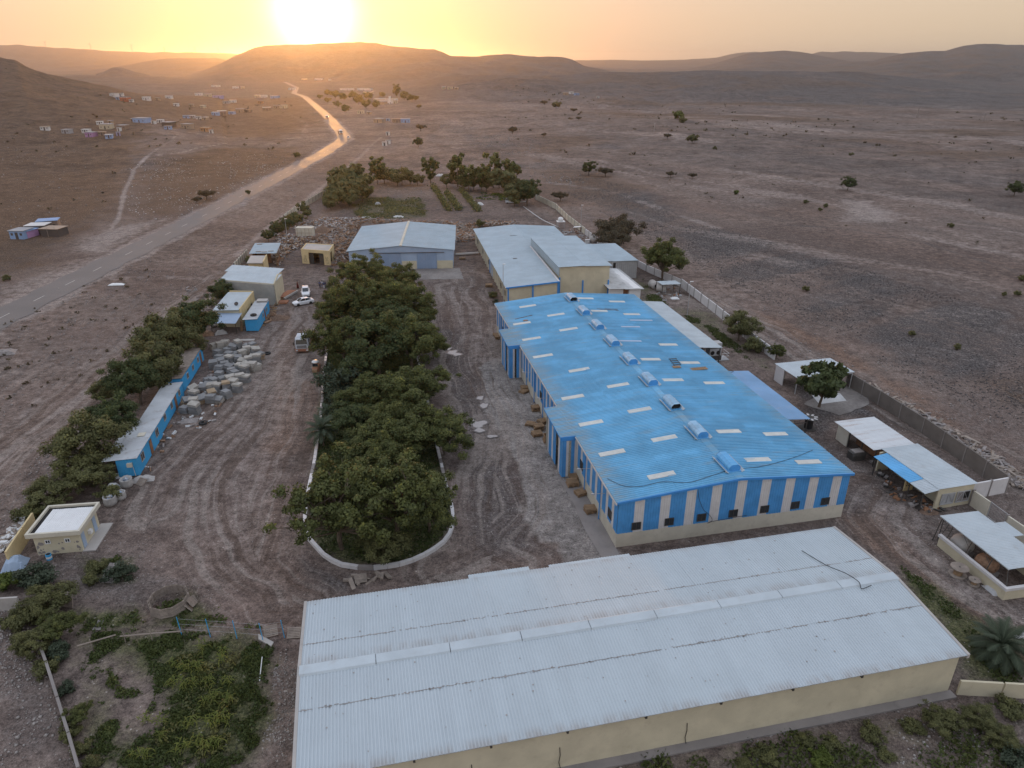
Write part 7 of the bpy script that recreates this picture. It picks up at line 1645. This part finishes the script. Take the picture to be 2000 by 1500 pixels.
# bundles of slabs by the blue cabins
M['wrap_grey'] = weathered('blue_grey_block', (.235,.235,.235), (.34,.29,.23), .85, .7, 1.2, .14, .2, .2, .25)
M['wrap_white'] = weathered('torn_white_wrap', (.40,.37,.325), (.2,.16,.13), .75, .6, 2, .15, .4, .3, .2)
M['wrap_tan'] = weathered('tan_carton', (.36,.27,.18), (.18,.12,.08), .9, .5, 2, .15, .2, .2, .2)
def bundle(seed, m, top, n=4):
    g = random.Random(seed); r = thing('slab_stack', 'stack', 'slab stack')
    z = 0
    mb = MB(); mb.box(-.55,.55,-.45,.45,0,.1); lpart(r, 'pallet_base', mb, M['wood_grey']); z = .11
    for k in range(n):
        h_ = g.uniform(.22,.34); a_, b_ = .55+g.uniform(-.05,.06), .45+g.uniform(-.04,.06); c_x, c_y = g.uniform(-.05,.05), g.uniform(-.05,.05); rt = Matrix.Rotation(R(g.uniform(-7,7)), 3, 'Z')
        mb = MB(); P_ = [(-a_+g.uniform(-.03,.03), -b_, z), (a_, -b_+g.uniform(-.03,.03), z), (a_, b_, z), (-a_, b_, z), (-a_*.96, -b_*.96, z+h_+g.uniform(-.02,.02)), (a_*.97, -b_*.95, z+h_), (a_*.96, b_*.96, z+h_), (-a_*.95, b_*.97, z+h_+g.uniform(-.02,.02))]
        mb.hexa([tuple(rt@Vector(q)+Vector((c_x,c_y,0))) for q in P_]); z += h_+.02
        lpart(r, 'slab_layer', mb, M[m] if k < n-1 else M[top])
    return r
BS = [Place(bundle(1,'wrap_grey','wrap_grey')), Place(bundle(2,'wrap_grey','wrap_white',5)), Place(bundle(3,'wrap_white','wrap_white')), Place(bundle(4,'wrap_tan','wrap_grey',4)), Place(bundle(5,'wrap_grey','wrap_tan',5)), Place(bundle(6,'wrap_white','wrap_grey',3))]
dsc = ['plain blue-grey', 'tall grey white-topped', 'white-wrapped', 'tan-sided grey-topped', 'tall grey brown-topped', 'low white grey-topped']
SP = [(575,375,0),(530,275,2),(610,275,2),(680,255,2),(720,330,0),(790,300,0),(870,285,1),(930,390,2),(1000,345,2),(1080,285,3),(1100,345,1),(740,400,0),(800,390,0),(600,455,0),(850,455,0),(640,505,0),(520,540,0),(740,485,1),(930,495,2),(1030,505,1),(1110,455,2),(1150,495,1),(600,610,0),(740,590,0),(680,560,0),(900,600,1),(1000,585,1),(960,640,1),(1080,590,2),(1140,580,2),(780,665,0),(600,705,0),(830,700,0),(440,770,0),(520,780,0),(660,765,5),(760,770,2),(900,760,1),(980,760,1),(370,880,0),(430,850,0),(230,925,2),(510,885,2),(570,905,1),(710,895,4),(820,865,1),(860,905,1),(700,985,0),(490,985,4),(590,1045,5),(480,1050,0),(360,1045,3),(225,1020,1),(100,1110,3),(230,1160,1),(95,1200,0),(245,1215,1),(1190,420,3),(1000,280,3)]
cnt = {}
for i, (x, y, v) in enumerate(SP):
    px, py = 350+.1333*x, 640+.1333*(y+45); band_ = ['far end', 'upper section', 'mid section', 'lower section', 'near end'][min(4, int((y-240)/200)) if y > 240 else 0]; side = 'left' if x < 560 else 'centre' if x < 880 else 'right'
    key = (v, band_, side); cnt[key] = cnt.get(key, 0)+1; o_ = cnt[key]
    lab = f'{ORD[o_-1]} {dsc[v]} slab stack from the back, {side} side of the heap, {band_}'
    till = rnd.random() < .3
    BS[v](at(px, py, 0)+Vector((0,0,.02)), 0, lab, (1.25+rnd.uniform(-.1,.12), 1.25+rnd.uniform(-.1,.1), rnd.uniform(.8,1.25)), 'slab stacks heaped beside the blue cabins', (R(rnd.uniform(6,20)) if till else R(rnd.uniform(-2,2)), R(rnd.uniform(-12,12)) if till else 0, R(rnd.uniform(-35,50))))
# tyres
ty = MB().lathe([(.24,-.11),(.45,-.12),(.5,-.06),(.5,.06),(.45,.12),(.24,.11)], 16); ty.f = [f for f in ty.f if len(f) == 4]; n_ = len(ty.v); ty.add([ty.v[j] for j in range(16)]+[ty.v[80+j] for j in range(16)], [(j, 16+j, 16+(j+1)%16, (j+1)%16) for j in range(16)])
tym = ty.mesh('tyre', M['rubber'])
for px, py, z, lab in ((397,826,.12,'loose tyre lying on the track below the slab stacks'),(504,706,.12,'dark tyre flat on the ground by the last slab stacks'),(522,690,.12,'tyre beside the tan crate at the heap\'s far right'),(495,615,2.75,'old tyre on the roof of the blue cabin by the cars')):
    solo_ = link('tyre', tym, None, at(px, py, z)); tag(solo_, lab, 'tyre', 'old tyres'); solo_.scale = (1.25,1.25,1.3)
# big sacks and sheeting between cabins and gatehouse
M['sack'] = weathered('white_woven_sack', (.42,.40,.38), (.2,.16,.13), .85, .6, 2, .12, .4, .2, .15)
for px, py, s, lab in ((249,950,1.15,'large open white bulk bag full of rags near the nearest cabin'),(237,974,.95,'open white bulk bag right of the pair by the gatehouse'),(217,985,1.15,'low wide bulk bag nearest the gatehouse')):
    p = at(px, py, 0); q = thing('bulk_bag', lab, 'bag', p, 'bulk bags by the gatehouse', scale=(s,s,s)); g = random.Random(px)
    mb = MB().lathe([(.5,0),(.62,.15),(.66,.5),(.62,.85),(.66,1.0),(.56,1.0),(.5,.75)], 14); mb.v = [(x*(1+g.uniform(-.05,.05)), y*(1+g.uniform(-.05,.05)), z*(1+g.uniform(-.06,.06))) for x, y, z in mb.v]; lpart(q, 'bag', mb, M['sack'], sm=True)
    for k in range(7): lpart(q, 'rag', MB().box(-.18,.18,-.12,.12,0,.12, F=lambda x,y,z,g=g: Vector((x+g.uniform(-.25,.25)*1, y+g.uniform(-.2,.2), z+.75+g.uniform(0,.2)))) if False else MB().hexa([(g.uniform(-.3,.3), g.uniform(-.3,.3), .7+g.uniform(0,.4)) for _ in range(8)]), M['sack'] if k % 2 else M['slate_blue'])
def tarp(px, py, w, l, h_, rz_, m, label, name='sheeting', cat='sheeting'):
    p = at(px, py, 0); g = random.Random(int(px*7+py)); mb = MB(); nx_, ny_ = 9, 6; c_, s_ = math.cos(rz_), math.sin(rz_)
    for i in range(nx_):
        for j in range(ny_):
            x = (i/(nx_-1)-.5)*w+g.uniform(-.06,.06)*w/3; y = (j/(ny_-1)-.5)*l+g.uniform(-.1,.1)*l/3; e = 1-max(abs(i/(nx_-1)-.5), abs(j/(ny_-1)-.5))*2
            mb.v.append((p.x+x*c_-y*s_, p.y+x*s_+y*c_, .03+h_*(min(1, e*1.8)+g.uniform(-.25,.25)*e)))
    for i in range(nx_-1):
        for j in range(ny_-1): a_ = i*ny_+j; mb.f.append((a_, a_+ny_, a_+ny_+1, a_+1)); mb.m.append(0)
    for k in range(len(mb.v)): x, y, z = mb.v[k]; mb.v[k] = (x, y, max(z, .03))
    o = solo(name, mb, M[m], label, cat, p); sf = o.modifiers.new('thick', 'SOLIDIFY'); sf.thickness = .02; return o
tarp(280,938,2.6,1.2,.6,.3,'sack','crumpled pale sheeting over a pallet beside the bulk bags')
tarp(222,955,1.6,1.3,.8,.1,'plastic','torn whitish plastic heaped left of the bulk bags')
tarp(232,930,1.3,1.3,.35,.4,'plastic','grey sheet lying at the near end of the first cabin')
tarp(370,822,2.4,1.6,.25,.2,'debris_grey','flattened torn carton beside the middle cabin')
tarp(402,655,3.0,1.6,.9,.2,'debris_brown','brown rag and board heap at the far end of the slab pile')
tarp(432,652,2.2,1.3,.8,.5,'sack','pale sheeting thrown over the far end of the slab pile')
tarp(480,664,3.2,.9,.12,.1,'concrete_pale','long pale boards lying before the blue cabin')
tarp(938,400,2.6,1.4,.9,-.6,'plastic','white plastic bags heaped beside the crop rows')
tarp(926,396,1.2,1.0,.8,.2,'plastic','blue-white bag left of the heaped plastic')
tarp(738,400,2.4,1.2,1.0,0,'metal','small grey pump frame in the crop field')
tarp(778,424,3.6,1.2,.5,0,'plastic','white frame and sheet behind the grey-blue warehouse')
tarp(715,425,4.0,.8,.3,.2,'plastic','pale plastic strip at the field\'s left corner')
tarp(860,344,4.5,1.2,.9,0,'plastic','white sheet-covered bench below the back trees')
tarp(1318,583,1.8,1.4,.3,.1,'plastic','white sheet lying by the wall beyond the small shelter')
tarp(1945,1152,1.9,1.6,.45,.2,'metal','tilted grey metal hutch at the near corner of the mess shed')
tarp(1990,1250-8,1.3,1.0,.6,.8,'plastic','crumpled white sacks among the palm fronds')
tarp(228,556,3.6,1.4,.35,.1,'white','white block lying beside the highway')
tarp(10,690,3.4,2.6,.7,.4,'debris_grey','pale rubble mound with white scraps at the left edge')
tarp(30,1105,2.2,2.0,1.1,.3,'slate_blue','blue-white covered heap among bushes below the gatehouse')
# box of pinkish boards beside the store
b0 = at(*c1_(1150,690), 0); bs = thing('board_stack', 'stack of reddish corrugated boards leaning beside the grey store', 'board stack', b0, rz=R(-14))
for k in range(7): lpart(bs, 'board', MB().box(-1.0+.28*k,-.80+.28*k,-3.0,2.4,.25+.02*k,.45+.02*k), M['tile_red'])
lpart(bs, 'edge_board', MB().box(1.0,1.3,-3.2,2.6,.1,.5), M['concrete_pale']); lpart(bs, 'base', MB().box(-1.1,1.0,-3.1,2.5,0,.25), M['wood'])
b0 = at(*c1_(1090,795), 0); bs = thing('board_stack', 'low flat stack of orange-brown boards in front of the reddish one', 'board stack', b0, rz=R(3))
for k in range(6): lpart(bs, 'board', MB().box(-1.1,1.1,-.9+.3*k,-.64+.3*k,.0,.35), M['tile_red'])
# soil heap
def heap(px, py, rx, ry, h_, m, label, name='soil_heap', cat='heap'):
    p = at(px, py, 0); g = np.random.default_rng(int(px)); mb = MB(); n = 12
    for i in range(n):
        for j in range(n):
            x, y = (i/(n-1)-.5)*2, (j/(n-1)-.5)*2; r_ = math.hypot(x, y); z = h_*max(0, 1-r_**1.3)*(1+g.uniform(-.2,.2)); mb.v.append((p.x+x*rx, p.y+y*ry, z-.02 + (0 if z > 0 else -.05)))
    for i in range(n-1):
        for j in range(n-1): a_ = i*n+j; mb.f.append((a_, a_+n, a_+n+1, a_+1)); mb.m.append(0)
    return solo(name, mb, m, label, cat, p, sm=True)
M['soil'] = weathered('brown_soil', (.17,.115,.085), (.08,.06,.05), .95, .5, 3, .25, .5, .1)
heap(545,622,2.3,1.6,.8,M['soil'],'brown soil heap beside the blue cabin with the tyre'); heap(632,452,3.6,3.0,1.8,M['soil'],'grey-brown earth mound amid the scrap yard'); heap(1815,1000,1.2,.8,.25,M['soil'],'flat dirt heap before the near animal shed')
# dome shelter in the field
p = at(900,356,0); dm = thing('dome_shelter', 'brown thatched dome shelter at the back of the orchard field', 'dome', p)
mb = MB(); prof = [(5.6*math.cos(a_), 4.2*math.sin(a_)) for a_ in np.linspace(0, math.pi/2-.05, 7)]; lpart(dm, 'thatch', MB().lathe(prof, 18), M['debris_brown'], sm=True)
for k in range(9):
    a_ = k*math.pi/9; lpart(dm, 'rib', MB().tube([Vector((math.cos(a_)*5.7*math.cos(t_), math.sin(a_)*5.7*math.cos(t_), 4.3*math.sin(t_))) for t_ in np.linspace(0, math.pi, 13)], .08, 4), M['wood_grey'])
# scrap and timber heaps: too many pieces to count
def planks(name, polys, n, L0, L1, mats, zmax=1.0, dens=None, flat=.25):
    P_ = scatter(polys, n); f_ = fbm(P_[:, 0]/6, P_[:, 1]/6, 3)
    if dens is not None: k = f_ > dens+rng.uniform(-.3,.3,len(P_)); P_ = P_[k]; f_ = f_[k]
    mb = MB()
    for (x, y), f0 in zip(P_, f_):
        L_ = rnd.uniform(L0, L1); w_ = rnd.uniform(.05, .22); h_ = rnd.uniform(.03, .16); Rm = Matrix.Rotation(rnd.uniform(0, 6.3), 3, 'Z') @ Matrix.Rotation(rnd.gauss(0, flat), 3, 'Y') @ Matrix.Rotation(rnd.gauss(0, flat), 3, 'X')
        o = Vector((x, y, max(.1, zmax*(.5+f0)*rnd.random()+.1)))
        mb.hexa([o+Rm@Vector((a_*L_/2, b_*w_, c_*h_)) for c_ in (-1,1) for a_, b_ in ((-1,-1),(1,-1),(1,1),(-1,1))], rnd.choice(range(len(mats))))
    me_ = mb.mesh(name, [M[m_] for m_ in mats]); return tag(link(name, me_), kind='stuff')
planks('scrap_timber', [[(600,470),(650,455),(690,440),(705,430),(690,470),(680,510),(650,520),(660,490),(610,480)]], 1500, .5, 2.4, ['debris_brown','debris_brown','debris_grey','wood_grey','soil'], 1.6)
planks('scrap_timber', [[(535,455),(600,470),(660,462),(660,478),(590,480),(560,500),(545,520),(530,515),(550,490)]], 900, .3, 1.5, ['debris_brown','sack','soil','debris_grey','wrap_tan','soil'], 1.2)
planks('scrap_timber', [[(570,440),(640,425),(700,428),(700,440),(640,445),(580,452)]], 600, .4, 2.0, ['debris_grey','soil','debris_brown','sack'], .8)
planks('lumber_heap', [[(690,428),(880,436),(930,440),(926,470),(890,475),(885,440),(705,436)],[(885,440),(932,444),(938,470),(888,474)],[(955,432),(1010,434),(1000,442),(930,444)]], 900, .6, 2.6, ['debris_brown','debris_brown','debris_grey','wood_grey'], .9)
planks('rubble_strip', [[(360,555),(470,590),(430,640),(400,640)]], 60, .3, 1.2, ['debris_grey'], .2)
planks('scrap_bits', [[(300,870),(340,820),(360,820),(310,900),(275,950),(262,950)],[(340,800),(470,660),(480,670),(420,830),(370,840)]], 130, .2, 1.0, ['debris_grey','debris_brown','plastic'], .15)
planks('scrap_bits', [[(510,620),(535,600),(545,585),(538,620),(515,640)]], 60, .4, 1.8, ['wood','debris_brown'], .5)
planks('scrap_bits', [[(1270,560),(1330,560),(1330,585),(1290,590)],[(1080,445),(1130,452),(1190,490),(1150,490)]], 130, .2, 1.2, ['debris_grey','metal','rust'], .4)
planks('scrap_bits', [[(1700,900),(1760,960),(1850,1000),(1830,1010),(1740,970)]], 60, .2, .9, ['rust','debris_grey','metal_dark'], .3)
planks('brushwood', [[(1660,740),(1790,820),(1985,955),(2040,1000),(2040,960),(1900,860),(1700,750)]], 260, .4, 2.2, ['wood_grey','debris_grey'], .15)
planks('brushwood', [[(0,1090),(40,1050),(70,1000),(50,1000),(0,1060)]], 90, .4, 1.2, ['wood_grey','plastic'], .3)
planks('scrap_bits', [[(640,1130),(740,1118),(760,1125),(690,1150)]], 12, .4, 1.6, ['wood_grey'], .12)
# cream wall pile by the hall: pale pipe lying across the lane
solo('pipe', MB().tube([at(890,497,.4), at(935,494,.4)], .35, 8), M['concrete_pale'], 'long pale pipe lying between the back warehouse and the low hall', 'pipe', at(890,497,0))
# hose line in the back field
cable('pale hose curving over the ground toward the water tank stand', [at(1022,403,.08), at(1040,416,.08), at(1060,430,.08), at(1090,443,.08)], .12, 'plastic')
# garden fence of blue posts with wires
gf_ = thing('garden_fence', 'line of thin blue posts with sagging wire above the lower left garden', 'fence', at(355,1240))
posts = [(355,1240),(411,1244),(463,1247),(514,1252),(556,1246)]
for x, y in posts: p = at(x, y, 0); part(gf_, 'post', MB().tube([p+Vector((0,0,-.1)), p+Vector((-.08,.0,2.1))], .04, 5), M['caravan_blue'])
for z in (.7, 1.3, 1.9):
    part(gf_, 'wire', MB().tube([at(x, y, 0)+Vector((0,0,z)) for x, y in posts], .008, 3), M['metal'])
rf = thing('pole_fence', 'low fence of grey poles on stakes along the garden edge', 'fence', at(230,1245))
for a_, b_ in (((150,1262),(226,1240)),((234,1243),(300,1237)),((300,1237),(353,1233))): part(rf, 'rail', MB().tube([at(*a_,.9), at(*b_,.9)], .07, 6), M['wood_grey'])
for x, y in ((181,1268),(246,1256),(298,1252)): p = at(x, y, 0); part(rf, 'stake', MB().tube([p, p+Vector((0,0,1.2))], .04, 5), M['wood_grey'])
for k, (a_, b_) in enumerate((((355,1190+10),(348,1193+40)),)): pass
solo('stick', MB().tube([at(507,1330,.05), at(512,1283,.4)], .04, 5), M['white'], 'thin white stick stuck in the garden\'s right edge', 'stick', at(507,1330))
mb = MB().slab([at(*q)+Vector((0,0,.14)) for q in ((505,1240),(535,1256),(530,1264),(505,1250))], .12); solo('flat_stone', mb, M['concrete_pale'], 'pale flat slab lying under the last blue fence post', 'slab', at(515,1250))
for q, lab in ((((195,1138),(215,1100),(240,1102),(222,1140)),'pale concrete strip among weeds by the gatehouse yard'),(((180,1232),(192,1212),(203,1213),(196,1232)),'small pale slab beside the left garden weeds')): mb = MB().slab([at(*c_)+Vector((0,0,.09)) for c_ in q], .08); solo('flat_stone', mb, M['concrete'], lab, 'slab', at(*q[0]))
br = thing('water_drum', 'blue and white drum standing below the gatehouse windows', 'drum', at(97,1092,0)); br.scale = (1,1,1)
lpart(br, 'drum', MB().lathe([(.28,0),(.29,.3),(.27,.32),(.29,.34),(.29,.6),(.27,.64)], 14), M['caravan_blue']); lpart(br, 'band', MB().lathe([(.295,.2),(.295,.42)], 14), M['white']); lpart(br, 'opening', MB().cyl((0,0,.64), .22, .01, 12), M['dark'])
# lamp posts
def lamp(px, py, h_, label, z0=0):
    p = at(px, py, 0); p.z = z0; l_ = thing('lamp_post', label, 'lamp post', p, 'yard lamp posts')
    lpart(l_, 'pole', MB().tube([(0,0,0),(0,0,h_)], .08, 6, .05), M['metal']); lpart(l_, 'lamp_head', MB().box(-.1,.55,-.12,.12,h_-.02,h_+.08), M['white']); lpart(l_, 'base', MB().box(-.2,.2,-.2,.2,0,.15), M['concrete'])
lamp(983,596,9.0,'thin tall pole standing at the near corner of the low hall'); lamp(1028,394,6.5,'lamp post beside the silver car'); lamp(1134,452,8.0,'lamp post behind the tank stand by the boundary wall'); lamp(1342,616,7.2,'pale lamp post inside the wall right of the white canopy'); lamp(562,471,6.5,'leaning pale lamp post in the scrap yard'); lamp(1277,262,7,'pole standing alone on the plain')
# ================================================================ distant settlement
HC = {k: weathered('house_paint_'+k, c, vmul(c, .6), .8, .35, .3, .08) for k, c in {'white':(.62,.60,.58),'grey':(.33,.33,.34),'pink':(.42,.24,.42),'brown':(.25,.18,.14),'blue':(.25,.36,.55),'cream':(.52,.44,.32),'red':(.42,.14,.08),'lilac':(.36,.32,.50),'tan':(.36,.27,.20),'dark':(.10,.08,.07),'orange':(.45,.24,.12)}.items()}
hn = {}
def house(px, py, wpx, c, rc=None, depth=None, h=None, lab=None, grp='scattered village houses'):
    p = gp(px, py); k = p.y*1.0/1261; s_ = 1.0; w_ = max(2.2, wpx*math.hypot(p.y, CAM_H)/1386); d_ = depth or min(w_*.8, 9); h_ = h or min(3.2, max(2.2, w_*.45))
    where = "on the left hill's lower slope" if px < 260 else 'in the middle of the left village' if px < 420 else 'at the right of the left village' if px < 560 else 'near the end of the highway' if px < 700 else 'in the far village right of the highway' if px < 840 else 'alone on the far plain'
    i = hn.get((c, where), 0); hn[(c, where)] = i+1
    r = thing('house', lab or f'{ORD[i]} {c} hut from the left {where}', 'house', p, grp, R(rnd.uniform(-25, 25)))
    lpart(r, 'wall', MB().box(-w_/2,w_/2,-d_/2,d_/2,-1.5,h_), HC[c]); lpart(r, 'roof', MB().box(-w_/2-.25,w_/2+.25,-d_/2-.25,d_/2+.25,h_+.002,h_+.16), HC[rc or rnd.choice(['white','grey','tan','grey'])])
    lpart(r, 'door', MB().box(-.45,.45,-d_/2-.05,-d_/2-.01,0,2.0), HC['dark'])
    if w_ > 3.5: 
        for s in (-1, 1): lpart(r, 'window', MB().box(s*w_*.32-.35,s*w_*.32+.35,-d_/2-.04,-d_/2-.01,1.1,1.8), HC['dark'])
    return r
cc1 = lambda x, y: (.35*x, 60+.35*y)
for x, y, w_, c in sorted([(255,555,40,'white'),(378,572,42,'grey'),(485,570,36,'white'),(513,590,48,'pink'),(573,585,36,'brown'),(612,600,34,'blue'),(662,586,18,'lilac'),(560,525,30,'white'),(598,548,58,'cream'),(690,550,46,'brown'),(668,560,18,'white'),(620,520,22,'tan'),(755,508,30,'dark'),(795,512,70,'blue'),(860,520,20,'white'),(898,514,30,'white'),(945,535,54,'dark'),(940,550,34,'blue'),(1048,545,50,'tan'),(1152,562,44,'orange'),(1180,572,18,'white'),(1040,488,30,'blue'),(1075,488,28,'grey'),(1110,494,24,'white'),(1150,498,26,'tan'),(1205,472,34,'blue'),(1240,468,44,'brown'),(1296,466,30,'blue'),(1340,455,40,'tan'),(640,368,36,'white'),(675,362,26,'white'),(665,384,24,'blue'),(702,392,42,'red'),(735,398,20,'white'),(820,388,36,'white'),(882,388,20,'tan'),(945,378,30,'white'),(1110,361,34,'white'),(1160,366,40,'cream'),(1218,374,54,'lilac'),(1265,406,30,'grey'),(1302,400,34,'white'),(1438,372,28,'cream'),(1475,372,28,'white'),(1535,376,38,'blue'),(1585,432,34,'cream'),(1455,405,26,'orange'),(985,420,24,'white'),(1070,424,22,'tan'),(1135,430,24,'cream'),(1205,313,40,'white'),(1315,322,24,'white'),(1355,322,20,'cream'),(1545,432,30,'tan'),(1490,445,40,'brown'),(1385,455,30,'brown'),(1630,330,34,'white'),(1700,274,26,'cream'),(1780,274,40,'white'),(1840,276,14,'white')]):
    house(*cc1(x, y), w_*.35, c)
cc2 = lambda x, y: (650+.35*x, 60+.35*y)
for x, y, w_, c in sorted([(80,332,70,'white'),(180,332,80,'white'),(200,352,50,'cream'),(268,395,60,'cream'),(300,402,70,'white'),(335,392,50,'white'),(345,405,30,'cream'),(272,410,50,'tan'),(157,462,34,'cream'),(205,465,20,'tan'),(262,512,50,'tan'),(308,505,16,'blue'),(355,512,40,'brown'),(405,512,50,'blue'),(290,642,24,'white'),(310,632,20,'white'),(308,584,14,'white'),(620,323,20,'cream'),(655,325,24,'cream'),(690,326,18,'tan'),(1300,358,30,'tan'),(1330,352,20,'white'),(1360,360,26,'blue'),(1480,376,10,'white')]):
    house(*cc2(x, y), w_*.35, c)
house(762,203,3,'white',h=9,depth=3,lab='slim white minaret-like tower in the far village')
# roadside camp on the left
for x, y, w_, c, rc, h_, lab in ((45,464,28,'blue','grey',2.4,'bright blue shack at the left end of the roadside camp'),(60,462,12,'pink','blue',2.0,'pink and teal shack beside the bright blue one'),(78,455,34,'dark','white',2.6,'dark shack under a white sheet roof in the roadside camp'),(98,447,34,'brown','blue',2.8,'brown shack with blue roof at the back of the roadside camp'),(108,459,36,'dark','tan',2.2,'cloth-walled dark stall at the right end of the roadside camp')):
    r = house(x, y, w_, c, rc, 4.5, h_, lab, 'shacks of the roadside camp')
for x, y in ((118,452),(125,455),(110,462),(95,463)): p = gp(x, y); solo('pole', MB().tube([p, p+Vector((0,0,2.8))], .07, 4), M['wood_grey'], f'rough pole propping the roadside camp, {["right of the stall","outermost right","before the stall","between stall and shack"][[118,125,110,95].index(x)]}', 'pole', p, 'poles of the camp')
# power pylons and wind turbines
for i, (px, py, h_) in enumerate(((1356,202,14),(1464,205,13),(1589,206,18),(1680,214,20),(1791,230,17),(1921,238,15))):
    p = gp(px, py); H_ = h_*math.hypot(p.y, 48)/1386*1.0; r = thing('power_pylon', f'thin power pylon on the far plain, {ORD[i]} from the left', 'pylon', p, 'power pylons')
    for a_, b_ in ((-1,-1),(1,-1),(1,1),(-1,1)): lpart(r, 'leg', MB().tube([(a_*H_*.10,b_*H_*.06,-1),(0,0,H_)], .10, 4, .06), M['concrete'])
    for k in (.78, .92): lpart(r, 'cross_arm', MB().tube([(-H_*.12,0,H_*k),(H_*.12,0,H_*k)], .08, 4), M['concrete'])
    lpart(r, 'brace', MB().tube([(-H_*.06,-H_*.03,H_*.4),(H_*.06,-H_*.03,H_*.4)], .08, 4), M['concrete'])
for i, (px, py, h_) in enumerate(((89,89,8),(177,95,12),(258,98,13),(322,102,12),(382,103,10),(427,104,8))):
    Yd = 6900; t_ = Yd/(FPX*cs-(py-750)*sn); X_ = (px-1000)*t_; zb = hz(X_, Yd); zt = CAM_H-Yd/(FPX*cs-(py-h_*.75-750)*sn)*(FPX*sn+(py-h_*.75-750)*cs); H_ = max(40, zt-zb)
    r = thing('wind_turbine', f'faint wind turbine on the left skyline, {ORD[i]} from the left', 'wind turbine', (X_, Yd, zb), 'wind turbines on the skyline')
    lpart(r, 'tower', MB().tube([(0,0,-10),(0,0,H_)], 2.6, 8, 1.6), M['metal']); lpart(r, 'nacelle', MB().box(-2,2,-5,4,H_-1.5,H_+2.5), M['metal']); a0_ = rnd.uniform(0, 2)
    for k in range(3): a_ = a0_+k*2.094; lpart(r, 'blade', MB().tube([(0,-5.5,H_+.5),(math.cos(a_)*30,-5.5,H_+.5+math.sin(a_)*30)], 1.4, 4, .4), M['metal'])
